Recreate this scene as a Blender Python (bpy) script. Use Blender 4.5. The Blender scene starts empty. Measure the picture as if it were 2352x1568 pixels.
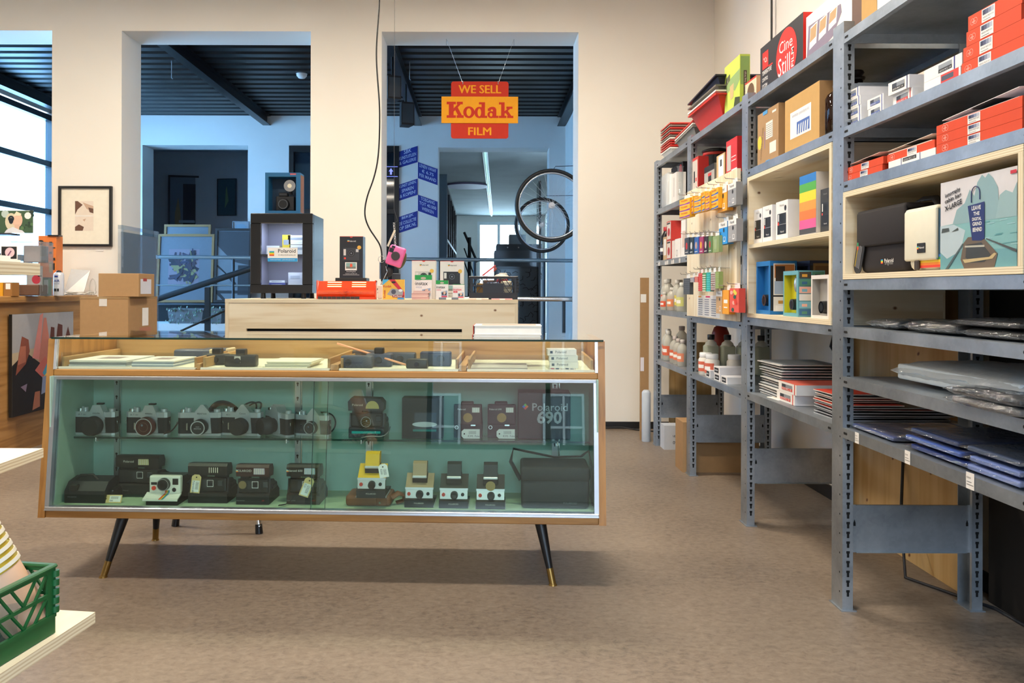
import bpy, bmesh, math, random
from mathutils import Matrix, Vector, noise
R = math.radians
random.seed(7)
scn = bpy.context.scene
COL = scn.collection
# ---------------------------------------------------------------- camera
F, H, CX, CY, ROLL = 1860.0, 1.08, 1106.0, 668.0, 0.003
cd = bpy.data.cameras.new('camera'); cam = bpy.data.objects.new('camera', cd); COL.objects.link(cam)
cd.sensor_width = 36; cd.lens = F / 2352 * 36
cd.shift_x = (1176 - CX) / 2352; cd.shift_y = -(784 - CY) / 2352
cd.clip_start = .05; cd.clip_end = 200
cam.matrix_world = Matrix.Translation((0, 0, H)) @ Matrix.Rotation(R(90), 4, 'X') @ Matrix.Rotation(ROLL, 4, 'Z')
scn.camera = cam
vs = scn.view_settings
vs.view_transform = 'Standard'; vs.look = 'None'; vs.gamma = 1; vs.use_curve_mapping = False; vs.exposure = 0.0
# ---------------------------------------------------------------- sky
w = bpy.data.worlds.new('sky'); scn.world = w; w.use_nodes = True
bg = w.node_tree.nodes['Background']; bg.inputs[0].default_value = (.56, .77, 1.0, 1); bg.inputs[1].default_value = 26
def area(name, loc, rot, sx, sy, power, col):
    l = bpy.data.lights.new(name, 'AREA'); l.shape = 'RECTANGLE'; l.size = sx; l.size_y = sy; l.energy = power; l.color = col
    o = bpy.data.objects.new(name, l); o.location = loc; o.rotation_euler = rot; COL.objects.link(o); return o
WARM = (1.0, .89, .73)
DAY = (.36, .70, 1.0)
LAMPS = [(.15, 1.95, 3.38, .7, 54), (.15, 4.45, 3.38, .7, 70), (-2.2, 1.95, 3.38, .7, 46), (-2.2, 4.45, 3.38, .7, 58), (-4.3, 4.2, 3.38, .7, 36)]
for i, (x, y, z, L, p) in enumerate(LAMPS):
    area('tube_light', (x, y, z - .03), (0, 0, 0), L, .16, p, WARM)
# daylight entering by the shop windows behind and by the atrium windows
po = area('daylight_portal', (.25, -4.12, 1.95), (R(90), 0, 0), 2.9, 2.7, 1, (1, 1, 1)); po.data.cycles.is_portal = True
area('daylight_atrium', (-5.60, 8.4, 2.1), (0, R(-90), 0), 2.6, 3.4, 95, DAY)
area('daylight_far_room', (.45, 22.2, 1.9), (R(-90), 0, 0), 2.2, 2.6, 50, (.50, .78, 1.0))
# ---------------------------------------------------------------- pixel helpers (photo frame 2352x1568)
def uv(px, py):
    u, v = px - CX, py - CY
    return u + ROLL * v, v - ROLL * u
def at(px, py, Y):
    u, v = uv(px, py); return Vector((u / F * Y, Y, H - v / F * Y))
def on(px, py, z):
    u, v = uv(px, py); Y = (H - z) * F / v; return Vector((u / F * Y, Y, z))
def sy(px, X, py=670): return X * F / uv(px, py)[0]
def sz(px, py, X):
    u, v = uv(px, py); return H - v * (X / u)
# ---------------------------------------------------------------- materials
def lin(h):
    h = h.lstrip('#'); o = []
    for i in (0, 2, 4):
        c = int(h[i:i + 2], 16) / 255; o.append(c / 12.92 if c <= .04045 else ((c + .055) / 1.055) ** 2.4)
    return (o[0], o[1], o[2], 1)
MC = {}
def newmat(name):
    m = bpy.data.materials.new(name); m.use_nodes = True; nt = m.node_tree
    return m, nt, nt.nodes['Principled BSDF'], nt.nodes, nt.links
def c(hexc, rough=.55, metal=0, spec=.5, emit=0, var=.06, coat=0):
    k = (hexc, rough, metal, emit, coat)
    if k in MC: return MC[k]
    m, nt, p, N, L = newmat('paint_' + hexc.strip('#'))
    col = lin(hexc)
    p.inputs['Roughness'].default_value = rough; p.inputs['Metallic'].default_value = metal
    p.inputs['Coat Weight'].default_value = coat
    tc = N.new('ShaderNodeTexCoord'); nz = N.new('ShaderNodeTexNoise'); nz.inputs['Scale'].default_value = 35; nz.inputs['Detail'].default_value = 3
    mx = N.new('ShaderNodeMix'); mx.data_type = 'RGBA'
    mx.inputs[6].default_value = tuple(x * (1 - var) for x in col[:3]) + (1,); mx.inputs[7].default_value = tuple(min(1, x * (1 + var)) for x in col[:3]) + (1,)
    L.new(tc.outputs['Object'], nz.inputs['Vector']); L.new(nz.outputs['Fac'], mx.inputs[0]); L.new(mx.outputs[2], p.inputs['Base Color'])
    if emit:
        p.inputs['Emission Color'].default_value = col; p.inputs['Emission Strength'].default_value = emit
    MC[k] = m; return m
def ramp(N, stops):
    r = N.new('ShaderNodeValToRGB'); e = r.color_ramp.elements
    while len(e) < len(stops): e.new(.5)
    for el, (p, h) in zip(e, stops): el.position = p; el.color = lin(h)
    return r
def wood(name, light, mid, dark, axis='x', scale=1, rough=.5, knots=0, knotcol='#7a5230', coat=0):
    m, nt, p, N, L = newmat(name)
    tc = N.new('ShaderNodeTexCoord'); mp = N.new('ShaderNodeMapping')
    s = {'x': (.35, 5, 5), 'y': (5, .35, 5), 'z': (5, 5, .35)}[axis]
    mp.inputs['Scale'].default_value = tuple(q * scale for q in s)
    n1 = N.new('ShaderNodeTexNoise'); n1.inputs['Scale'].default_value = 1.6; n1.inputs['Detail'].default_value = 2; n1.inputs['Distortion'].default_value = .6
    mul = N.new('ShaderNodeMath'); mul.operation = 'MULTIPLY'; mul.inputs[1].default_value = 7
    fr = N.new('ShaderNodeMath'); fr.operation = 'PINGPONG'; fr.inputs[1].default_value = 1
    n2 = N.new('ShaderNodeTexNoise'); n2.inputs['Scale'].default_value = 14; n2.inputs['Detail'].default_value = 5
    ad = N.new('ShaderNodeMath'); ad.operation = 'MULTIPLY_ADD'; ad.inputs[1].default_value = .55
    rp = ramp(N, [(.25, dark), (.5, mid), (.85, light)])
    L.new(tc.outputs['Object'], mp.inputs['Vector']); L.new(mp.outputs[0], n1.inputs['Vector']); L.new(mp.outputs[0], n2.inputs['Vector'])
    L.new(n1.outputs['Fac'], mul.inputs[0]); L.new(mul.outputs[0], fr.inputs[0])
    m2 = N.new('ShaderNodeMath'); m2.operation = 'MULTIPLY'; m2.inputs[1].default_value = .45
    L.new(fr.outputs[0], m2.inputs[0]); L.new(n2.outputs['Fac'], ad.inputs[0]); L.new(m2.outputs[0], ad.inputs[2]); L.new(ad.outputs[0], rp.inputs[0])
    out = rp.outputs[0]
    if knots:
        vo = N.new('ShaderNodeTexVoronoi'); vo.voronoi_dimensions = '2D'; vo.inputs['Scale'].default_value = knots; vo.inputs['Randomness'].default_value = 1; sp = N.new('ShaderNodeSeparateXYZ'); cb = N.new('ShaderNodeCombineXYZ')
        mk = N.new('ShaderNodeMapping'); mk.inputs['Scale'].default_value = {'x': (.8, 1, 1.1), 'y': (1, .8, 1.1), 'z': (1.1, 1.1, .7)}[axis]
        r2 = N.new('ShaderNodeMapRange'); r2.inputs[1].default_value = .012; r2.inputs[2].default_value = .035; r2.inputs[3].default_value = 1; r2.inputs[4].default_value = 0
        mx = N.new('ShaderNodeMix'); mx.data_type = 'RGBA'; mx.inputs[7].default_value = lin(knotcol)
        
        m3 = N.new('ShaderNodeMath'); m3.operation = 'MULTIPLY_ADD'; m3.inputs[1].default_value = .83; m4 = N.new('ShaderNodeMath'); m4.operation = 'MULTIPLY_ADD'; m4.inputs[1].default_value = .31
        L.new(tc.outputs['Object'], sp.inputs[0]); L.new(sp.outputs[1], m3.inputs[0]); L.new(sp.outputs[0], m3.inputs[2]); L.new(sp.outputs[1], m4.inputs[0]); L.new(sp.outputs[2], m4.inputs[2]); L.new(m3.outputs[0], cb.inputs[0]); L.new(m4.outputs[0], cb.inputs[1])
        L.new(cb.outputs[0], mk.inputs[0]); L.new(mk.outputs[0], vo.inputs['Vector']); L.new(vo.outputs['Distance'], r2.inputs[0]); L.new(r2.outputs[0], mx.inputs[0]); L.new(out, mx.inputs[6]); out = mx.outputs[2]
    L.new(out, p.inputs['Base Color']); p.inputs['Roughness'].default_value = rough; p.inputs['Coat Weight'].default_value = coat
    return m
def edge(name, axis):
    m, nt, p, N, L = newmat(name)
    tc = N.new('ShaderNodeTexCoord'); wv = N.new('ShaderNodeTexWave'); wv.bands_direction = axis.upper(); wv.inputs['Scale'].default_value = 52; wv.inputs['Distortion'].default_value = 1.2; wv.inputs['Detail'].default_value = 2; wv.inputs['Detail Scale'].default_value = .3
    rp = ramp(N, [(.1, '#d3bf9c'), (.5, '#e4d6b6'), (.9, '#ecdfc4')])
    L.new(tc.outputs['Object'], wv.inputs['Vector']); L.new(wv.outputs['Fac'], rp.inputs[0]); L.new(rp.outputs[0], p.inputs['Base Color']); p.inputs['Roughness'].default_value = .7
    return m
PLY = {a: wood('birch_ply_' + a, '#f0e4ca', '#ebdcbe', '#dcc6a0', a, 1, .55, 4.4) for a in 'xyz'}
PINE = wood('pine_ply', '#dcbb86', '#d3b078', '#c49c62', 'z', .7, .6, 3.2, '#6b3c1c')
EDGE = {a: edge('ply_edge_' + a, a) for a in 'xyz'}
OAK = {a: wood('oak_' + a, '#ba8648', '#b07c3e', '#9c6a32', a, 1.6, .38, coat=.15) for a in 'xz'}
OAKP = {a: wood('oak_pale_' + a, '#c39c68', '#b9915a', '#a67e4a', a, 1.6, .5) for a in 'xyz'}
DESK = wood('desk_veneer', '#b98c58', '#ad7f4a', '#95693a', 'y', 1.1, .5)
def galv():
    m, nt, p, N, L = newmat('galvanised_steel')
    tc = N.new('ShaderNodeTexCoord'); vo = N.new('ShaderNodeTexVoronoi'); vo.inputs['Scale'].default_value = 90
    nz = N.new('ShaderNodeTexNoise'); nz.inputs['Scale'].default_value = 6; nz.inputs['Detail'].default_value = 5
    mx = N.new('ShaderNodeMath'); mx.operation = 'MULTIPLY_ADD'; mx.inputs[1].default_value = .09
    rp = ramp(N, [(.3, '#8b939b'), (.75, '#b6bec6')])
    L.new(tc.outputs['Object'], vo.inputs['Vector']); L.new(tc.outputs['Object'], nz.inputs['Vector'])
    L.new(vo.outputs['Color'], mx.inputs[0]); L.new(nz.outputs['Fac'], mx.inputs[2]); L.new(mx.outputs[0], rp.inputs[0]); L.new(rp.outputs[0], p.inputs['Base Color'])
    p.inputs['Metallic'].default_value = .8; p.inputs['Roughness'].default_value = .42
    return m
GALV = galv()
def wallm(name, a, b, rough=.85):
    m, nt, p, N, L = newmat(name)
    tc = N.new('ShaderNodeTexCoord'); nz = N.new('ShaderNodeTexNoise'); nz.inputs['Scale'].default_value = 2.2; nz.inputs['Detail'].default_value = 6
    rp = ramp(N, [(.3, a), (.7, b)]); n2 = N.new('ShaderNodeTexNoise'); n2.inputs['Scale'].default_value = 180; bp = N.new('ShaderNodeBump'); bp.inputs['Strength'].default_value = .06
    L.new(tc.outputs['Object'], nz.inputs['Vector']); L.new(tc.outputs['Object'], n2.inputs['Vector']); L.new(nz.outputs['Fac'], rp.inputs[0]); L.new(rp.outputs[0], p.inputs['Base Color'])
    L.new(n2.outputs['Fac'], bp.inputs['Height']); L.new(bp.outputs[0], p.inputs['Normal']); p.inputs['Roughness'].default_value = rough
    return m
WALL = wallm('wall_paint', '#f0eae0', '#f2ede4')
WALL2 = wallm('wall_paint_atrium', '#dcdcda', '#e2e2e0')
def lino():
    m, nt, p, N, L = newmat('linoleum')
    tc = N.new('ShaderNodeTexCoord'); mp = N.new('ShaderNodeMapping'); mp.inputs['Scale'].default_value = (1, 1.45, 1); mp.inputs['Rotation'].default_value = (0, 0, .15)
    n1 = N.new('ShaderNodeTexNoise'); n1.inputs['Scale'].default_value = 34; n1.inputs['Detail'].default_value = 10; n1.inputs['Roughness'].default_value = .7; n1.inputs['Distortion'].default_value = .5
    n2 = N.new('ShaderNodeTexNoise'); n2.inputs['Scale'].default_value = 1.6; n2.inputs['Detail'].default_value = 5
    mx = N.new('ShaderNodeMath'); mx.operation = 'MULTIPLY_ADD'; mx.inputs[1].default_value = .35
    m2 = N.new('ShaderNodeMath'); m2.operation = 'MULTIPLY'; m2.inputs[1].default_value = .75
    rp = ramp(N, [(.36, '#62574d'), (.52, '#837466'), (.70, '#958676')])
    L.new(tc.outputs['Object'], mp.inputs[0]); L.new(mp.outputs[0], n1.inputs['Vector']); L.new(tc.outputs['Object'], n2.inputs['Vector'])
    L.new(n1.outputs['Fac'], m2.inputs[0]); L.new(n2.outputs['Fac'], mx.inputs[0]); L.new(m2.outputs[0], mx.inputs[2]); L.new(mx.outputs[0], rp.inputs[0]); L.new(rp.outputs[0], p.inputs['Base Color'])
    p.inputs['Roughness'].default_value = .42
    return m
LINO = lino()
def glass(name, tint, ior=1.5, rough=0.0, extra=0.0, tintmix=None, bump=0):
    m, nt, p, N, L = newmat(name); N.remove(p)
    t = N.new('ShaderNodeBsdfTransparent'); t.inputs[0].default_value = lin(tint)
    g = N.new('ShaderNodeBsdfGlossy'); g.inputs['Roughness'].default_value = rough; g.inputs[0].default_value = (1, 1, 1, 1)
    lw = N.new('ShaderNodeLayerWeight'); lw.inputs[0].default_value = .5; pw = N.new('ShaderNodeMath'); pw.operation = 'POWER'; pw.inputs[1].default_value = 5
    if bump:
        tcb = N.new('ShaderNodeTexCoord'); nb = N.new('ShaderNodeTexNoise'); nb.inputs['Scale'].default_value = 28; nb.inputs['Detail'].default_value = 4; nb.inputs['Distortion'].default_value = 1.5; bb = N.new('ShaderNodeBump'); bb.inputs['Strength'].default_value = bump; bb.inputs['Distance'].default_value = .02
        L.new(tcb.outputs['Object'], nb.inputs['Vector']); L.new(nb.outputs['Fac'], bb.inputs['Height']); L.new(bb.outputs[0], g.inputs['Normal'])
    f0 = ((ior - 1) / (ior + 1)) ** 2; fr = N.new('ShaderNodeMath'); fr.operation = 'MULTIPLY_ADD'; fr.inputs[1].default_value = 1 - f0; fr.inputs[2].default_value = f0
    L.new(lw.outputs['Facing'], pw.inputs[0]); L.new(pw.outputs[0], fr.inputs[0])
    ad = N.new('ShaderNodeMath'); ad.operation = 'ADD'; ad.inputs[1].default_value = extra; ad.use_clamp = True
    mx = N.new('ShaderNodeMixShader'); L.new(fr.outputs[0], ad.inputs[0]); L.new(ad.outputs[0], mx.inputs[0]); L.new(t.outputs[0], mx.inputs[1]); L.new(g.outputs[0], mx.inputs[2])
    out = mx.outputs[0]
    if tintmix:
        d = N.new('ShaderNodeBsdfDiffuse'); d.inputs[0].default_value = lin(tintmix[0]); m3 = N.new('ShaderNodeMixShader'); m3.inputs[0].default_value = tintmix[1]
        L.new(out, m3.inputs[1]); L.new(d.outputs[0], m3.inputs[2]); out = m3.outputs[0]
    L.new(out, N['Material Output'].inputs[0]); return m
GLASS = glass('clear_glass', '#fafdfb'); GGREEN = glass('green_glass', '#f2fbf6')
GEDGE = c('#1d3a33', .15); FILM = glass('plastic_film', '#eef2f6', 1.45, .06, .06, ('#dfe6ee', .03), .9); FILMW = glass('plastic_film_milky', '#eef2f6', 1.45, .15, .10, ('#eef0ee', .4), .9)
ACRYL = glass('acrylic', '#f0f4f6', 1.45, .02, .03, ('#d8dde2', .08)); FROST = glass('frosted_acrylic', '#c8d4de', 1.4, .3, .02, ('#8a98a6', .55))
MILK = glass('translucent_plastic', '#e8e8e0', 1.4, .25, .02, ('#dcdad0', .55))
CHROME = c('#d4d6d8', .15, 1); ALU = c('#c8ccd2', .28, .9); BLACK = c('#141416', .4); BLK2 = c('#1c1c20', .6); DKG = c('#2a2c30', .5)
WHITE = c('#eeeae6', .5); PAPER = c('#f2efea', .7); CARD = c('#a9845a', .8, var=.08); KRAFT = c('#c79c5c', .8, var=.06)
HOLE = c('#08090b', .9)
# ---------------------------------------------------------------- mesh builder
TXT = {}
def txtmesh(s, bold):
    k = (s, bold)
    if k in TXT: return TXT[k]
    cu = bpy.data.curves.new('t', 'FONT'); cu.body = s; cu.size = 1; cu.offset = bold; cu.resolution_u = 2
    o = bpy.data.objects.new('t', cu); me = bpy.data.meshes.new_from_object(o)
    vsn = [v.co.copy() for v in me.vertices]; fs = [tuple(p.vertices) for p in me.polygons]
    bpy.data.objects.remove(o); bpy.data.curves.remove(cu); bpy.data.meshes.remove(me)
    x0 = min(v.x for v in vsn); x1 = max(v.x for v in vsn); y0 = min(v.y for v in vsn); y1 = max(v.y for v in vsn)
    TXT[k] = (vsn, fs, x0, x1, y0, y1); return TXT[k]
BEV = {}
def bevbox(sx, syy, s_z, b, seg):
    k = (round(sx, 4), round(syy, 4), round(s_z, 4), round(b, 4), seg)
    if k in BEV: return BEV[k]
    bm = bmesh.new(); bmesh.ops.create_cube(bm, size=1)
    for v in bm.verts: v.co = Vector((v.co.x * sx, v.co.y * syy, v.co.z * s_z))
    bmesh.ops.bevel(bm, geom=bm.edges[:], offset=b, segments=seg, affect='EDGES', profile=.5)
    r = ([v.co.copy() for v in bm.verts], [tuple(v.index for v in f.verts) for f in bm.faces]); bm.free()
    BEV[k] = r; return r
class MB:
    def __init__(s): s.v = []; s.f = []; s.mi = []; s.sm = []; s.mats = []; s.M = Matrix(); s.k = 0; s.nb = 0
    def add(s, vs_, fs, m, smooth=False):
        if m not in s.mats: s.mats.append(m)
        k = s.mats.index(m); n = len(s.v); s.v += [s.M @ Vector(v) for v in vs_]
        for f in fs: s.f.append(tuple(i + n for i in f)); s.mi.append(k); s.sm.append(smooth)
        return s
    def box(s, x0, y0, z0, x1, y1, z1, m, bev=0, seg=1, smooth=False):
        if bev:
            bev = min(bev, .49 * min(abs(x1 - x0), abs(y1 - y0), abs(z1 - z0)))
            vv, ff = bevbox(abs(x1 - x0), abs(y1 - y0), abs(z1 - z0), bev, seg); cc = Vector(((x0 + x1) / 2, (y0 + y1) / 2, (z0 + z1) / 2))
            return s.add([v + cc for v in vv], ff, m, smooth)
        x0, y0, z0, x1, y1, z1 = s.inf(x0, y0, z0, x1, y1, z1)
        vv = [(x, y, z) for z in (z0, z1) for y in (y0, y1) for x in (x0, x1)]
        return s.add(vv, [(0, 2, 3, 1), (4, 5, 7, 6), (0, 1, 5, 4), (2, 6, 7, 3), (0, 4, 6, 2), (1, 3, 7, 5)], m)
    def inf(s, *q):
        # every further box of a mesh is a hair larger, so that no two faces coincide
        s.nb += 1; e = min(2e-5 * s.nb, 4e-4, *(abs(q[i + 3] - q[i]) * .1 for i in range(3))); return [q[i] + (e if (q[i] > q[(i + 3) % 6]) else -e) for i in range(6)]
    def cbox(s, x0, y0, z0, x1, y1, z1, front, side, top=None):
        vv = [(x, y, z) for z in (z0, z1) for y in (y0, y1) for x in (x0, x1)]; top = top or side
        s.add(vv, [(0, 1, 5, 4)], front); s.add(vv, [(2, 6, 7, 3), (0, 4, 6, 2), (1, 3, 7, 5)], side); s.add(vv, [(0, 2, 3, 1), (4, 5, 7, 6)], top); return s
    def board(s, x0, y0, z0, x1, y1, z1, face, thin):
        vv = [(x, y, z) for z in (z0, z1) for y in (y0, y1) for x in (x0, x1)]
        fs = {'z': [(0, 2, 3, 1), (4, 5, 7, 6)], 'y': [(0, 1, 5, 4), (2, 6, 7, 3)], 'x': [(0, 4, 6, 2), (1, 3, 7, 5)]}
        for a in 'xyz': s.add(vv, fs[a], face if a == thin else EDGE[thin])
        return s
    def prism(s, pts, a0, a1, m, axis='y', smooth=False):
        n = len(pts); g = {'y': lambda p, a: (p[0], a, p[1]), 'x': lambda p, a: (a, p[0], p[1]), 'z': lambda p, a: (p[0], p[1], a)}[axis]
        vv = [g(p, a0) for p in pts] + [g(p, a1) for p in pts]
        s.add(vv, [tuple(range(n)), tuple(range(2 * n - 1, n - 1, -1))], m); return s.add(vv, [(i, i + n, (i + 1) % n + n, (i + 1) % n) for i in range(n)], m, smooth)
    def hexa(s, b, t, m):
        return s.add(list(b) + list(t), [(3, 2, 1, 0), (4, 5, 6, 7), (0, 1, 5, 4), (1, 2, 6, 5), (2, 3, 7, 6), (3, 0, 4, 7)], m)
    def cyl(s, p0, p1, r0, r1=None, m=None, n=20, cap=True, smooth=True):
        r1 = r0 if r1 is None else r1; p0 = Vector(p0); p1 = Vector(p1); d = (p1 - p0).normalized()
        a = d.orthogonal().normalized(); b = d.cross(a)
        vv = [p + (a * math.cos(2 * math.pi * i / n) + b * math.sin(2 * math.pi * i / n)) * r for p, r in ((p0, r0), (p1, r1)) for i in range(n)]
        s.add(vv, [(i, (i + 1) % n, (i + 1) % n + n, i + n) for i in range(n)], m, smooth)
        if cap: s.add(vv, [tuple(range(n - 1, -1, -1)), tuple(range(n, 2 * n))], m)
        return s
    def lathe(s, prof, m, cx=0, cy=0, n=24, smooth=True, axis='z'):
        k = len(prof); vv = []
        for r, z in prof:
            for i in range(n):
                a = 2 * math.pi * i / n
                vv.append((cx + r * math.cos(a), cy + r * math.sin(a), z) if axis == 'z' else (cx + r * math.cos(a), -z, cy + r * math.sin(a)))
        ff = []
        for j in range(k - 1):
            for i in range(n):
                q = (j * n + i, j * n + (i + 1) % n, (j + 1) * n + (i + 1) % n, (j + 1) * n + i); ff.append(q)
        s.add(vv, ff, m, smooth); s.add(vv, [tuple(range(n - 1, -1, -1)), tuple(range((k - 1) * n, k * n))], m); return s
    def tube(s, pts, r, m, n=8, flat=1, closed=False):
        pts = [Vector(p) for p in pts]; vv = []; K = len(pts); up = None
        for j, p in enumerate(pts):
            d = (pts[(j + 1) % K] if (closed or j < K - 1) else p) - (pts[j - 1] if (closed or j > 0) else p); d.normalize()
            if up is None: up = d.orthogonal().normalized()
            up = (up - d * up.dot(d)); up = up.normalized() if up.length > 1e-6 else d.orthogonal().normalized()
            b = d.cross(up)
            for i in range(n):
                a = 2 * math.pi * i / n; vv.append(p + up * math.cos(a) * r + b * math.sin(a) * r * flat)
        ff = [(j * n + i, j * n + (i + 1) % n, ((j + 1) % K) * n + (i + 1) % n, ((j + 1) % K) * n + i) for j in range(K if closed else K - 1) for i in range(n)]
        s.add(vv, ff, m, True)
        if not closed: s.add(vv, [tuple(range(n - 1, -1, -1)), tuple(range((K - 1) * n, K * n))], m)
        return s
    def sph(s, cc, r, m, n=14, k=8, sc=(1, 1, 1), half=False):
        vv = []; ff = []
        for j in range(k + 1):
            t = (math.pi / 2 if half else math.pi) * j / k
            for i in range(n):
                a = 2 * math.pi * i / n; vv.append((cc[0] + r * sc[0] * math.sin(t) * math.cos(a), cc[1] + r * sc[1] * math.sin(t) * math.sin(a), cc[2] + r * sc[2] * math.cos(t)))
        for j in range(k):
            for i in range(n): ff.append((j * n + i, (j + 1) * n + i, (j + 1) * n + (i + 1) % n, j * n + (i + 1) % n))
        return s.add(vv, ff, m, True)
    def dy(s): s.k += 1; return 1.5e-5 * s.k
    # flat marks on a plane y = const facing -y (x right, z up)
    def rect(s, x0, z0, x1, z1, y, m):
        y -= s.dy(); return s.add([(x0, y, z0), (x1, y, z0), (x1, y, z1), (x0, y, z1)], [(0, 1, 2, 3)], m)
    def poly(s, pts, y, m):
        y -= s.dy(); return s.add([(p[0], y, p[1]) for p in pts], [tuple(range(len(pts)))], m)
    def disc(s, x, z, r, y, m, n=24, rz=None, a0=0, a1=360):
        rz = rz or r; pts = [(x + r * math.cos(R(a0 + (a1 - a0) * i / n)), z + rz * math.sin(R(a0 + (a1 - a0) * i / n))) for i in range(n + (a1 - a0 < 360))]
        return s.poly(pts, y, m)
    def ring(s, x, z, r, r2, y, m, n=28, k=1, kk=None):
        kk = kk or k; y -= s.dy(); vv = [(x + q * math.cos(2 * math.pi * i / n), y, z + q * (k if q == r else kk) * math.sin(2 * math.pi * i / n)) for q in (r, r2) for i in range(n)]
        return s.add(vv, [(i, (i + 1) % n, n + (i + 1) % n, n + i) for i in range(n)], m)
    def text(s, t, x, z, y, m, w=None, h=None, bold=0, al='c', rot=0):
        if not t.strip(): return s
        y -= s.dy() + 5e-5
        vv, ff, x0, x1, y0, y1 = txtmesh(t, bold); sw = (w / (x1 - x0)) if w else None; sh = (h / (y1 - y0)) if h else None
        sw = sw or sh; sh = sh or sw; W = (x1 - x0) * sw; ox = {'c': -W / 2, 'l': 0, 'r': -W}[al]; ca, sa = math.cos(rot), math.sin(rot); o = []
        for v in vv:
            a = (v.x - x0) * sw + ox; b = (v.y - y0) * sh; o.append((x + a * ca - b * sa, y, z + a * sa + b * ca))
        return s.add(o, ff, m)
    def build(s, name, parent=None, loc=None, rz=0, label=None):
        me = bpy.data.meshes.new(name); me.from_pydata(s.v, [], s.f)
        for m in s.mats: me.materials.append(m)
        me.polygons.foreach_set('material_index', s.mi); me.polygons.foreach_set('use_smooth', s.sm); me.update()
        o = bpy.data.objects.new(name, me); COL.objects.link(o)
        if parent: o.parent = parent
        if loc is not None: o.location = loc
        if rz: o.rotation_euler = (0, 0, rz)
        if label: o['label'] = label
        return o
def tag(o, label, cat, group=None, kind=None):
    o['label'] = label; o['category'] = cat
    if group: o['group'] = group
    if kind: o['kind'] = kind
    return o
def thing(name, label, cat, loc=(0, 0, 0), rz=0, group=None):
    o = bpy.data.objects.new(name, None); o.empty_display_size = .05; COL.objects.link(o); o.location = loc; o.rotation_euler = (0, 0, rz)
    return tag(o, label, cat, group)
def solo(name, mb, label, cat, loc=(0, 0, 0), rz=0, group=None): return tag(mb.build(name, None, loc, rz), label, cat, group)
def struct(name, mb): o = mb.build(name); o['kind'] = 'structure'; return o
def copytree(o, loc, rz, label, parent=None):
    n = o.copy(); COL.objects.link(n)
    if parent: n.parent = parent
    else: n.location = loc; n.rotation_euler = (0, 0, rz); n['label'] = label
    for ch in list(o.children): copytree(ch, None, None, None, n)
    return n
AZ = R(-90)
def pbox(name, label, cat, loc, rz, w_, d, h, front, side, top=None, deco=None, group=None, lift=.0006, part='carton', dname='printed_label', tilt=0):
    t = thing(name, label, cat, loc, rz, group); t.rotation_euler = (tilt, 0, rz)
    MB().cbox(-w_ / 2, 0, 0, w_ / 2, d, h, front, side, top).build(part, t)
    if deco: b = MB(); deco(b, w_, h, d); b.build(dname, t)
    return t
def ash(name, label, cat, x0, x1, X, z, h, d, front, side, top=None, deco=None, group=None, dy=0, rz=0, dname='printed_label'):
    ya, yb = sy(x0, X), sy(x1, X); return pbox(name, label, cat, (X, (ya + yb) / 2 + dy, z), AZ + rz, ya - yb, d, h, front, side, top, deco, group, dname=dname)
RB = ['#2f9fd8', '#5cb85a', '#f4d22a', '#f08a24', '#d8382c']
def rainbow(b, x, z, s, y):
    for i, q in enumerate(RB): b.rect(x, z + s - (i + 1) * s / 5, x + s, z + s - i * s / 5, y, c(q))
# ---------------------------------------------------------------- room shell
BW = 6.38; BW2 = 6.74
struct('floor', MB().box(-6.2, -4.2, -.1, 2.2, 23, 0, LINO))
b = MB()
for x0, x1 in ((-6.1, -4.88), (-3.389, -2.84), (-1.351, -.792), (.758, 2.0)): b.box(x0, BW, 0, x1, BW2, 4.0, WALL)
for x0, x1 in ((-4.88, -3.389), (-2.84, -1.351), (-.792, .758)): b.box(x0, BW, 3.12, x1, BW2, 4.0, WALL)
struct('wall_back', b)
struct('wall_right', MB().box(1.83, -4, 0, 2.0, BW, 4.0, WALL))
struct('wall_left', MB().box(-6.1, -4, 0, -6.0, BW, 4.0, WALL))
b = MB(); b.box(-6.1, -4.1, 0, 2.0, -4.0, .6, WALL).box(-6.1, -4.1, 3.2, 2.0, -4, 4, WALL).box(-6.1, -4.1, .6, -1.2, -4, 3.2, WALL).box(1.7, -4.1, .6, 2.0, -4, 3.2, WALL)
struct('wall_street', b)
b = MB()
for x in (-1.2, .25, 1.64): b.box(x, -4.1, .6, x + .06, -4.0, 3.2, c('#20303a', .4))
for z in (.6, 2.6, 3.14): b.box(-1.2, -4.1, z, 1.7, -4.0, z + .06, c('#20303a', .4))
struct('window_1', b)
struct('ceiling', MB().box(-6.1, -4.1, 3.6, 2.0, BW, 3.7, WALL))
b = MB(); b.box(.758, BW - .012, 0, 1.83, BW, .055, c('#1b1b1d', .4)); struct('baseboard_back', b)
b = MB(); b.box(1.818, 1.0, 0, 1.83, BW, .07, c('#1b1b1d', .4)); struct('baseboard_right', b)
for x, y, z, L_, p in LAMPS:
    t = thing('ceiling_light', 'white tube light fitting hanging from the shop ceiling', 'ceiling light', (x, y, z), 0, 'tube lights over the shop')
    MB().box(-L_ / 2, -.1, -.02, L_ / 2, .1, .05, WHITE, .01).build('housing', t)
    for sg in (-1, 1): MB().tube([(sg * L_ / 3, 0, .05), (sg * L_ / 3, 0, .22)], .004, ALU).build('suspension_rod', t)
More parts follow.
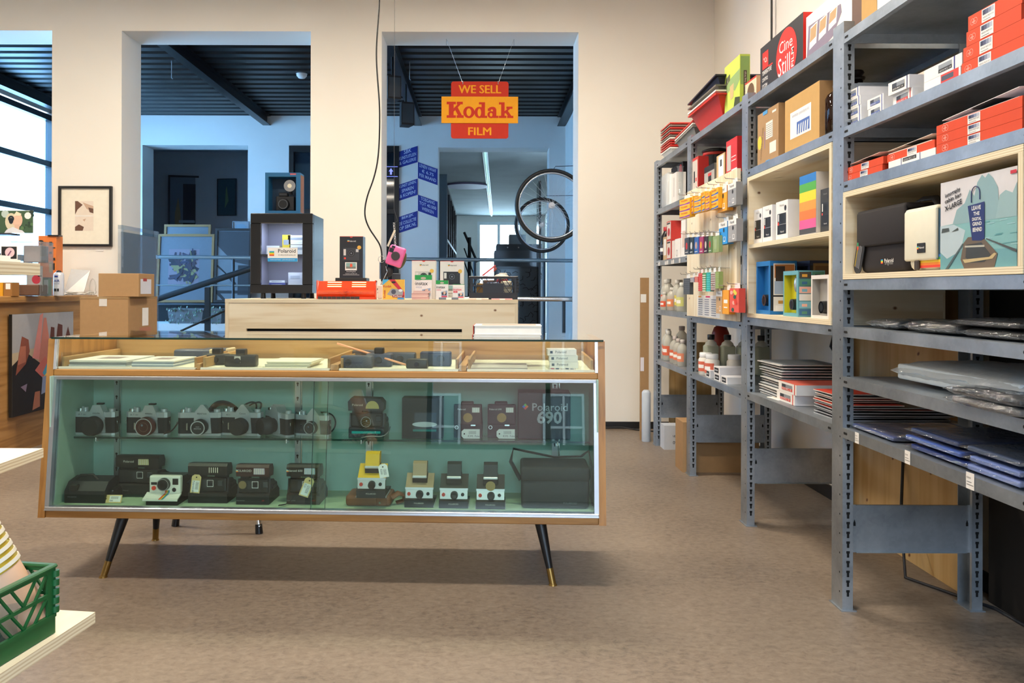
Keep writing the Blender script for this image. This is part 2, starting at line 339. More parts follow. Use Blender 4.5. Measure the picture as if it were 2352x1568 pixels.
# --------- atrium behind the wall
FW = 10.76; FW2 = 11.12; ZC = 3.40
b = MB()
for x0, x1 in ((-5.6, -4.51), (-3.11, -2.56), (-1.10, -.584), (.894, 1.3)): b.box(x0, FW, 0, x1, FW2, ZC + .3, WALL2)
b.box(-4.51, FW, 3.006, -3.11, FW2, ZC + .3, WALL2).box(-2.56, FW, 3.0, -1.10, FW2, ZC + .3, WALL2).box(-.584, FW, 2.985, .894, FW2, ZC + .3, WALL2)
struct('wall_atrium_back', b)
struct('wall_atrium_right', MB().box(1.11, BW2, 0, 1.3, FW, ZC + .3, WALL2))
b = MB(); b.box(-5.55, BW2, 0, -5.45, FW, .75, WALL2).box(-5.55, BW2, 3.3, -5.45, FW, 3.7, WALL2).box(-5.55, 10.3, .75, -5.45, FW, 3.3, WALL2)
struct('wall_atrium_left', b)
FR = c('#16222c', .35)
b = MB()
for z in (.75, 1.42, 2.02, 2.62, 3.2): b.box(-5.5, BW2, z, -5.42, 10.3, z + .07, FR)
for y in (BW2 + .02, 8.5, 10.2): b.box(-5.5, y, .75, -5.40, y + .13, 3.3, FR)
o = struct('window_2', b)
q = MB().box(-5.475, BW2 + .1, .8, -5.47, 10.25, 3.25, glass('grey_blue_glass', '#c0d6e4')).build('pane', o)
# corrugated ceiling
b = MB(); COR = c('#131619', .4, .4); y = BW2; prof = [(BW2, ZC + .12)]
while y < FW:
    prof += [(y, ZC + .05), (y + .02, ZC), (y + .13, ZC), (y + .15, ZC + .05)]; y += .20
prof += [(FW, ZC + .05), (FW, ZC + .12)]
b.prism(prof, -5.5, 1.2, COR, 'x'); struct('ceiling_atrium', b)
BM = c('#15171b', .35, .3)
for nm, xb in (('trim_1', -2.86), ('trim_2', -.85), ('trim_3', 1.05), ('trim_4', -5.2)):
    b = MB(); b.box(xb - .05, BW2, ZC - .13, xb + .05, FW, ZC - .12, BM).box(xb - .006, BW2, ZC - .13, xb + .006, FW, ZC, BM).box(xb - .05, BW2, ZC - .01, xb + .05, FW, ZC, BM); struct(nm, b)
# black framed doors in the far wall
b = MB()
for x in (-2.56, -1.86, -1.16): b.box(x, FW - .02, 0, x + .06, FW + .1, 3.0, BLACK)
b.box(-2.56, FW - .02, 2.92, -1.10, FW + .1, 3.0, BLACK).box(-2.56, FW - .02, 2.1, -1.1, FW + .1, 2.16, BLACK)
o = struct('door_1', b); MB().box(-2.5, FW + .03, .0, -1.16, FW + .045, 2.92, glass('dark_door_glass', '#3a444e', 1.5, .05, .02, ('#26303a', .5))).build('pane', o)
# far rooms
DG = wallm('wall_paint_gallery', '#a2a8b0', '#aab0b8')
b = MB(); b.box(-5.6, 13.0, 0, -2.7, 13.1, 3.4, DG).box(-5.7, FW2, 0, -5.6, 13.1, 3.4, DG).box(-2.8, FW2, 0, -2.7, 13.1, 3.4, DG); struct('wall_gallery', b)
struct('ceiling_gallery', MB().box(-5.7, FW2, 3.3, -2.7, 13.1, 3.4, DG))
b = MB(); b.box(-2.0, FW2, 0, -1.9, 22, 3.3, WALL2).box(1.7, FW2, 0, 1.8, 22, 3.3, WALL2)
b.box(-2, 22, 0, -.12, 22.1, 3.3, WALL2).box(1.1, 22, 0, 1.8, 22.1, 3.3, WALL2).box(-.12, 22, 2.95, 1.1, 22.1, 3.3, WALL2).box(-.12, 22, 0, 1.1, 22.1, .4, WALL2); struct('wall_studio', b)
struct('ceiling_studio', MB().box(-2, FW2, 3.12, 1.8, 22, 3.3, wallm('studio_ceiling_paint', '#7c8688', '#848e90')))
b = MB(); WF = c('#dfe6ea', .4)
for x in (-.12, .42, 1.02): b.box(x, 21.95, .4, x + .08, 22.07, 2.96, WF)
for z in (.4, 1.05, 2.87): b.box(-.12, 21.96, z, 1.1, 22.06, z + .08, WF)
o = struct('window_3', b); MB().box(-.08, 22.02, .45, 1.06, 22.03, 2.9, GLASS).build('pane', o)
# street facade seen only as a reflection
b = MB(); BR = c('#5e3a31', .8); b.box(-12, -18.2, 0, 10, -18, 5.2, BR)
t = thing('town_house', 'red brick house with white sash windows across the street', 'building', (0, 0, 0)); b.build('wall', t)
for x in (-6.4, -3.4, .2, 3.2, 6.0):
    for z in (.5, 3.0):
        q = MB(); q.box(x, -18.0, z, x + 1.2, -17.95, z + 1.9, c('#20262c', .2)); 
        for xx in (x, x + .57, x + 1.13): q.box(xx, -17.96, z, xx + .07, -17.9, z + 1.9, c('#74726c', .6))
        for zz in (z, z + .9, z + 1.83): q.box(x, -17.96, zz, x + 1.2, -17.9, zz + .07, c('#74726c', .6))
        q.build('window', t)
struct('ground', MB().box(-14, -19, -.12, 10, -4.2, -.02, c('#55524e', .9)))
# ---------------------------------------------------------------- vintage glass display case
CAL = (-.588, 2.925, 0); CYAW = R(-2.2); CMAT = Matrix.Translation(CAL) @ Matrix.Rotation(CYAW, 4, 'Z'); CINV = CMAT.inverted()
def cl(px, py, z):  # pixel of a foot point at height z -> local x, y in the case frame
    v = CINV @ on(px, py, z); return v.x, v.y
HW = 1.036; D0, D1 = 0.0, .56; DC = .335; TS = .068  # front leans back by TS at the top
def fy(z): return TS * (z - .245) / (.9 - .245)
case = thing('display_case', 'long oak shop display case with glass front and splayed black legs, full of used cameras', 'display case', CAL, CYAW)
for s in (-1, 1):
    b = MB(); x0, x1 = (-HW, -HW + .026) if s < 0 else (HW - .026, HW)
    b.prism([(0, .245), (D1, .245), (D1, .897), (fy(.897), .897)], x0, x1, OAK['z'], 'x'); b.build('side_panel', case)
MB().box(-HW + .026, .004, .245, HW - .026, D1, .272, OAK['x'], .003).build('bottom_board', case)
MB().box(-HW + .026, fy(.77), .760, HW - .026, D1, .784, OAK['x'], .003).build('middle_rail', case)
GRN = c('#a6c4b6', .75); GRN2 = c('#aec4a4', .75)
b = MB(); b.box(-HW + .026, DC, .272, HW - .026, DC + .008, .76, GRN); b.box(-HW + .0262, .03, .272, -HW + .032, DC, .76, GRN); b.box(HW - .032, .03, .272, HW - .0262, DC, .76, GRN); b.box(-HW + .03, .03, .272, HW - .03, DC, .275, GRN2); b.box(-HW + .03, .09, .755, HW - .03, DC, .7595, GRN); b.build('green_lining', case, label='pale green painted lining of the lower cabinet')
MB().box(-HW + .026, D1 - .02, .784, HW - .026, D1 - .004, .895, OAKP['x']).build('back_panel', case)
# aluminium frame of the sliding front
b = MB()
for s in (-1, 1):
    xa, xb = (-HW + .026, -HW + .042) if s < 0 else (HW - .042, HW - .026)
    b.hexa([(xa, fy(.272) - .004, .272), (xb, fy(.272) - .004, .272), (xb, fy(.272) + .03, .272), (xa, fy(.272) + .03, .272)], [(xa, fy(.76) - .004, .76), (xb, fy(.76) - .004, .76), (xb, fy(.76) + .03, .76), (xa, fy(.76) + .03, .76)], ALU)
b.box(-HW + .026, fy(.272) - .005, .272, HW - .026, fy(.272) + .03, .286, ALU, .002).box(-HW + .026, fy(.75) - .005, .746, HW - .026, fy(.75) + .03, .76, ALU, .002)
b.box(-HW + .026, fy(.28) - .008, .2725, HW - .026, fy(.28) - .004, .276, ALU); b.build('aluminium_frame', case)
b = MB()
for s in (-1, 1):
    xa, xb = (-HW + .026, -HW + .036) if s < 0 else (HW - .036, HW - .026)
    b.hexa([(xa, fy(.784) - .003, .784), (xb, fy(.784) - .003, .784), (xb, fy(.784) + .01, .784), (xa, fy(.784) + .01, .784)], [(xa, fy(.896) - .003, .896), (xb, fy(.896) - .003, .896), (xb, fy(.896) + .01, .896), (xa, fy(.896) + .01, .896)], c('#e6e8ec', .25, .6))
    b.build('corner_strip', case); b = MB()
def slant(x0, x1, z0, z1, off, t, m, name):
    q = MB(); q.hexa([(x0, fy(z0) + off, z0), (x1, fy(z0) + off, z0), (x1, fy(z0) + off + t, z0), (x0, fy(z0) + off + t, z0)], [(x0, fy(z1) + off, z1), (x1, fy(z1) + off, z1), (x1, fy(z1) + off + t, z1), (x0, fy(z1) + off + t, z1)], m); return q.build(name, case)
slant(-HW + .042, .02, .284, .748, .016, .005, GGREEN, 'sliding_glass'); slant(-.03, HW - .042, .284, .748, .006, .005, GGREEN, 'sliding_glass')
slant(-HW + .036, HW - .036, .786, .896, .002, .004, GLASS, 'gallery_glass')
slant(.019, .0205, .284, .748, .0155, .006, GEDGE, 'glass_edge'); slant(-.0305, -.029, .284, .748, .0055, .006, GEDGE, 'glass_edge')
MB().box(-HW + .02, fy(.9) - .012, .897, HW - .008, D1 + .004, .903, GLASS).build('glass_top', case)
MB().box(-HW + .018, fy(.9) - .0145, .8965, HW - .006, fy(.9) - .012, .9035, GEDGE).build('glass_top_edge', case)
MB().box(-HW + .045, .165, .507, HW - .045, DC - .012, .514, GGREEN).build('glass_shelf', case)
MB().box(-HW + .045, .163, .5068, HW - .045, .165, .5142, GEDGE).build('glass_shelf_edge', case)
for px in (256, 682, 847, 1275):
    x = (CINV @ at(px, 950, 3.24)).x; b = MB(); b.box(x - .013, (DC + .012) - .02, .28, x + .009, (DC + .012) - .013, .755, ALU).box(x + .013, (DC + .012) - .024, .28, x + .017, (DC + .012) - .013, .755, CHROME)
    for k in range(8):
        z = .30 + k * .058; b.disc(x - .002, z, .0045, (DC + .012) - .0206, HOLE, 10).rect(x - .004, z - .011, x, z, (DC + .012) - .0206, HOLE)
    b.build('shelf_upright', case)
    q = MB(); q.box(x - .006, .17, .497, x + .006, (DC + .012) - .02, .5065, CHROME).cyl((x, .160, .497), (x, .160, .512), .004, .004, CHROME, 8); q.build('shelf_bracket', case)
# drawers in the gallery
DX = [(-HW + .036, cl(428, 850, .79)[0]), (cl(440, 850, .79)[0], cl(750, 850, .79)[0]), (cl(772, 850, .79)[0], cl(1052, 850, .79)[0]), (cl(1072, 850, .79)[0], HW - .036)]
for i, (xa, xb) in enumerate(DX):
    d = MB(); y0 = fy(.8) + .012
    d.box(xa, y0, .785, xb, D1 - .03, .790, c('#e6e2c8', .6)); d.box(xa + .002, y0 - .003, .7845, xb - .002, y0 + .004, .793, c('#eeebd6', .35))
    o = d.build('drawer', case, label='shallow display drawer lined in cream')
    for x, nm in ((xa + .002, 'drawer_side'), (xb - .012, 'drawer_side')):
        MB().box(x, y0 + .02, .79, x + .01, D1 - .03, .828, OAKP['y'], .002).build(nm, o)
    MB().box(xa + .006, y0 + .008, .791, xb - .006, y0 + .011, .846, GLASS).build('glass_stop', o)
    if i < 3:
        g = DX[i + 1][0]; MB().box(xb + .003, y0 + .004, .785, g - .003, D1 - .03, .806, OAKP['y'], .001).build('drawer_runner', case)
# legs
BR_ = c('#8a6a34', .35, .7)
for (fx, fpy, sx) in ((237, 1325, -1), (1270, 1343, 1)):
    x, y = cl(fx, fpy, 0); b = MB(); b.cyl((x - sx * .0114, y + .0165, .054), (x - sx * .052, y + .075, .246), .0125, .024, BLACK, 20); o = b.build('leg', case)
    MB().cyl((x, y, 0), (x - sx * .0117, y + .017, .0555), .0125, .0133, BR_, 16).cyl((x, y, 0), (x, y, .006), .016, .014, BR_, 16).build('brass_foot', o)
for (x, y, sx) in ((cl(357, 1240, 0)[0], cl(357, 1240, 0)[1], -1), (.84, .56, 1)):
    b = MB(); b.cyl((x - sx * .0066, y - .0099, .054), (x - sx * .03, y - .045, .246), .0125, .022, BLACK, 20); o = b.build('leg', case)
    MB().cyl((x, y, 0), (x - sx * .0068, y - .0102, .0555), .0125, .0133, BR_, 16).cyl((x, y, 0), (x, y, .006), .016, .014, BR_, 16).build('brass_foot', o)
# ---------------------------------------------------------------- camera builders (front faces -y, base centre at origin)
SIL = c('#cccdd0', .3, .4); LEA = c('#17171a', .75); LENS = glass('lens_glass', '#202838', 1.9, .02, .05, ('#0a0c12', .7))
def tagcard(parent, kraft=True, w_=.052, h_=.026, txt=None, rot=(0, 0, 0), loc=(0, 0, 0), s=1):
    b = MB(); col = c('#e2c688', .7) if kraft else PAPER; W, Hh = w_ * s, h_ * s
    b.prism([(-W / 2 + Hh * .25, 0), (W / 2, 0), (W / 2, Hh), (-W / 2 + Hh * .25, Hh), (-W / 2, Hh * .75), (-W / 2, Hh * .25)], 0, .0008, col)
    b.rect(-W * .18, Hh * .12, W * .44, Hh * .88, -.0003, PAPER)
    for k in range(16):
        if k % 3 != 1: b.rect(-W * .1 + k * W * .025, Hh * .48, -W * .1 + k * W * .025 + W * .012, Hh * .8, -.0005, BLACK)
    if txt: b.text(txt, -W * .15, Hh * .18, -.0005, DKG, h=Hh * .2, al='l')
    b.disc(-W / 2 + Hh * .3, Hh * .5, Hh * .08, -.0005, HOLE, 10)
    o = b.build('price_tag', parent, label='kraft price tag' if kraft else 'white price tag'); o.location = loc; o.rotation_euler = rot; return o
def slr(label, px, py, yaw=0, brand='minolta', prism='trap', lens=(.028, .042, 0), red=False, silver_ring=False, blackpr=False, s=1.13, strap=False, captxt=None, plate='SR T 101', z=.5147, lensx=.012):
    x, y = cl(px, py, z); v = CMAT @ Vector((x, y + .018 * s, z)); t = thing('slr_camera', label, 'camera', v, CYAW + yaw, 'film cameras on the glass shelf'); W, Dp = .0725 * s, .0175 * s
    b = MB(); pts = [(-W, -Dp * .7), (-W * .88, -Dp), (W * .88, -Dp), (W, -Dp * .7), (W, Dp * .7), (W * .88, Dp), (-W * .88, Dp), (-W, Dp * .7)]
    b.prism(pts, .008 * s, .062 * s, LEA, 'z'); b.build('body', t)
    b = MB(); b.prism(pts, 0, .008 * s, SIL, 'z'); b.build('base_plate', t)
    tp = MB(); tp.prism(pts, .062 * s, .080 * s, SIL, 'z'); tp.text(plate, -W * .6, .068 * s, -Dp - .0004, DKG, h=.0055 * s); o = tp.build('top_plate', t)
    b = MB(); px0 = lensx * s; pm = LEA if blackpr else SIL
    if prism == 'trap': sh = [(-.030, .055), (.030, .055), (.024, .082), (.014, .104), (-.014, .104), (-.024, .082)]
    else: sh = [(-.028, .055), (.028, .055), (.024, .084), (.004, .108), (-.004, .108), (-.024, .084)]
    n = len(sh); f_ = [(px0 + a * s, -Dp - .006 * s, q * s) for a, q in sh]; k_ = [(px0 + a * s * .8, Dp, (q if q < .08 else q - .006) * s) for a, q in sh]
    b.add(f_ + k_, [tuple(range(n))[::-1], tuple(range(n, 2 * n))] + [(i, i + n, (i + 1) % n + n, (i + 1) % n)[::-1] for i in range(n)], pm)
    b.text(brand, px0, .074 * s, -Dp - .0066 * s, BLACK if not blackpr else WHITE, h=.006 * s); b.build('prism_housing', t)
    if prism == 'trap': MB().box(px0 - .011 * s, -.004, .103 * s, px0 + .011 * s, .012, .108 * s, BLACK).build('hot_shoe', t)
    for dx, r_, h_ in ((-.058, .010, .010), (-.040, .009, .014), (.056, .011, .010), (-.049, .004, .016)):
        MB().cyl((dx * s, 0, .080 * s), (dx * s, 0, (.080 + h_) * s), r_ * s, r_ * s, SIL if r_ != .010 else CHROME, 18).build('dial', t)
    MB().prism([(px0 - .031 * s, .010 * s), (px0 + .031 * s, .010 * s), (px0 + .027 * s, .062 * s), (px0 - .027 * s, .062 * s)], -Dp - .005 * s, -Dp, SIL, 'y').build('mount_plate', t)
    lr, ll, ly = lens; L_ = MB(); cz = .036 * s; body = c('#5a2018', .35) if red else BLK2
    y0 = -Dp - .004 * s
    L_.lathe([(lr * .8 * s, -y0 ), (lr * .8 * s, -y0 + ll * .25 * s), (lr * s, -y0 + ll * .3 * s), (lr * s, -y0 + ll * .62 * s), (lr * .92 * s, -y0 + ll * .64 * s), (lr * .92 * s, -y0 + ll * s), (lr * .84 * s, -y0 + ll * s)], body, px0, cz, 28, axis='y')
    lo = L_.build('lens', t); yy = y0 - ll * s - .0003
    q = MB()
    if captxt: q.ring(px0, cz, lr * .80 * s, lr * .93 * s, yy - .0004, SIL).disc(px0, cz, lr * .80 * s, yy - .0003, BLACK).text(captxt[0], px0, cz + .003, yy - .0008, SIL, h=.0036).text(captxt[1], px0, cz - .005, yy - .0008, SIL, h=.005)
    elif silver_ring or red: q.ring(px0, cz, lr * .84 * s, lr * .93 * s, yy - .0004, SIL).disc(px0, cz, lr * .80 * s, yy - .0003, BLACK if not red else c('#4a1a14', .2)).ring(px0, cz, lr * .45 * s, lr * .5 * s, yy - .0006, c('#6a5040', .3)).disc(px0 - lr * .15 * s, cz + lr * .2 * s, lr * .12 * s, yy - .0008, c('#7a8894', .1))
    else: q.disc(px0, cz, lr * .88 * s, yy - .0004, BLACK).ring(px0, cz, lr * .7 * s, lr * .72 * s, yy - .0006, DKG)
    q.build('lens_front' if not captxt else 'lens_cap', lo)
    MB().box(-.043 * s, -Dp - .004, .020 * s, -.037 * s, -Dp, .044 * s, CHROME, .001).build('self_timer_lever', t)
    for sg in (-1, 1): MB().tube([(sg * W, -.006, .046 * s), (sg * (W + .007), -.009, .050 * s), (sg * (W + .008), -.009, .040 * s), (sg * (W + .001), -.006, .040 * s)], .0012, CHROME, 6).build('strap_lug', t)
    return t
slr('silver minolta film camera with black capped lens, leftmost on the glass shelf'.replace('minolta ', ''), 216, 999, R(-3), lens=(.033, .045, 0))
slr('silver film camera with a brown-red tinted lens cap, second from left', 336, 1000, R(-2), red=True, lens=(.032, .040, 0))
slr('film camera with pointed prism and cap lettered in two lines', 456, 1001, R(4), brand='PENTAX', prism='pt', lens=(.026, .050, 0), captxt=('ASAHI', 'PENTAX'), plate='')
slr('silver and black film camera with pointed prism and plain black cap under looped straps', 552, 1000, R(-6), brand='Canon', prism='pt', lens=(.029, .05, 0), plate='AE-1')
slr('film camera turned to the left with a long black lens, beside the third upright', 639, 1000, R(-42), brand='', prism='pt', lens=(.030, .055, 0), blackpr=False, plate='', lensx=0)
slr('small silver film camera with an uncapped ringed lens, by the sliding glass edge', 716, 1001, R(-14), brand='', prism='pt', lens=(.025, .03, 0), silver_ring=True, plate='', s=1.0)
def strap(label, pts, r=.006, m=None, flat=.25, cat='camera strap', z=.5147):
    o = []
    for (px, py, dy) in pts:
        o.append(at(px, py, 3.16 + dy) if True else 0)
    # smooth the path
    for _ in range(2):
        q = [o[0]]
        for a, b_ in zip(o, o[1:]): q += [a * .75 + b_ * .25, a * .25 + b_ * .75]
        o = q + [o[-1]]
    return solo('camera_strap', MB().tube(o, r, m or BLK2, 8, flat), label, cat)
strap('broad black strap arching behind the camera with the lettered cap', [(478, 955, 0), (486, 938, .02), (500, 925, .03), (522, 925, .03), (540, 936, .03), (552, 950, .02)], .012)
strap('thin black strap in two loops above the fourth film camera', [(545, 948, .03), (560, 930, .03), (578, 922, .03), (590, 926, .03), (588, 945, .03), (565, 950, .03), (560, 940, .04), (580, 926, .04), (600, 922, .04), (600, 936, .04), (588, 950, .03)], .0035, flat=1)
strap('brown leather strap lying between the second and third film cameras', [(378, 995, -.03), (395, 990, 0), (408, 972, .0), (412, 964, .01)], .008, c('#4a241a', .6))
strap('thin strap looping over the rightmost small film camera', [(706, 952, .02), (730, 946, .03), (760, 948, .03), (772, 965, .02), (768, 985, .02), (755, 995, 0)], .003, flat=1)
# ---- folding / box type instant cameras
def boxcam(label, px, py, z=.2762, w_=.150, s=1, flash='#d8cba8', mark='Polaroid', model='', yaw=0, red=False, round_flash=False, top='#1a1718', body='#151416', lens='square', teal=False, dome=None, open_=True, group='box type instant cameras in the case', dy=0, side_sensor=True):
    x, y = cl(px, py, z); v = CMAT @ Vector((x, y + dy, z)); t = thing('instant_camera', label, 'camera', v, CYAW + yaw, group); W = w_ / 2; bc = c(body, .5); tc_ = c(top, .45)
    b = MB(); b.prism([(0, 0), (.135, 0), (.135, .030), (.06, .085), (.022, .092), (.012, .040), (0, .034)], -W, W, bc, 'x'); b.box(-W - .004, .03, .045, W + .004, .10, .07, bc, .008, 2); b.build('body', t)
    b = MB(); b.box(-W + .006, .006, .040, W - .006, .03, .094, BLACK, .006, 2)
    if lens == 'square':
        b.rect(-.021, .056, .021, .086, .0052, DKG); 
        for a0, a1, b0, b1 in ((-.004, .020, .060, .062), (-.004, .020, .084, .0855), (-.004, -.0025, .060, .0855), (.0185, .020, .060, .0855)): b.rect(a0, b0, a1, b1, .005, WHITE)
    b.build('front_plate', t)
    lz = .073
    q = MB()
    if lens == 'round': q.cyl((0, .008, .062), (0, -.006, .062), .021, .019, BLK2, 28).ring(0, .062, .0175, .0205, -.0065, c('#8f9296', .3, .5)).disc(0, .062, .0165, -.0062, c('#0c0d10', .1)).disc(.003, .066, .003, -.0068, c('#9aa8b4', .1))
    else: q.cyl((.008, .008, lz), (.008, .001, lz), .010, .009, BLACK, 20).disc(.008, lz, .006, .0006, c('#20242c', .1))
    q.build('lens', t)
    if side_sensor: MB().box(.036, .003, .062, .058, .008, .084, DKG, .002).disc(.047, .073, .007, .0028, c('#3c4248', .2)).build('viewfinder_window', t)
    q = MB(); q.box(-.03, .0, .010, .03, .003, .0125, DKG)
    if model: q.text(model, .04, .012, -.0006, c('#c03030', .5) if red else WHITE, h=.006, al='c')
    q.text('', 0, 0, 0, WHITE) if False else None
    if mark: q.text(mark, -.045, .012, -.0006, c('#8a8a8a', .5), h=.0045)
    q.build('front_lettering', t)
    if teal: MB().box(-.056, -.004, .016, .056, 0, .026, c('#2fb5ac', .4), .002).build('film_door_bar', t, label='turquoise bar'); 
    # flash hood
    h = MB(); z0 = .105 if open_ else .09
    if round_flash: h.prism([(-W, z0), (W, z0), (W + .002, z0 + .03), (W - .012, z0 + .046), (-W + .012, z0 + .05), (-W - .002, z0 + .034)], -.006, .05, tc_)
    else: h.prism([(0, z0), (.055, z0 - .004), (.06, z0 + .02), (.048, z0 + .040), (.006, z0 + .044), (-.002, z0 + .034)], -W, W, tc_, 'x')
    ho = h.build('flash_hood', t)
    q = MB(); ya = -.0075 if round_flash else -.0032
    if round_flash: q.disc(.025, z0 + .008, .026, ya, c(flash, .2, .3), 20, .030, 0, 180); 
    else: q.box(.004, ya + .001, z0 + .008, .046, ya + .006, z0 + .032, c(flash, .15, .2), .001)
    for k in range(5):
        if not round_flash: q.rect(.006 + k * .008, z0 + .010, .009 + k * .008, z0 + .030, ya - .0003, c('#f4ecd8', .1, .3))
    q.build('flash_lamp', ho)
    q = MB()
    if mark: q.text(mark, -.032, z0 + .018, ya - .0008, c('#d8d4cc', .5), h=.0085)
    if dome is not None: rainbow(q, -.062, z0 + .017, .008, ya - .0008)
    q.build('hood_lettering', ho) if (mark or dome) else None
    MB().box(-W + .01, .02, .085, -.02, .05, .107, bc).build('hinge_block', t); MB().box(.02, .02, .085, W - .01, .05, .107, bc).build('hinge_block', t)
    if dome: MB().disc(-.040, .072, .015, .0045, c(dome, .45, .3)).build('sonar_disc', t, label='gold sonar disc')
    return t
# bottom row
x, y = cl(180, 1158, .276); v = CMAT @ Vector((x, y + .02, .2762)); t = thing('instant_camera', 'closed flat black instant camera with a carrying handle, leftmost on the case floor', 'camera', v, CYAW)
MB().prism([(0, 0), (.14, 0), (.14, .07), (.09, .085), (.03, .075), (0, .045)], -.065, .09, c('#16181f', .45), 'x').build('body', t)
MB().box(.05, .03, 0, .11, .12, .045, c('#121318', .5), .008, 2).build('film_back', t); MB().box(-.045, -.004, .045, -.015, .02, .068, BLACK, .003).build('lens', t)
MB().tube([(-.05, .05, .075), (-.03, .05, .094), (.02, .05, .096), (.04, .05, .075)], .005, BLK2, 8, .5).build('handle', t); MB().text('POLAROID', -.035, .02, -.0008, c('#8a8e96', .5), h=.005).build('front_lettering', t)
t = boxcam('black instant camera with raised flash and pale flash window, behind the white one', 300, 1150, w_=.170, mark='Polaroid', flash='#dccf9c', lens='square', dy=.035); t.location.z += .012; t.location.y += .02
tagcard(t, True, .068, .030, '€85', (R(-25), 0, R(2)), (-.055, -.088, -.0115), 1)
# white one with rainbow stripe
x, y = cl(370, 1161, .276); v = CMAT @ Vector((x, y + .035, .2762)); t = thing('instant_camera', 'small white-fronted instant camera with red button and rainbow stripe', 'camera', v, CYAW)
OW = c('#ebe8dc', .4)
MB().prism([(-.03, 0), (.13, 0), (.14, .035), (.10, .095), (.02, .100), (.006, .03), (-.03, .024)], -.060, .060, BLACK, 'x').build('body', t)
b = MB(); b.box(-.060, -.004, .036, .060, .022, .104, OW, .006, 2); b.prism([(-.034, .022), (.006, .040), (.006, .034), (-.034, .016)], -.072, .060, OW, 'x'); b.build('front_panel', t)
MB().cyl((-.002, -.004, .073), (-.002, -.018, .073), .024, .023, BLACK, 28).ring(-.002, .073, .0205, .022, -.0184, SIL).disc(-.002, .073, .012, -.0184, c('#101218', .1)).build('lens', t)
MB().cyl((-.041, -.004, .058), (-.041, -.008, .058), .008, .008, c('#e0402c', .4), 18).build('shutter_button', t, label='red shutter button')
b = MB(); b.rect(.030, .071, .052, .094, -.0046, BLACK).disc(.036, .052, .008, -.0046, BLACK, 18).rect(-.052, .070, -.030, .080, -.0046, BLACK); b.build('windows', t)
b = MB()
for k, q in enumerate(['#d8382c', '#e8742a', '#e8b82a', '#3c9a58', '#2a7ac0']):
    a = -.012 + k * .0036; b.add([(a, -.0352, .0225), (a + .0036, -.0352, .0225), (a + .016, .0045, .0405), (a + .0124, .0045, .0405)], [(0, 1, 2, 3)], c(q, .5)); b.add([(a + .0124, -.0046, .040), (a + .016, -.0046, .040), (a + .018, -.0046, .050), (a + .0144, -.0046, .050)], [(0, 1, 2, 3)], c(q, .5))
b.build('rainbow_stripe', t); MB().tube([(.06, .06, .06), (.09, .08, .09), (.12, .09, .07), (.10, .07, .03)], .006, BLK2, 8, .4).build('strap', t)
t = boxcam('rounded black instant camera with a twine-tied kraft tag standing in front', 472, 1158, w_=.150, mark='', flash='#2a2a2c', dy=.02)
tagcard(t, True, .070, .034, 'Polaroid 600  €65', (R(-12), R(97), 0), (-.055, -.02, .078), 1)
t = boxcam('black instant camera with gold disc and rainbow mark, centre of the left cabinet', 578, 1160, w_=.125, mark='POLAROID', model='AF', red=True, top='#3a1714', dome='#8a7450', flash='#cdbfd0', dy=.01)
t = boxcam('black instant camera with rainbow mark and leaning kraft tag, nearest the sliding edge', 694, 1160, w_=.125, mark='Polaroid 600', model='600', red=True, dome='#2a2622', flash='#b9c6e0', dy=.012)
tagcard(t, True, .074, .036, '€50', (R(-14), R(112), 0), (.005, -.03, .078), 1)
for (a, b_) in (((530, 1070), (490, 1170)), ((545, 1060), (470, 1165))): pass
strap('thin black wrist strap on the floor of the case beside the rainbow cameras', [(640, 1160, -.16), (660, 1158, -.13), (676, 1140, -.11), (682, 1128, -.10)], .005)
# ---- folding single lens instant cameras
def folder(label, px, py, top='#a98f6c', front='#c3bfb8', yaw=0, sonar=False, z=.2762, dy=0, chin='#17171a', flip=0):
    x, y = cl(px, py, z); v = CMAT @ Vector((x, y + dy, z)); t = thing('folding_instant_camera', label, 'camera', v, CYAW + yaw, 'folding instant cameras on the case floor'); tl = c(top, .55); fr = c(front, .32, .7)
    MB().prism([(-.008, 0), (.11, 0), (.13, .012), (.05, .02), (.006, .036), (-.008, .026)], -.054, .054, c(chin, .4), 'x').box(-.056, -.004, 0, .056, .1, .006, SIL).build('film_door', t)
    b = MB(); b.prism([(.0, .028), (.02, .028), (.024, .062), (.006, .066)], -.051, .051, fr, 'x'); b.build('front_plate', t)
    MB().cyl((.002, .006, .047), (.002, -.008, .045), .0145, .0135, BLACK, 24).disc(.002, .0455, .009, -.0086, c('#2a2420', .1)).build('lens', t)
    MB().cyl((-.038, .006, .048), (-.038, -.001, .0475), .0065, .0065, c('#c8402f', .4), 16).build('shutter_button', t, label='red shutter button')
    MB().cyl((.033, .006, .049), (.033, -.001, .0485), .0062, .0062, BLACK, 16).build('exposure_dial', t)
    b = MB(); b.prism([(.006, .066), (.024, .062), (.075, .108), (.062, .113)], -.052, .052, tl, 'x'); b.build('leather_flap', t)
    MB().prism([(.004, .064), (.026, .060), (.028, .068), (.005, .071)], -.053, .053, SIL, 'x').build('hinge_strip', t)
    MB().prism([(.03, .07), (.055, .095), (.055, .12), (.022, .105)], -.028, .028, c('#241c1a', .5), 'x').build('bellows', t)
    b = MB(); b.prism([(.016, .104), (.060, .108), (.072, .158), (.044, .162), (.030, .155)], -.026, .026, tl, 'x'); b.box(-.027, .010, .104, .027, .022, .113, SIL, .002); b.build('viewfinder_hood', t)
    if sonar: MB().disc(0, .082, .018, .004, c('#9a824e', .4, .3)).build('sonar_disc', t, label='gold sonar disc')
    MB().text('POLAROID', 0, .013, -.0086, c('#c9c5bc', .5), w=.036).build('chin_lettering', t)
    return t
folder('folding instant camera with tan leather panels, first of the low row', 961, 1167, '#a48c6a', dy=.02)
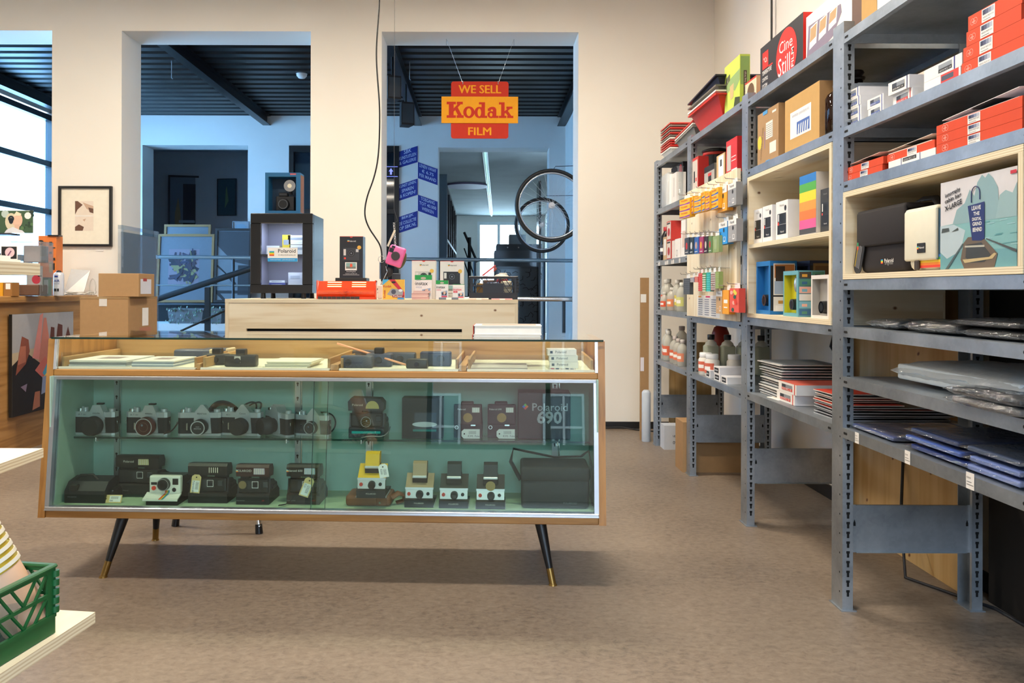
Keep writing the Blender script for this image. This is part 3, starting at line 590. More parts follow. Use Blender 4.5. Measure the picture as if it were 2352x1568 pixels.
folder('folding instant camera with dark leather panels and silver front, middle of the low row', 1041, 1169, '#1c2220', dy=.02)
t = folder('black folding instant camera with a gold sonar disc, last of the low row', 1126, 1171, '#16171a', sonar=True, dy=.02)
t = folder('yellow folding instant camera set on a brown leather case', 852, 1143, '#e0b21c', dy=.005, z=.318)
tagcard(t, False, .050, .034, '€250', (R(-8), R(80), 0), (.030, -.012, .098), 1)
x, y = cl(850, 1165, .276); v = CMAT @ Vector((x, y + .01, .2762)); t = thing('leather_camera_case', 'brown leather camera case with a rolled strap, under the yellow camera', 'camera case', v, CYAW); BRL = c('#7a4a2c', .5)
MB().box(-.095, 0, 0, .075, .12, .041, BRL, .012, 3, True).build('body', t); MB().box(.02, -.003, .004, .06, .01, .036, BRL, .004, 2).cyl((.035, -.002, .016), (.035, -.006, .016), .004, .004, CHROME, 12).build('flap', t)
MB().tube([(.075, .02, .03), (.10, .03, .045), (.12, .04, .035), (.115, .05, .012), (.09, .04, .006)], .012, BRL, 8, .3).build('strap', t)
# upper shelf, right half
t = boxcam('grey instant camera with half-moon gold flash and turquoise bar on the glass shelf', 843, 1003, z=.5147, w_=.136, mark='Polaroid', flash='#d9c27c', round_flash=True, body='#2c3036', top='#2b2c31', lens='round', teal=True, dy=-.02)
strap('checked twine tie lying on the glass shelf under the grey instant camera', [(830, 1005, -.1), (850, 1001, -.12), (880, 1003, -.12), (894, 990, -.08), (896, 980, -.04)], .0022, c('#8a8a88', .7), 1)
def sonar(label, px, py, band, mark, dx=0):
    x, y = cl(px, py, .514); v = CMAT @ Vector((x, y + .012, .5147)); t = thing('instant_camera', label, 'camera', v, CYAW, 'tall instant cameras with gold discs')
    MB().prism([(0, 0), (.10, 0), (.11, .04), (.05, .075), (.02, .12), (.004, .128), (0, .05)], -.054, .054, BLACK, 'x').build('body', t)
    MB().box(-.054, -.002, .050, .054, .022, .128, c(band, .5), .004, 2).box(-.027, .0, .126, .022, .022, .139, c(band, .5), .003).build('front_panel', t)
    MB().disc(0, .078, .018, -.0026, c('#a07c46', .4, .3)).build('sonar_disc', t, label='gold sonar disc')
    b = MB(); b.box(.016, -.006, .098, .046, 0, .118, c('#d8c8bc', .15, .2), .001)
    for k in range(4): b.rect(.019 + k * .0065, .100, .0215 + k * .0065, .116, -.0063, c('#f4f0ea', .1))
    b.build('flash_lamp', t); MB().text(mark, -.024, .107, -.0028, WHITE, h=.0065).build('lettering', t)
    MB().ring(-.043, .040, .0055, .007, -.0005, CHROME).build('button_ring', t)
    MB().box(.012, -.012, .048, .03, 0, .053, CHROME).build('catch', t)
    tagcard(t, False, .070, .036, '€395  Polaroid SLR680', (R(-10), 0, 0), (.012 + dx, -.022, .001), 1); return t
sonar('tall brownish instant camera with rainbow mark and white barcode tag', 1074, 1007, '#3c302c', 'Polaroid')
sonar('tall black instant camera lettered 690 with white barcode tag', 1152, 1007, '#1b1a1e', 'Polaroid 690', .004)
x, y = cl(968, 1010, .514); v = CMAT @ Vector((x, y + .02, .5147))
def dk(b, w_, h, d):
    b.rect(-.03, .03, .055, .10, -.0006, c('#3a4250', .2)); b.disc(.01, .055, .048, -.0012, c('#c8ccd0', .3), 24, .010); b.rect(-.035, .028, .055, .036, -.0012, c('#1f7f7c', .4))
t = pbox('display_carton', 'tall black carton with printed camera panel on the glass shelf', 'box', v, CYAW, .155, .07, .155, BLK2, BLACK, BLACK, dk)
t = thing('camera_carton', 'large black carton lettered Polaroid 690 at the right end of the glass shelf', 'box', CMAT @ Vector((*cl(1250, 1010, .514)[:1], .20, .5147)), CYAW)
MB().box(-.10, 0, 0, .10, .10, .178, BLACK, .002).build('carton', t)
b = MB(); GR_ = c('#a8aab0', .5); b.text('Polaroid', .022, .108, -.0006, GR_, w=.135, bold=.01).text('690', .02, .058, -.0006, GR_, w=.095, bold=.03)
for dx, dz, q in ((-.006, 0, '#2f6fd8'), (0, .006, '#5cb85a'), (.006, 0, '#e8742a'), (0, -.006, '#d8382c')): b.poly([(-.072 + dx - .006, .124 + dz), (-.072 + dx, .124 + dz - .006), (-.072 + dx + .006, .124 + dz), (-.072 + dx, .124 + dz + .006)], -.0006, c(q, .5))
b.build('printed_label', t)
# black shoulder bag on the floor, right
t = thing('camera_bag', 'black soft camera bag with shoulder strap on the case floor, right end', 'bag', CMAT @ Vector((*cl(1275, 1168, .276)[:1], .10, .2762)), CYAW)
BAG = c('#20242c', .7); MB().box(-.125, 0, 0, .125, .16, .13, BAG, .012, 3, True).build('body', t); MB().box(-.128, -.006, .10, .128, .17, .155, c('#171a20', .7), .012, 3, True).build('lid', t)
MB().text('POLAROID', .055, .018, -.0008, c('#6a6e76', .5), w=.05).build('lettering', t)
MB().tube([(-.128, .03, .10), (-.165, .02, .17), (-.155, .03, .215), (-.10, .05, .20), (0, .08, .175), (.10, .05, .185), (.125, .03, .21), (.137, .02, .15), (.132, -.004, .05), (.137, -.012, .016)], .009, BLK2, 8, .35).build('strap', t)

# ---------------------------------------------------------------- things in the gallery drawers
def gal(px, py, z, dy=0):
    v = on(px, py, z); l = CINV @ v; return CMAT @ Vector((l.x, dy, z))
def stack(name, label, cat, px, w_, d, n, th, cols, dyy, zz=.7905, yaw=0, group=None, jit=.004):
    l = (CINV @ at(px, 830, 3.05 + dyy * .6)).x; zc = zz
    for k in range(n):
        j = random.uniform(-jit, jit); v = CMAT @ Vector((l + j, dyy + j, zc)); b = MB(); b.box(-w_ / 2, 0, 0, w_ / 2, d, th * .92, c(cols[k % len(cols)], .6), .0004)
        if k == n - 1 and name != 'card_sheet': b.add([(-w_ * .2, d * .3, th * .92 + .0004), (w_ * .2, d * .3, th * .92 + .0004), (w_ * .2, d * .7, th * .92 + .0004), (-w_ * .2, d * .7, th * .92 + .0004)], [(0, 1, 2, 3)], c('#a08c88', .6))
        o = MB(); solo(name, b, label(k, n), cat, v, CYAW + yaw + random.uniform(-.02, .02), group); zc += th
ordn = ['bottom', 'second', 'third', 'fourth', 'fifth', 'sixth', 'seventh', 'eighth', 'ninth', 'tenth']
def lay(w1): return lambda k, n: w1 + (', topmost' if k == n - 1 else ', lowest' if k == 0 else ', %s from bottom' % ordn[k])
stack('photo_print', lay('grey-edged mounted print in the leftmost drawer'), 'photograph', 240, .22, .24, 3, .008, ['#c8ccd0', '#8e9296', '#e8e4da'], .10, group='prints piled in the leftmost drawer')
stack('photo_print', lay('narrow plastic-sleeved print beside the wide prints'), 'photograph', 368, .16, .22, 4, .0055, ['#9aa6b4', '#dfe4ea', '#8a96a6', '#e6e2d8'], .11, group='sleeved prints in the leftmost drawer')
stack('card_sheet', lay('cream card fanned in the second drawer'), 'card', 672, .17, .18, 5, .0045, ['#efe8d0', '#e6dfc6'], .10, group='cream cards in the second drawer', jit=.008)
for k, (px, py, dyy, wd) in enumerate(((440, 802, .36, .16), (478, 800, .42, .12))):
    l = (CINV @ at(px, py, 3.3)).x; v = CMAT @ Vector((l, dyy, .7905)); t = thing('padded_case', ['grey bubble-wrapped case with a cream band, front one behind the prints', 'small wrapped case with a cream band, rear one'][k], 'camera case', v, CYAW)
    MB().box(-wd / 2, 0, 0, wd / 2, .08, .046, c('#4c5462', .35), .010, 3, True).build('body', t); MB().box(wd / 2 - .012, -.002, -.0, wd / 2 + .004, .082, .048, c('#d8c8a0', .6), .004).build('band', t)
def comp(label, px, dyy, w_, h, col, yaw=0, lx=0, hood=True, sq=False):
    l = (CINV @ at(px, 830, 3.04 + dyy * .8)).x; v = CMAT @ Vector((l, dyy, .7905)); t = thing('compact_camera', label, 'camera', v, CYAW + yaw, 'small cameras in the gallery drawers'); m = c(col, .4)
    MB().box(-w_ / 2, 0, 0, w_ / 2, .045, h, m, .007, 3, True).build('body', t)
    if hood: MB().box(-.018, .006, h - .004, .018, .04, h + .022, BLACK, .004, 2).build('viewfinder_hump', t)
    if sq: MB().box(lx - .012, -.003, h * .35, lx + .012, .001, h * .35 + .024, c('#c9c6bb', .4), .001).build('front_plate', t)
    MB().cyl((lx, 0, h * .5), (lx, -.010, h * .5), h * .28, h * .25, BLACK, 20).disc(lx, h * .5, h * .15, -.0104, c('#2c3644', .1)).build('lens', t); return t
comp('small black camera with a tall hump and side knob in the second drawer', 508, .19, .09, .042, '#16171a')
comp('black toy camera with a square pale front plate in the second drawer', 566, .12, .12, .045, '#1a1b1e', lx=-.008, sq=True)
comp('blue-grey long camera with lens at left end of the third drawer', 830, .10, .12, .046, '#39445a', hood=False, lx=-.03)
comp('blue-grey upright camera in the middle of the third drawer', 878, .16, .10, .05, '#34405a')
comp('dark camera with a domed top at the back of the third drawer', 925, .24, .12, .048, '#2c3442', hood=False)
comp('dark blue camera with rounded top at the right of the third drawer', 1005, .20, .12, .055, '#2b3548', hood=False, lx=.02)
comp('small black camera with yellow cord at the front of the third drawer', 965, .085, .08, .036, '#1d2227', hood=False)
comp('flat grey camera in a clear bag behind the pencil of the third drawer', 842, .33, .10, .05, '#4c4a50', hood=False)
a = CINV @ at(776, 792, 3.25); q = CINV @ at(938, 836, 3.07)
t = thing('light_wand', 'pink-orange translucent rod with a yellow end leaning across the third drawer', 'rod', CMAT @ Vector((q.x, .098, .80)), CYAW)
MB().tube([(0, 0, .004), (a.x - q.x, .22, .068)], .004, c('#f0a880', .35), 10).build('rod', t); MB().tube([(0, 0, .0), (.012, -.004, -.006), (.010, .006, -.008)], .005, c('#d8d060', .4)).build('end_cap', t)
for k in range(3):
    def dw(b, w_, h, d): b.text('Polaroid', -.005, h * .4, -.0006, DKG, h=h * .38); b.rect(-w_ * .42, h * .35, -w_ * .33, h * .75, -.0006, DKG)
    l = (CINV @ at(1290 + [4, 3, 0][k], 830, 3.08)).x
    pbox('film_box', 'small white film box lettered Polaroid, ' + ['lowest', 'middle', 'top'][k] + ' of three in the right drawer', 'box', CMAT @ Vector((l, .16, .7905 + k * .0235)), CYAW + (k - 1) * .03, .108, .08, .023, c('#e6e2da', .5), c('#d8d4cc', .5), None, dw, 'white film boxes in the right drawer')
l = (CINV @ at(1290, 845, 3.0)).x; b = MB(); b.add([(-.045, 0, 0), (.05, 0, 0), (.055, .04, .001), (-.05, .04, .001)], [(0, 1, 2, 3)], c('#c8b8b0', .2))
for k in range(5): b.box(-.04 + k * .018, .008, .001, -.028 + k * .018, .03, .004, c(['#b84038', '#2c3c5a', '#d8c8b0', '#333', '#a8a8a8'][k] if k != 3 else '#333333', .3), .001)
solo('badge_packet', b, 'clear packet of small red and blue badges at the front of the right drawer', 'packet', CMAT @ Vector((l, .085, .7915)), CYAW)
stack('card_sheet', lay('thin plastic-covered sheet in the right drawer'), 'card', 1140, .24, .2, 3, .002, ['#c8dce0', '#e8b8a0', '#e8e4d8'], .10, group='flat sheets in the right drawer')
# books on the glass top
v = CMAT @ Vector(((CINV @ at(1164, 780, 3.14)).x, .17, .9036))
for k, (th, col, nm) in enumerate(((.010, '#e4e0da', 'thin white book lying flat under the thick one on the glass top'), (.034, '#f2efea', 'thick book with white pages and red spine ends on the glass top'))):
    t = thing('book', nm, 'book', v + Vector((.003 * k, .004 * k, .011 * k)), CYAW); q = MB(); q.box(-.125, .004, .001, .128, .175, th - .001, c('#f4f1ec', .8)); q.build('pages', t)
    q = MB(); q.box(-.130, 0, th - .002, .130, .18, th, c(col, .4)).box(-.130, 0, 0, .130, .18, .0015, c(col, .4)).box(-.131, 0, 0, -.128, .18, th, c('#b8402f', .5)); q.build('cover', t)
    if k: MB().add([(-.10, .03, th + .0006), (.11, .03, th + .0006), (.11, .15, th + .0006), (-.10, .15, th + .0006)], [(0, 1, 2, 3)], c('#cdb0a0', .5)).build('cover_picture', t)
# ---- stool behind the case: chrome legs with black rubber feet
t = thing('stool', 'chrome-legged stool behind the display case, rubber feet showing under it', 'stool', (-1.2, 3.86, 0))
for i, (fx, fy_) in enumerate(((-.20, -.15), (.215, -.26), (.2, .2), (-.2, .2))):
    o = MB().cyl((fx, fy_, .03), (fx * .5, fy_ * .5, .6), .011, .011, CHROME, 14).build('leg', t); MB().cyl((fx, fy_, 0), (fx * .98, fy_ * .98, .04), .017, .015, BLACK, 14).build('rubber_foot', o)
MB().cyl((0, 0, .6), (0, 0, .64), .17, .165, BLACK, 28).build('seat', t)
# ---------------------------------------------------------------- birch ply counter behind the case
CT = 1.035; CYF = 4.15
xa = at(517, 690, CYF).x; xb = at(1190, 690, CYF).x
t = thing('shop_counter', 'pale birch plywood counter with a long black slot behind the glass case', 'counter', ((xa + xb) / 2, CYF, 0)); W = (xb - xa) / 2
za, zb = at(800, 755, CYF).z, at(800, 767, CYF).z; sa, sb = at(565, 760, CYF).x - (xa + xb) / 2, at(1061, 760, CYF).x - (xa + xb) / 2
b = MB(); PX = PLY['x']
b.box(-W + .018, .004, za, W - .018, .022, CT - .018, PX).box(-W + .018, .004, .05, W - .018, .022, zb, PX).box(-W + .018, .004, zb, sa, .022, za, PX).box(sb, .004, zb, W - .018, .022, za, PX)
b.build('front_panel', t); MB().box(-W + .03, .03, zb - .06, W - .03, .035, za + .06, HOLE).build('slot_backing', t)
for s in (-1, 1): MB().board(-W if s < 0 else W - .018, 0, 0, -W + .018 if s < 0 else W, .62, CT - .018, PX, 'x').build('side_panel', t)
MB().board(-W, -.002, CT - .018, W, .64, CT, PX, 'z').build('counter_top', t)
def cdeco(f): return f
# mini fridge
l = at(646, 672, 4.35); t = thing('mini_fridge', 'black mini fridge with glass door lit inside, on the counter left end', 'fridge', (l.x, 4.35, CT)); FB = c('#17171b', .25, coat=.3)
fw = .334 / 2; fh = .455; b = MB(); b.box(-fw, .03, .03, -fw + .02, .30, fh, FB).box(fw - .02, .03, .03, fw, .30, fh, FB).box(-fw, .03, .03, fw, .30, .05, FB).box(-fw, .03, fh - .02, fw, .30, fh, FB).box(-fw, .28, .03, fw, .30, fh, FB)
b.box(-fw + .02, .275, .05, fw - .02, .279, fh - .02, c('#8e90a8', .4)).box(-fw + .0205, .03, .05, -fw + .024, .27, fh - .02, c('#a4a6c0', .4)).box(fw - .024, .03, .05, fw - .0205, .27, fh - .02, c('#a4a6c0', .4)); b.build('body', t)
d = MB(); wx, wz0, wz1 = .112, .075, .405
d.hexa([(-fw, 0, .03), (fw, 0, .03), (fw, .028, .03), (-fw, .028, .03)], [(-fw, 0, wz0), (fw, 0, wz0), (fw, .028, wz0), (-fw, .028, wz0)], FB)
d.box(-fw, 0, wz1, fw, .028, fh + .004, FB, .003).box(-fw, 0, wz0, -wx, .028, wz1, FB, .003).box(wx, 0, wz0, fw, .028, wz1, FB, .003)
do = d.build('door', t); MB().box(-wx, .012, wz0, wx, .015, wz1, GLASS).build('glass_pane', do)
for s in (-1, 1): MB().cyl((s * .11, .05, 0), (s * .11, .05, .032), .014, .012, BLACK, 14).build('foot', t); MB().cyl((s * .11, .26, 0), (s * .11, .26, .032), .014, .012, BLACK, 14).build('foot', t)
MB().box(-fw + .022, .05, .235, fw - .022, .27, .241, c('#20242c', .3)).build('shelf', t)
MB().cyl((.01, .10, fh - .021), (.01, .10, fh - .028), .022, .018, c('#eaf4ff', .3, emit=6), 16).build('lamp', t)
area('fridge_lamp', (l.x, 4.45, CT + fh - .035), (0, 0, 0), .14, .08, 1.0, (.75, .82, 1.0))
area('fridge_lamp_lower', (l.x, 4.42, CT + .23), (0, 0, 0), .14, .06, .6, (.75, .8, 1.0))
b = MB(); b.box(-.075, .006, .20, .085, .010, .275, PAPER); b.rect(-.075, .20, .085, .2185, .0055, c('#2a9ad8', .5)); rainbow(b, -.066, .230, .026, .0055)
b.text('Polaroid', .028, .247, .0052, DKG, w=.094, bold=.006).text('ORIGINALS', .028, .232, .0052, DKG, w=.094, h=.006).text('Authorised Dealer - polaroidoriginals.com', .005, .206, .0050, WHITE, w=.13)
b.build('door_sign', do, label='white and blue dealer sign on the fridge door')
fcon = [('#e8eef8', -.085, .242, .07, .05), ('#d8c040', -.005, .242, .045, .11), ('#c9d2e2', .045, .242, .035, .05), ('#dfe6f2', .062, .242, .09, .055), ('#3a4a98', -.06, .052, .09, .035), ('#d8e2f0', -.06, .088, .085, .012), ('#c23c48', .06, .052, .07, .02), ('#b4bccc', .05, .074, .08, .07), ('#e8ecf8', .058, .30, .10, .05)]
for i, (col, x, z, w_, h_) in enumerate(fcon):
    pbox('film_packet', ['pale blue-white film box at left on the upper fridge shelf', 'yellow film box standing in the fridge', 'thin white box behind the yellow one in the fridge', 'white film box at right on the upper fridge shelf', 'dark blue film box on the fridge floor', 'flat white box on the blue box in the fridge', 'red and white film packet on the fridge floor', 'clear film bag standing on the red packet in the fridge', 'white box on top of the right film box in the fridge'][i], 'box', (l.x + x * .93, 4.35 + (.13 if i not in (2,) else .2), CT + z), 0, w_, .06, h_, c(col, .4), c(col, .4), None, (lambda b, w_, h, d: b.rect(-w_ * .35, h * .5, w_ * .3, h * .75, -.0006, c('#98a4b8', .5))), 'film boxes inside the mini fridge')
# blue camera box on the fridge
l2 = at(649, 489, 4.40); t = thing('camera_carton', 'blue window carton holding a flash camera, on top of the mini fridge', 'box', (l2.x, 4.40, CT + fh + .0045)); bw = .19 / 2; bh = .225; BB = c('#1f6a9c', .5)
b = MB(); b.box(-bw, 0, 0, -bw + .018, .10, bh, BB).box(bw - .022, 0, 0, bw, .10, bh, BB).box(-bw, 0, 0, bw, .10, .018, BB).box(-bw, 0, bh - .022, bw, .10, bh, BB).box(-bw, .085, 0, bw, .10, bh, c('#12334c', .5)); b.build('carton', t)
b = MB(); b.rect(bw - .055, bh - .012, bw - .022, bh - .004, -.0006, c('#c83038', .5)).text('LOMOGRAPHY', bw - .038, bh - .0105, -.0009, WHITE, w=.028); b.build('printed_label', t)
MB().add([(bw + .0006, .01, .01), (bw + .0006, .09, .01), (bw + .0006, .09, bh - .01), (bw + .0006, .01, bh - .01)], [(0, 1, 2, 3)], c('#7a5038', .5)).build('side_picture', t)
k = MB(); k.box(-.045, .03, .02, .055, .07, .10, BLK2, .006, 2).box(-.03, .03, .10, .02, .06, .12, DKG, .004); ko = k.build('toy_camera', t, label='black plastic camera body inside the carton')
MB().cyl((.0, .03, .055), (.0, .008, .055), .032, .028, BLACK, 24).ring(0, .055, .022, .026, .0072, c('#5a5e64', .3)).build('lens', ko)
MB().cyl((.035, .03, .155), (.035, .012, .155), .016, .032, c('#c9ccd2', .15, .8), 20).disc(.035, .155, .012, .0112, c('#f2ead0', .2)).build('flash_dish', ko); MB().box(.028, .03, .11, .042, .05, .15, BLACK).build('flash_stem', ko)
# generic instant camera carton with printed camera
def camdeco(dark, sticker=True, red=True):
    def f(b, w_, h, d):
        y = -.0006; ink = WHITE if dark else DKG; cam_ = c('#26272c', .5) if not dark else c('#3a3c42', .5)
        b.text('Polaroid', w_ * .04, h * .865, y, ink, w=w_ * .30, bold=.004); rainbow(b, -w_ * .17, h * .865, h * .045, y)
        if red: b.disc(0, h * .999, w_ * .07, y, c('#d8453a', .5), 14, h * .035, 180, 360).rect(-w_ / 2, h * .99, w_ / 2, h, y, c('#d8453a', .5))
        b.rect(-w_ * .36, h * .42, w_ * .34, h * .72, y, cam_ if dark or not sticker or red == 2 else c('#c8c6c2', .5)).disc(0, h * .59, w_ * .15, y - .0003, c('#1b1c20', .4)).ring(0, h * .59, w_ * .10, w_ * .115, y - .0006, c('#6a6e74', .4)).disc(0, h * .59, w_ * .03, y - .0006, c('#8a8e94', .3))
        b.rect(-w_ * .33, h * .54, -w_ * .23, h * .69, y - .0003, c('#dcdad6', .4)).rect(w_ * .20, h * .62, w_ * .31, h * .69, y - .0003, c('#2a2c32' if not dark else '#c8c8c8', .4)).disc(-w_ * .27, h * .47, w_ * .045, y - .0004, c('#e0442e', .5))
        if sticker: b.disc(w_ * .34, h * .73, w_ * .085, y - .0008, c('#e8b850', .5))
        b.rect(-w_ * .38, h * .38, w_ * .36, h * .42, y - .0004, c('#202126', .5))
        b.rect(-w_ * .26, h * .18, w_ * .24, h * .375, y - .0004, PAPER).rect(-w_ * .22, h * .22, w_ * .20, h * .36, y - .0007, c('#8ab4b0', .5)).rect(-w_ * .22, h * .22, w_ * .20, h * .27, y - .0009, c('#7a8078', .5))
        if dark: b.disc(0, h * .30, w_ * .06, y - .0011, c('#e05a38', .5), 12, h * .045)
        b.text('Everything Box', 0, h * .13, y, ink, w=w_ * .4, bold=.01).text('Camera and film set', 0, h * .09, y, ink, w=w_ * .5).rect(-w_ * .35, h * .065, w_ * .35, h * .072, y, ink)
    return f
l3 = at(807, 640, 4.45); MB_ = None
pd = thing('black_plinth', 'low black plinth box under the tall black camera box', 'plinth', (l3.x, 4.43, CT)); zt = at(807, 638, 4.44).z - CT
MB().box(-.085, 0, 0, .085, .12, zt, c('#22221f', .5), .002).build('plinth', pd)
pbox('camera_carton', 'tall black instant camera box on a low plinth behind the orange lamp', 'box', (l3.x, 4.445, CT + zt + .0005), 0, .128, .09, .228, c('#25262a', .4), c('#1b1d26', .4), None, camdeco(True))
# orange slide viewer lamp
l4 = at(795, 684, 4.19); t = thing('darkroom_lamp', 'glossy orange metal lamp box with two glowing slot vents on the counter', 'lamp', (l4.x, 4.19, CT)); OR = c('#e4451c', .15, coat=.6)
b = MB(); W4 = .148
b.prism([(.012, .012), (.06, .012), (.06, .092), (.02, .094), (.0, .045), (-.006, .040)], -W4, W4, OR, 'x'); b.prism([(.0, .0), (.05, .0), (.05, .012), (.0, .012)], -W4 + .02, W4, OR, 'x')
b.box(W4, .0, .0, W4 + .006, .05, .098, OR, .002).box(-W4 - .006, .0, .0, -W4, .05, .098, OR, .002); b.build('housing', t)
b = MB(); GL = c('#ffd890', .5, emit=3.5)
for xx in (-.062, .065):
    for zz in (.064, .075, .086): b.box(xx - .036, .0205 - (.094 - zz) * .40 - .003, zz, xx + .036, .0205 - (.094 - zz) * .40 + .002, zz + (.0025 if zz == .075 else .004), GL)
b.build('glowing_slots', t, label='glowing warm slots')
b = MB(); q = c('#a82c18', .4); y = -.0065
for (x0, z0, x1, z1) in ((-.035, .030, 0, .055), (0, .055, .035, .030), (.035, .030, 0, .005), (0, .005, -.035, .030)): b.tube([(x0, y, z0 * .9 + .008), (x1, y, z1 * .9 + .008)], .0007, q, 4)
b.text('Agfa', 0, .030, y - .0002, q, w=.034); b.build('embossed_logo', t)
b = MB()
for k in range(9): b.box(-.145 + k * .024, -.004, .0005, -.123 + k * .024, -.001, .014, c('#3a2c28', .4))
b.build('slide_strip', t)
# disposable camera packet
def fun(b, w_, h, d):
    y = -.0006; YL = c('#f0b838', .5); RD = c('#cc2a3c', .5)
    b.poly([(-w_ / 2, h * .72), (-w_ * .2, h), (-w_ / 2, h)], y - .0002, c('#4ab0e0', .5)); b.poly([(-w_ * .22, h), (w_ * .05, h), (w_ * .5, h * .35), (w_ * .5, h * .12), (w_ * .3, h * .4)], y, RD)
    b.text('Kodak', -w_ * .28, h * .60, y - .0003, c('#c4303a', .5), w=w_ * .38, bold=.012).text('Kodak', -w_ * .37, h * .28, y - .0003, c('#c4303a', .5), h=w_ * .10, bold=.012, rot=R(90))
    b.poly([(-w_ * .3, h * .25), (-w_ * .1, h * .55), (w_ * .45, h * .48), (w_ * .42, h * .2), (w_ * .05, h * .12)], y - .0004, c('#9a9aa0', .4)).disc(.0, h * .38, w_ * .11, y - .0006, c('#4a4c5a', .3)).disc(w_ * .32, h * .45, w_ * .09, y - .0007, c('#e6e6ea', .3), 16, h * .07)
    b.rect(-w_ * .05, h * .10, w_ * .5, h * .22, y - .0008, c('#8a1c2c', .5)).text('FunSaver', w_ * .2, h * .125, y - .001, WHITE, w=w_ * .42, bold=.01).rect(w_ * .18, 0, w_ * .48, h * .09, y - .0009, c('#3a88c8', .5)).disc(0, h * .86, w_ * .10, y - .0009, c('#2a2020', .5), 14, h * .05)
l5 = at(904, 683, 4.19); pbox('disposable_camera_box', 'yellow and red disposable camera packet standing on the counter', 'box', (l5.x, 4.19, CT), R(2), .112, .035, .103, c('#efb944', .5), c('#efb944', .5), None, fun)
# instant camera cartons and film
l6 = at(973, 681, 4.36); pbox('camera_carton', 'white instant camera box printed with a white camera, behind the large film box', 'box', (l6.x, 4.36, CT), 0, .128, .1, .208, c('#e8e2de', .4), c('#ddd6cc', .4), c('#d8453a', .5), camdeco(False), 'white camera boxes on the counter')
l7 = at(1038, 681, 4.36); pbox('camera_carton', 'white instant camera box printed with a black camera, second on the counter', 'box', (l7.x, 4.36, CT), 0, .128, .1, .206, c('#e8e2de', .4), c('#ddd6cc', .4), c('#d8453a', .5), camdeco(False, True, 2), 'white camera boxes on the counter')
def instax(sub, col, tab=True):
    def f(b, w_, h, d):
        y = -.0006; G = c('#1f9a4a', .5); b.rect(-w_ / 2, h * .80, w_ / 2, h, y, G)
        if tab: b.disc(0, h * .87, w_ * .16, y - .0003, c('#b8b4a4', .5), 16, h * .05)
        b.text('FUJIFILM', -w_ * .3, h * .75, y, c('#8a9098', .5), w=w_ * .28).text('instax', -w_ * .46, h * .58, y - .0003, DKG if col == '#8a96b0' else c(col, .5) if sub == '' else DKG, w=w_ * .72, bold=.01, al='l')
        if sub: b.text(sub, -w_ * .45, h * .46, y - .0003, c(col, .5), w=w_ * .36, al='l')
        b.poly([(-w_ * .12, h * .42), (w_ * .46, h * .50), (w_ * .46, h * .1), (-w_ * .08, h * .04)], y - .0003, PAPER).poly([(-w_ * .08, h * .40), (w_ * .42, h * .47), (w_ * .42, h * .17), (-w_ * .05, h * .12)], y - .0006, c('#8fa4c0', .5))
        for k, (a, q, s_) in enumerate(((.06, '#3a3238', .08), (.17, '#d8a890', .07), (.29, '#2e2a30', .08), (.24, '#e0c0a8', .06))): b.disc(w_ * a, h * (.30 + .05 * (k % 2)), w_ * s_, y - .0009, c(q, .5), 12, h * .08)
        b.rect(-w_ * .04, h * .12, w_ * .42, h * .19, y - .0009, c(col, .5) if col != '#8a96b0' else c('#c8d4e8', .5))
    return f
z0 = CT
stk_l = at(966, 684, 4.19)
for k in range(7):
    cc = Vector((stk_l.x + random.uniform(-.003, .003) + (.004 if k > 4 else -.003), 4.19, z0)); b = MB(); b.box(-.043, 0, 0, .043, .055, .0062, c(['#d8b0ac', '#c79a98', '#e2c2bc'][k % 3], .6), .0006)
    solo('flyer_card', b, lay('pink card in the pile before the large film box')(k, 7), 'card', cc, random.uniform(-.05, .05), 'pink cards under the large film box'); z0 += .0065
pbox('film_box', 'large green-topped film box lettered instax WIDE', 'box', (at(972, 660, 4.25).x, 4.262, CT), 0, .090, .05, .128, c('#eeeae8', .5), c('#e8e4e0', .5), c('#1f9a4a', .5), instax('WIDE', '#8a96b0'), 'film boxes on the counter')
pbox('film_box', 'smaller green-topped film box lettered instax mini with a yellow seal', 'box', (at(1015, 680, 4.24).x, 4.25, CT), 0, .064, .05, .100, c('#eeeae8', .5), c('#e8e4e0', .5), c('#1f9a4a', .5), instax('mini', '#d83a5a'), 'film boxes on the counter')
def ins2(b, w_, h, d):
    instax('', '#d83a4a', False)(b, w_, h, d); b.rect(-w_ / 2, h * .78, w_ / 2, h * .965, -.0012, PAPER).rect(-w_ * .44, h * .44, -w_ * .1, h * .56, -.0012, c('#d83a4a', .5)).text('mini', -w_ * .27, h * .47, -.0015, WHITE, w=w_ * .2)
pbox('film_box', 'small white film box with red lettering, right of the green-topped pair', 'box', (at(1053, 680, 4.22).x, 4.25, CT), 0, .062, .045, .080, c('#eeeae8', .5), c('#e8e4e0', .5), c('#1f9a4a', .5), ins2, 'film boxes on the counter')
for px, w_, th, col, nm in ((1030, .10, .011, '#6a7284', 'flat grey card holder before the small film boxes'), (1099, .105, .008, '#e8d2c8', 'cream stack of cards before the black crate, left'), (1153, .108, .006, '#e0a0a4', 'pink stack of cards before the black crate, right')):
    v = at(px, 685, 4.18); solo('card_stack', MB().box(-w_ / 2, 0, 0, w_ / 2, .05, th, c(col, .6), .001).box(-.012, -.0012, 0, .016, .0, th * .96, PAPER), nm, 'cards', (v.x, 4.18, CT))
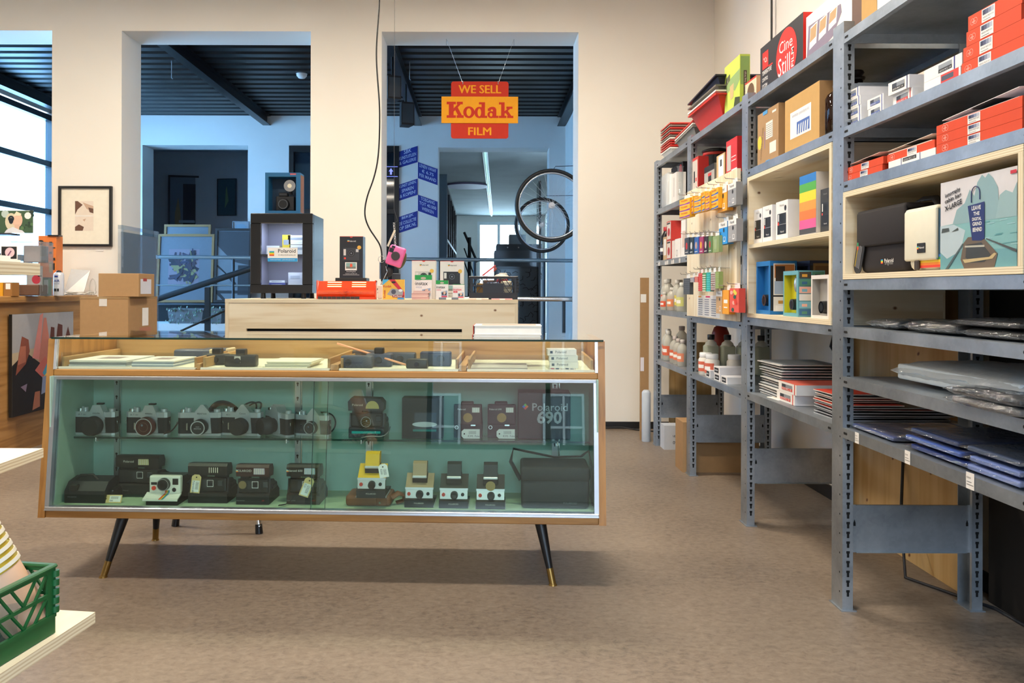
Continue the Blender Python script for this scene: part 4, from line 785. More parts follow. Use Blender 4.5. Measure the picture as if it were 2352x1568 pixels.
# black folding crate
def crate(name, label, loc, rz, w_, d, h, col, cat='crate', plate=True, slatn=5):
    t = thing(name, label, cat, loc, rz); m = c(col, .42); b = MB()
    def side(L, tx):  # lattice side of length L along x at y 0, transformed
        q = []; b.M = tx; th = .004
        b.box(-L / 2, 0, 0, L / 2, th, h * .24, m).box(-L / 2, 0, h * .9, L / 2, th, h, m).box(-L / 2 - .002, -.004, h * .95, L / 2 + .002, th + .004, h, m, .002)
        for s in (-1, 1): b.box(s * L / 2 - .018 if s > 0 else -L / 2, 0, 0, L / 2 if s > 0 else -L / 2 + .018, th, h, m)
        b.box(-L / 2, -.002, h * .24, L / 2, th, h * .29, m).box(-L / 2, 0, h * .56, L / 2, th, h * .61, m)
        n = max(4, int(L / .028))
        for i in range(n):
            x0 = -L / 2 + .018 + (L - .036) * i / n; x1 = x0 + (L - .036) / n; dirn = 1 if i % 4 < 2 else -1
            for za_, zb_ in ((h * .29, h * .56), (h * .61, h * .9)):
                if dirn < 0: xa_, xb_ = x1, x0
                else: xa_, xb_ = x0, x1
                b.hexa([(xa_ - .0022, 0, za_), (xa_ + .0022, 0, za_), (xa_ + .0022, th, za_), (xa_ - .0022, th, za_)], [(xb_ - .0022, 0, zb_), (xb_ + .0022, 0, zb_), (xb_ + .0022, th, zb_), (xb_ - .0022, th, zb_)], m)
            dirn = -dirn
        b.M = Matrix(); return b
    for nm, L, tx in (('front_side', w_, Matrix.Translation((0, 0, 0))), ('rear_side', w_, Matrix.Translation((0, d - .004, 0))), ('end_side', d, Matrix.Translation((-w_ / 2, d / 2, 0)) @ Matrix.Rotation(R(-90), 4, 'Z')), ('end_side', d, Matrix.Translation((w_ / 2, d / 2, 0)) @ Matrix.Rotation(R(90), 4, 'Z'))):
        b = MB(); side(L, tx); b.build(nm, t)
    MB().box(-w_ / 2 + .004, .004, .001, w_ / 2 - .004, d - .004, .006, m).build('crate_floor', t)
    for sx in (-1, 1):
        for sy_ in (0, 1):
            b = MB()
            for k in range(5): b.cyl((sx * w_ / 2, sy_ * d, h * (.30 + k * .13)), (sx * w_ / 2, sy_ * d, h * (.39 + k * .13)), .006, .006, m, 8)
            b.build('hinge', t)
    return t
l8 = at(1133, 684, 4.26); t8 = crate('folding_crate', 'black folding plastic crate full of small items on the counter right end', (l8.x, 4.25, CT + .0005), 0, .255, .17, .122, '#15171b')
MB().box(-.055, -.002, .025, .055, .0, .085, c('#171a20', .4)).build('name_plate', t8)
for i, (x, y, col, nm, sc) in enumerate(((-.06, .05, '#8a6a3a', 'amber film canister bag low in the black crate', .028), (.0, .06, '#4a5a78', 'blue-grey packet in the black crate middle', .035), (.07, .06, '#b0a890', 'pale packet at right in the black crate', .03), (-.02, .12, '#5a4a44', 'brown packet at the back of the black crate', .035), (.05, .12, '#9a3444', 'dark red packet at the back of the black crate', .03))):
    q = MB(); q.box(-sc, -sc * .8, 0, sc, sc * .8, .08 + i * .006, c(col, .3), .01, 3, True); solo('film_packet', q, nm, 'packet', (l8.x + x, 4.25 + y + .02, CT + .0075), random.uniform(-.2, .2))
q = MB(); q.M = Matrix.Translation((-.045, .06, .105)) @ Matrix.Rotation(R(-38), 4, 'Y'); q.box(0, 0, 0, .085, .02, .022, glass('zip_bag_red', '#f0c8c4', 1.45, .15, .08, ('#d86a60', .55)), .006, 2, True).box(0, -.002, .019, .09, .022, .026, c('#d8402c', .4)); solo('zip_bag', q, 'clear zip bag with a red seal sticking up from the black crate', 'bag', (l8.x, 4.25, CT + .004))
q = MB(); q.sph((.045, .09, .118), .03, c('#dcd2c0', .4), sc=(1.3, 1, .5)).box(.03, .075, .118, .075, .10, .138, MILK, .006, 2, True); solo('paper_bundle', q, 'beige wrapped bundle heaped on top of the black crate', 'bundle', (l8.x, 4.25, CT + .004))
# ---- cable from the ceiling with plug, hanging key ring, pink camera
pts = [(873, -40), (871, 20), (866, 80), (864, 130), (867, 180), (872, 240), (872, 300), (870, 345), (866, 380), (857, 415), (845, 445), (838, 475), (838, 500), (848, 525), (862, 545), (873, 562), (877, 580), (877, 600)]
P = [at(x, y, 4.42) for x, y in pts]; P = [Vector((P[0].x, 4.42, 3.6))] + P
for _ in range(2):
    q = [P[0]]
    for a, b_ in zip(P, P[1:]): q += [a * .75 + b_ * .25, a * .25 + b_ * .75]
    P = q + [P[-1]]
solo('power_cable', MB().tube(P, .0042, BLACK, 8), 'black power cable hanging in a wavy line from the ceiling to the counter', 'cable')
v = at(882, 620, 4.40); t = thing('power_plug', 'black hanging socket block with a grey-blue edge and key ring under the cable', 'socket', (v.x, 4.40, v.z))
MB().box(-.016, -.012, -.065, .018, .018, .055, BLACK, .008, 2).build('socket_body', t); MB().box(-.024, -.008, -.05, -.017, .01, .045, c('#5a6c88', .4), .003).build('edge_strip', t)
MB().tube([(-.012 + .018 * math.cos(a * .5), -.014, .058 + .018 * math.sin(a * .5)) for a in range(13)], .0014, CHROME, 6, closed=True).build('key_ring', t)
MB().sph((.025, 0, -.01), .03, BLK2, sc=(.8, .5, .9)).build('plug', t)
MB().tube([(.012, -.02, .02), (.02, -.024, -.01), (.0, -.022, -.05), (-.02, -.02, -.09), (-.032, -.018, -.125)], .0022, CHROME, 6).build('metal_strap', t)
MB().tube([(.03, -.01, -.07), (.0, -.01, -.08), (-.03, -.01, -.10), (-.045, -.02, -.115)], .004, BLACK, 8).build('lamp_lead', t)
v = at(909, 588, 4.38); t = thing('toy_camera', 'pink plastic camera hanging tilted on a chain above the counter', 'camera', v); t.rotation_euler = (0, R(18), 0); PK = c('#e56aa8', .4)
MB().box(-.045, -.012, -.055, .045, .02, .055, PK, .012, 3, True).build('body', t); MB().cyl((0, -.012, 0), (0, -.022, 0), .024, .023, c('#3a3436', .5), 26).build('lens_cap', t)
b = MB(); b.rect(-.042, .012, -.018, .012 + .024, -.0126, BLACK).rect(-.034, .037, -.016, .050, -.0126, BLACK); b.build('viewfinder_window', t)
b = MB(); b.sph((.03, .03, -.01), .035, c('#5a5638', .6), sc=(.8, .4, 1.5)).box(-.05, .022, .015, -.02, .04, .05, c('#6a6440', .6), .004); b.build('olive_case', t)
q = []; top = at(905, 512, 4.40); bot = at(908, 566, 4.385)
b = MB(); n = 16
for k in range(n):
    p = bot.lerp(top, k / (n - 1)); b.tube([(p.x + .005 * math.cos(R(a)), p.y + (.005 * math.sin(R(a)) if k % 2 else 0), p.z + (0 if k % 2 else .005 * math.sin(R(a))) ) for a in range(0, 360, 60)], .0018, CHROME, 5, closed=True)
b.tube([top, top + Vector((.02, 0, .012)), at(905, 480, 4.42), Vector((at(905, 480, 4.42).x, 4.42, 3.6))], .001, c('#4a4a4a', .4), 5); solo('hanging_chain', b, 'thin silver chain that carries the pink camera', 'chain')
v = at(898, 548, 4.37); q = MB(); q.M = Matrix.Translation(v) @ Matrix.Rotation(R(24), 4, 'Y'); q.box(-.005, 0, -.045, .006, .001, .05, c('#e8dcc8', .6)); solo('paper_tag', q, 'long cream paper tag beside the chain of the pink camera', 'tag')
q = MB(); v = at(908, 650, 4.5); q.box(-.02, 0, 0, .028, .03, v.z + .055 - CT, c('#3a424c', .4), .004); solo('card_reader', q, 'dark grey upright terminal behind the disposable camera packet', 'terminal', (v.x, 4.5, CT))
q = MB(); v = at(872, 660, 4.3); q.box(-.013, 0, 0, .013, .03, .075, c('#ded8d0', .5), .003); solo('adapter_block', q, 'white power adapter block standing right of the orange lamp', 'adapter', (v.x, 4.32, CT))
# hanging enamel sign
v = at(1102, 252, 6.56); t = thing('hanging_sign', 'red and yellow enamel sign hanging in the right opening', 'sign', v); px_ = 6.56 / F; YE = c('#e39a00', .75); RE = c('#bc2606', .75)
def rrect(x0, z0, x1, z1, r): return [(cx_ + r * math.cos(R(a0 + k * 18)), cz_ + r * math.sin(R(a0 + k * 18))) for cx_, cz_, a0 in ((x1 - r, z0 + r, -90), (x1 - r, z1 - r, 0), (x0 + r, z1 - r, 90), (x0 + r, z0 + r, 180)) for k in range(6)]
MB().prism(rrect(-66 * px_, -66 * px_, 66 * px_, 65 * px_, 6 * px_), .002, .006, RE, 'y').build('red_plate', t)
YP = MB().box(-88 * px_, -.004, -31 * px_, 88 * px_, .002, 30 * px_, YE, .001).build('yellow_plate', t)
for q_, z_, w_, h_ in (('WE SELL', 214, 97, 18.5), ('FILM', 310, 52, 17.5)):
    b = MB()
    for dx in (-.0022, -.0011, 0, .0011, .0022): b.text(q_, dx, (252 - z_) * px_ - dx * .3, .0014, YE, w=w_ * px_, h=h_ * px_)
    b.build('yellow_lettering', t)
# slab letters
b = MB(); y = -.0046
def u(q): return (q - 1102) * px_
def wz(q): return (252 - q) * px_
def rr(x0, y0, x1, y1): b.rect(u(x0), wz(y1), u(x1), wz(y0), y, RE)
def pl(pts): b.poly([(u(p), wz(q)) for p, q in pts], y, RE)
def ov(cx, cy, rx, ry, ix, iy): b.ring(u(cx), wz(cy), rx * px_, ix * px_, y, RE, 32, ry / rx, iy / ix)
rr(1031, 235, 1042, 271); rr(1026, 234, 1047, 240); rr(1026, 265, 1047, 271); pl([(1041, 258), (1041, 250), (1053, 238), (1060, 238)]); pl([(1045, 252), (1051, 246), (1062, 267), (1053, 267)]); rr(1049, 234, 1063, 240); rr(1049, 265, 1065, 271)
ov(1077, 258, 13, 13.5, 5.5, 9)
ov(1101, 258.5, 11.5, 13, 4, 9); rr(1106, 235, 1114, 271); rr(1100, 235, 1110, 240); rr(1108, 266, 1119, 271)
ov(1128, 263.5, 8.5, 8, 3.2, 4.2); rr(1132, 251, 1140, 271); rr(1134, 266, 1145, 271); pl([(1122, 252), (1124, 247), (1129, 245.5), (1134, 245.5), (1138, 247.5), (1140, 252), (1133, 253), (1130, 251), (1127, 252)]); rr(1120.5, 249, 1127.5, 255)
rr(1151, 235, 1159, 271); rr(1146, 235, 1156, 240); rr(1146, 266, 1163, 271); pl([(1158, 262), (1158, 256), (1168, 248), (1174, 248)]); pl([(1160, 258), (1166, 254), (1176, 268), (1168, 268)]); rr(1163, 245, 1177, 250); rr(1165, 266, 1179, 271)
b.build('red_lettering', YP)
for sx, hx in ((-39, -77), (42, 78)):
    b = MB(); top = (hx * px_, 0, 3.12 - v.z); b.tube([(sx * px_, .003, 60 * px_), top], .0011, CHROME, 5).tube([(sx * px_, -.003, 58 * px_), (sx * px_, .004, 66 * px_)], .004, CHROME, 6).cyl((top[0], 0, top[2] - .05), (top[0], 0, top[2]), .003, .003, CHROME, 6); b.build('hanging_wire', t)
# ---------------------------------------------------------------- galvanised shelving along the right wall
XF, XB = 1.225, 1.70
PY = [5.715, 4.787, 3.773, 2.785, 1.755]; PH = 1.998
def post(y, xf, parent):
    s = 1 if xf < 1.5 else -1; b = MB(); x1 = xf + s * .002
    a, bb = y - .042, y + .042
    b.box(min(xf, x1), a, .004, max(xf, x1), bb, PH, GALV); 
    for yy in (a, bb - .002): b.box(min(xf, xf + s * .036), yy, .004, max(xf, xf + s * .036), yy + .002, PH, GALV)
    b.box(min(xf + s * .034, xf + s * .036), a, .004, max(xf + s * .034, xf + s * .036), a + .012, PH, GALV)
    z = .06
    while z < PH - .03:
        xa = xf - s * .0006
        b.add([(xa, y - .022 + dy, z + dz) for dy, dz in ((-.003, -.003), (.003, -.003), (.003, .003), (-.003, .003))], [(0, 1, 2, 3)], HOLE)
        for k in (0, .033):
            xm = xf + s * .019; b.add([(xm + dx, a - .0006, z + k + dz) for dx, dz in ((-.004, -.011), (.004, -.011), (.004, .002), (.006, .004), (.006, .011), (-.006, .011), (-.006, .004), (-.004, .002))], [(0, 1, 2, 3, 4, 5, 6, 7)], HOLE)
        z += .066
    b.build('post', parent); MB().box(min(xf - s * .006, xf + s * .046), y - .05, 0, max(xf - s * .006, xf + s * .046), y + .05, .004, GALV).build('foot_plate', parent)
def shelf(ya, yb, z, parent, tags=()):
    z -= .0007; b = MB(); y0, y1 = yb + .044, ya - .044; b.box(XF + .002, y0, z - .003, XB - .002, y1, z, GALV)
    for x0, x1 in ((XF, XF + .002), (XB - .002, XB)): b.box(x0, y0 - .001, z - .034, x1, y1 + .001, z, GALV)
    b.box(XF, y0, z - .034, XF + .018, y1, z - .032, GALV).box(XB - .018, y0, z - .034, XB, y1, z - .032, GALV); b.box(XF + .002, y0, z - .034, XB - .002, y0 + .002, z, GALV).box(XF + .002, y1 - .002, z - .034, XB - .002, y1, z, GALV)
    for yy in (y1 - .018, y0 + .018): b.add([(XF - .0007, yy + q * .011, z - .017 + r) for q, r in ((-1, -.004), (1, -.004), (1.2, 0), (1, .004), (-1, .004), (-1.2, 0))], [(0, 1, 2, 3, 4, 5)], HOLE)
    o = b.build('shelf', parent)
    for yy, w_, h_ in tags:
        q = MB(); q.M = Matrix.Translation((XF - .001, yy, z - .034)) @ Matrix.Rotation(AZ, 4, 'Z'); q.rect(-w_ / 2, 0, w_ / 2, h_, 0, WHITE).text('€20,95', -w_ * .4, h_ * .62, -.0004, DKG, w=w_ * .5, al='l').rect(-w_ * .4, h_ * .42, w_ * .2, h_ * .45, -.0004, DKG).rect(-w_ * .4, h_ * .25, w_ * .42, h_ * .28, -.0004, DKG); q.build('price_label', o)
SH = [[1.98, 1.65, 1.293, .955, .61], [1.98, 1.65, .938, .612], [1.966, 1.642, .963, .62], [1.956, 1.638, 1.453, 1.122, .963, .795, .622]]
ULAB = ['farthest galvanised shelving bay with bottles, against the cream back wall', 'galvanised shelving bay with the plywood pegboard, second from the back wall', 'galvanised shelving bay with white board stack, third from the back wall', 'nearest galvanised shelving bay with plastic-wrapped packs on its lower shelves']
UN = []
for i in range(4):
    t = thing('shelving_unit', ULAB[i], 'shelving unit', (0, 0, 0), 0, 'shelving bays along the right wall'); UN.append(t)
    post(PY[i], XF, t); post(PY[i], XB, t)
    if i == 3: post(PY[4], XF, t); post(PY[4], XB, t)
    for z in SH[i]:
        tg = ()
        if i == 3 and z == .622: tg = [(sy(1969, XF, 1005), .028, .036), (sy(2085, XF, 1048), .030, .038), (sy(2229, XF, 1102), .034, .042)]
        if i == 0 and z == 1.293: tg = [(sy(1514, XF), .06, .026), (sy(1531, XF), .10, .026), (sy(1545, XF), .08, .026), (sy(1561, XF), .04, .026)]
        shelf(PY[i], PY[i + 1], z, t, tg)
    for z0, z1 in ((.195, .357), (1.63, 1.79)):
        b = MB(); y = PY[i] - .03; b.box(XF + .034, y, z0, XB - .034, y + .002, z1, GALV).box(XF + .05, y - .008, z1 - .002, XB - .05, y, z1, GALV).box(XF + .05, y - .008, z0, XB - .05, y, z0 + .002, GALV)
        for x in (XF + .046, XB - .046): b.add([(x - .004, y - .0005, z0 + .09), (x + .004, y - .0005, z0 + .09), (x + .004, y - .0005, z0 + .10), (x, y - .0005, z0 + .112), (x - .004, y - .0005, z0 + .10)], [(0, 1, 2, 3, 4)], HOLE)
        b.build('end_panel', t)
# ply back board, and an added dark sheet for the shadowed wall behind
solo('ply_board', MB().board(1.722, 2.86, 0, 1.742, 3.80, 1.93, PINE, 'x'), 'tall knotty plywood board standing behind the third shelving bay', 'board')
solo('shade_sheet', MB().box(1.775, 1.5, 0, 1.79, 2.83, 1.45, c('#17110d', .8)), 'dark brown sheet added for the shadow on the wall behind the nearest shelving bay', 'board')
solo('hanging_wall_cable', MB().tube([(1.80, 5.04, 3.6), (1.80, 5.04, 2.1)], .007, BLACK, 8), 'thick black cable hanging down the right wall behind the shelving', 'cable')
# ---- plywood boxes in bays C and D, pegboard in bay B
def plybox(label, y1, y0, z0, z1, mid=None, d=.40):
    t = thing('plywood_cubby', label, 'cubby', (XF - .003, (y0 + y1) / 2, z0)); w_ = (y1 - y0) / 2; h = z1 - z0; b = MB(); PYy = PLY['y']
    MB().board(0, -w_, 0, d, w_, .018, PYy, 'z').build('bottom_board', t); MB().board(0, -w_, h - .018, d, w_, h, PYy, 'z').build('top_board', t)
    for s in (-1, 1): MB().board(0, w_ - .018 if s > 0 else -w_, .018, d, w_ if s > 0 else -w_ + .018, h - .018, PLY['x'], 'y').build('side_board', t)
    MB().box(d - .008, -w_, 0, d, w_, h, PYy).build('back_board', t)
    if mid: MB().board(0.002, -w_ + .018, mid - z0 - .018, d - .008, w_ - .018, mid - z0, PYy, 'z').build('middle_board', t)
    return t
plybox('two-storey plywood cubby with camera boxes in the third shelving bay', 3.727, 2.832, .9635, 1.604, 1.296)
plybox('long plywood cubby with camera bags in the nearest shelving bay', 2.740, 1.828, 1.1225, 1.416)
t = thing('pegboard', 'birch plywood board with metal hooks on the second shelving bay', 'pegboard', (XF - .022, (PY[1] + PY[2]) / 2, .94)); HB = .722
MB().box(0, -.462, 0, .018, .462, HB, PLY['z']).build('board', t); pegt = t
# ---- helper for shelf goods
def halfname(i, n): return ['lowest', 'second', 'third', 'fourth', 'fifth'][i] if i < n - 1 else 'top'
# nearest bay, second shelf: paper boxes
def wl(col, bar, stripe=True):
    def f(b, w_, h, d):
        y = -.0006
        if stripe: b.rect(w_ * .38, 0, w_ * .42, h, y, c(bar, .5))
        b.rect(-w_ * .30, h * .22, w_ * .28, h * .48, y - .0003, c(col, .5)).rect(-w_ * .30, h * .48, w_ * .28, h * .80, y - .0003, c('#8c9098', .5)).rect(-w_ * .30, h * .48, -w_ * .08, h * .80, y - .0005, c('#3a3e48', .5)).text('ADOX MCC 110', -w_ * .02, h * .26, y - .0006, WHITE, w=w_ * .5, bold=.006)
    return f
WB, WS = c('#eeeae6', .5), c('#e2e2e6', .5)
def pile(n, z, h, fn):
    for k in range(n): fn(k, z + k * (h + .0006))
ST = 1.638
pile(4, ST, .031, lambda k, z: ash('paper_box', 'small white paper box with blue label, leftmost pile of nearest bay, ' + halfname(k, 4), 'box', 1942 + (0, 0, -1, -3)[k], 1977 + (0, -1, -2, -6)[k], 1.25, z, .031, .135, WB, WS, None, wl('#3a5aa8', '#3a4aa0'), 'small white paper boxes', rz=(0, .02, .0, .05)[k]))
pile(2, ST, .031, lambda k, z: ash('paper_box', 'small white paper box with blue label, second pile of nearest bay, ' + halfname(k, 2), 'box', 1993 - k, 2028 - k, 1.25, z, .031, .135, WB, WS, None, wl('#3a5aa8', '#3a4aa0'), 'small white paper boxes', rz=.03 * k))
ash('paper_box', 'white paper box with red stripe and label under a black-labelled one, beside the small boxes', 'box', 2050, 2094, 1.25, ST, .038, .15, WB, WS, None, wl('#d8382c', '#d8382c'), 'medium white paper boxes')
ash('paper_box', 'white paper box with black label lying tilted on a red-striped one', 'box', 2041, 2085, 1.24, ST + .0386, .038, .155, WB, WS, None, wl('#16181c', '#2a2f6a'), 'medium white paper boxes', rz=.05)
ash('paper_box', 'white paper box with large red label, left of the tall orange pile, lower', 'box', 2121, 2205, 1.25, ST, .033, .16, WB, WS, None, lambda b, w_, h, d: b.rect(-w_ * .02, 0, w_ * .45, h, -.0004, c('#d8382c', .5)).rect(0, h * .45, w_ * .32, h * .85, -.0006, c('#4a5060', .5)).text('ADOX MCC 110', w_ * .17, h * .15, -.0006, WHITE, w=w_ * .3), 'medium white paper boxes')
ash('paper_box', 'white paper box with black label, left of the tall orange pile, upper', 'box', 2121, 2208, 1.25, ST + .0336, .034, .16, WB, WS, None, lambda b, w_, h, d: b.rect(-w_ * .1, h * .2, w_ * .25, h * .5, -.0004, BLACK).rect(-w_ * .1, h * .5, w_ * .25, h * .85, -.0004, c('#9298a0', .5)).rect(w_ * .30, 0, w_ * .33, h, -.0004, c('#2a2f8a', .5)).text('ADOX MCC 110', w_ * .08, h * .25, -.0006, WHITE, w=w_ * .3), 'medium white paper boxes')
OB, OS = c('#d8420f', .65), c('#c83a10', .65)
def ob(lx=0):
    def f(b, w_, h, d):
        y = -.0006; b.rect(lx * w_ - .026, h * .06, lx * w_ + .026, h * .94, y, WHITE)
        for k in range(4): b.rect(lx * w_ - .022 + k * .011, h * .55, lx * w_ - .011 + k * .011, h * .88, y - .0003, c(['#23284a', '#4a5070', '#8088a0', '#b0b4c4'][k], .5))
        b.text('ADOX MCP 310', lx * w_, h * .32, y - .0003, DKG, w=.042).rect(lx * w_ - .021, h * .16, lx * w_ + .01, h * .19, y - .0003, DKG)
        for dx in (-.006, .006): b.ring(-w_ * .38 + dx, h * .5, .0082, .0074, y, c('#f4c8b8', .5), 16)
        b.text('ADOX', -w_ * .38, h * .42, y - .0003, c('#f4d8cc', .5), w=.016)
    return f
pile(4, ST, .037, lambda k, z: ash('paper_box', 'large orange paper box of the tall right-hand pile, ' + halfname(k, 4), 'box', 2207 + (0, 4, 11, 15)[k], 2350 + (0, 2, -6, -4)[k], 1.25, z, .037, .19, OB, OS, None, ob(-.1), 'large orange paper boxes, upper shelf'))
S3 = 1.453
pile(2, S3, .0235, lambda k, z: ash('paper_box', 'small orange paper box at the left end below the white boxes, ' + halfname(k, 2), 'box', 1942 + 3 * k, 2026 + 2 * k, 1.24, z, .0235, .19, OB, OS, None, ob(0.02), 'orange paper boxes, lower shelf'))
ash('paper_box', 'white paper box with black label under a single orange box, lower shelf', 'box', 2040, 2148, 1.24, S3, .0235, .19, WB, WS, None, lambda b, w_, h, d: b.rect(-w_ * .18, 0, w_ * .18, h, -.0004, PAPER).rect(-w_ * .17, h * .45, w_ * .12, h * .9, -.0006, BLACK).text('ADOX MCC 110', -w_ * .03, h * .5, -.0009, WHITE, w=w_ * .25).rect(w_ * .19, 0, w_ * .2, h, -.0006, c('#2a2f8a', .5)).rect(-w_ * .21, 0, -w_ * .2, h, -.0006, c('#2a2f8a', .5)), 'orange paper boxes, lower shelf')
ash('paper_box', 'single orange paper box lying on the white black-labelled one, lower shelf', 'box', 2037, 2146, 1.245, S3 + .024, .0235, .19, OB, OS, None, ob(.05), 'orange paper boxes, lower shelf')
pile(3, S3, .0255, lambda k, z: ash('paper_box', 'wide orange paper box of the right-hand pile on the lower shelf, ' + halfname(k, 3), 'box', 2150, 2347, 1.235, z, .0255, .26, OB, OS, None, ob(-.02), 'orange paper boxes, lower shelf'))
def flap(label, x0, x1, X, z, d, col, lift):
    ya, yb = sy(x0, X), sy(x1, X); w_ = ya - yb; b = MB(); b.M = Matrix.Translation((X, (ya + yb) / 2, z)) @ Matrix.Rotation(AZ, 4, 'Z'); cc = c(col, .6)
    b.hexa([(-w_ / 2, 0, .0), (w_ / 2, 0, .0), (w_ / 2, d, .0), (-w_ / 2, d, .0)], [(-w_ / 2, 0, .003), (w_ / 2, 0, .003), (w_ / 2, d, .003), (-w_ / 2, d, .003)], cc)
    b.hexa([(-w_ / 2, -.002, .010), (w_ / 2, .0, lift * .6), (w_ / 2, d * .8, lift), (-w_ / 2, d * .8, .02)], [(-w_ / 2, -.002, .0115), (w_ / 2, 0, lift * .6 + .0015), (w_ / 2, d * .8, lift + .0015), (-w_ / 2, d * .8, .0215)], cc)
    b.add([(-w_ * .1, -.0015, .0125), (w_ * .2, -.001, lift * .45), (w_ * .2, d * .3, lift * .55), (-w_ * .1, d * .3, .016)], [(0, 1, 2, 3)], BLK2)
    solo('paper_envelope', b, label, 'envelope')
flap('pinkish paper envelope with a raised flap on the small orange boxes', 1948, 2020, 1.25, S3 + .048, .17, '#e6c2b8', .03)
flap('white paper envelope with a raised flap on the single orange box', 2040, 2140, 1.25, S3 + .0485, .17, '#e8d8cc', .03)
flap('white paper envelope with a raised flap on the wide orange pile', 2165, 2340, 1.24, S3 + .0775, .2, '#e4dce2', .04)
# on top of nearest bay
ash('storage_box', 'tan cardboard box on top of the nearest shelving bay', 'box', 1977, 2012, 1.25, 1.956, .30, .2, KRAFT, CARD, None, None, 'boxes on top of the nearest bay')
ash('storage_box', 'tall white box on top of the nearest shelving bay', 'box', 2013, 2110, 1.25, 1.956, .30, .2, WB, WS, None, None, 'boxes on top of the nearest bay')
# ---- nearest bay cubby
ZC_ = 1.1225 + .0185
pbox('flyer', 'white and pink card standing behind the oval tag in the cubby', 'card', (1.33, 2.675, ZC_), AZ, .07, .004, .085, PAPER, PAPER, None, lambda b, w_, h, d: b.rect(-w_ * .4, 0, w_ * .4, h * .9, -.0004, c('#e27ab0', .5)))
t = thing('oval_tag', 'black oval product tag with yellow line leaning against the black bag', 'tag', (1.245, 2.69, ZC_)); b = MB(); b.M = Matrix.Rotation(AZ, 4, 'Z') @ Matrix.Rotation(R(18), 4, 'Y')
q = [(.028 * math.cos(R(a)), .028 * math.sin(R(a)) + (.088 if 0 <= a <= 180 else .028)) for a in range(0, 360, 15)]; b.prism(q, 0, .002, BLK2, 'y'); b.build('card', t)
b.__init__(); b.M = Matrix.Rotation(AZ, 4, 'Z') @ Matrix.Rotation(R(18), 4, 'Y'); b.rect(-.019, .02, -.015, .098, -.0006, c('#d8b838', .5))
for k in range(3): b.rect(-.010 + k * .009, .02, -.006 + k * .009, .096, -.0006, c('#8e8e90', .5))
b.build('lettering', t)
def bag(label, x0, x1, X, h, body, flapc, d, fl, seed=1):
    ya, yb = sy(x0, X, 560), sy(x1, X, 560); t = thing('shoulder_bag', label, 'bag', (X, (ya + yb) / 2, ZC_), AZ, 'camera bags in the plywood cubby'); w_ = ya - yb; m = c(body, .8); f = c(flapc, .8)
    MB().box(-w_ / 2, .004, 0, w_ / 2, d, h - .01, m, .022, 3, True).build('body', t)
    b = MB(); b.box(-w_ / 2 - .004, -.006, h * fl, w_ / 2 + .004, .006, h - .006, f, .006, 2, True).box(-w_ / 2 - .004, -.004, h - .018, w_ / 2 + .004, d, h, f, .008, 2, True); b.build('flap', t); return t, w_
t, w_ = bag('wide black camera bag with a rainbow logo in the cubby', 1972, 2080, 1.25, .205, '#1b1518', '#1f1a1c', .12, .42)
b = MB(); rainbow(b, -.005, .028, .013, .0032); b.text('Polaroid', .045, .031, .0032, WHITE, w=.055, bold=.01).text('originals', .045, .021, .0032, c('#9a9a9a', .5), w=.05); b.build('logo', t)
b = MB(); b.rect(-w_ / 2 + .002, .09, -w_ / 2 + .014, .102, -.0065, c('#2f8a5a', .5)).rect(-w_ / 2 + .002, .078, -w_ / 2 + .014, .09, -.0065, c('#c84a2a', .5)); b.build('side_tab', t)
MB().tube([(w_ / 2 - .10, .05, .19), (w_ / 2 - .02, .06, .216), (w_ / 2 + .03, .07, .215), (w_ / 2 + .05, .08, .18)], .012, BLK2, 8, .35).build('strap', t)
t, w_ = bag('cream camera bag with rainbow band along its foot in the cubby', 2082, 2152, 1.245, .180, '#dcd6c4', '#e2dcc8', .10, .16)
b = MB(); b.box(-.008, -.0085, .050, .034, -.006, .078, BLK2, .002).text('Polaroid', .018, .062, -.009, WHITE, w=.026, bold=.01); rainbow(b, -.006, .060, .009, -.0092); b.build('logo_patch', t)
b = MB()
for k, q in enumerate(['#3a7ad0', '#3a9a48', '#f0c428', '#f08a28', '#d83a2a']): b.rect(-w_ * .1, .036 - k * .007, w_ / 2 + .03, .043 - k * .007, .0034, c(q, .6))
b.build('rainbow_band', t); MB().box(-.03, -.005, .002, -.008, .003, .03, c('#3a302a', .6), .003).build('buckle', t); MB().box(w_ / 2 - .004, -.003, .03, w_ / 2 + .003, .02, .17, c('#7aa4c4', .7)).build('blue_edge', t)
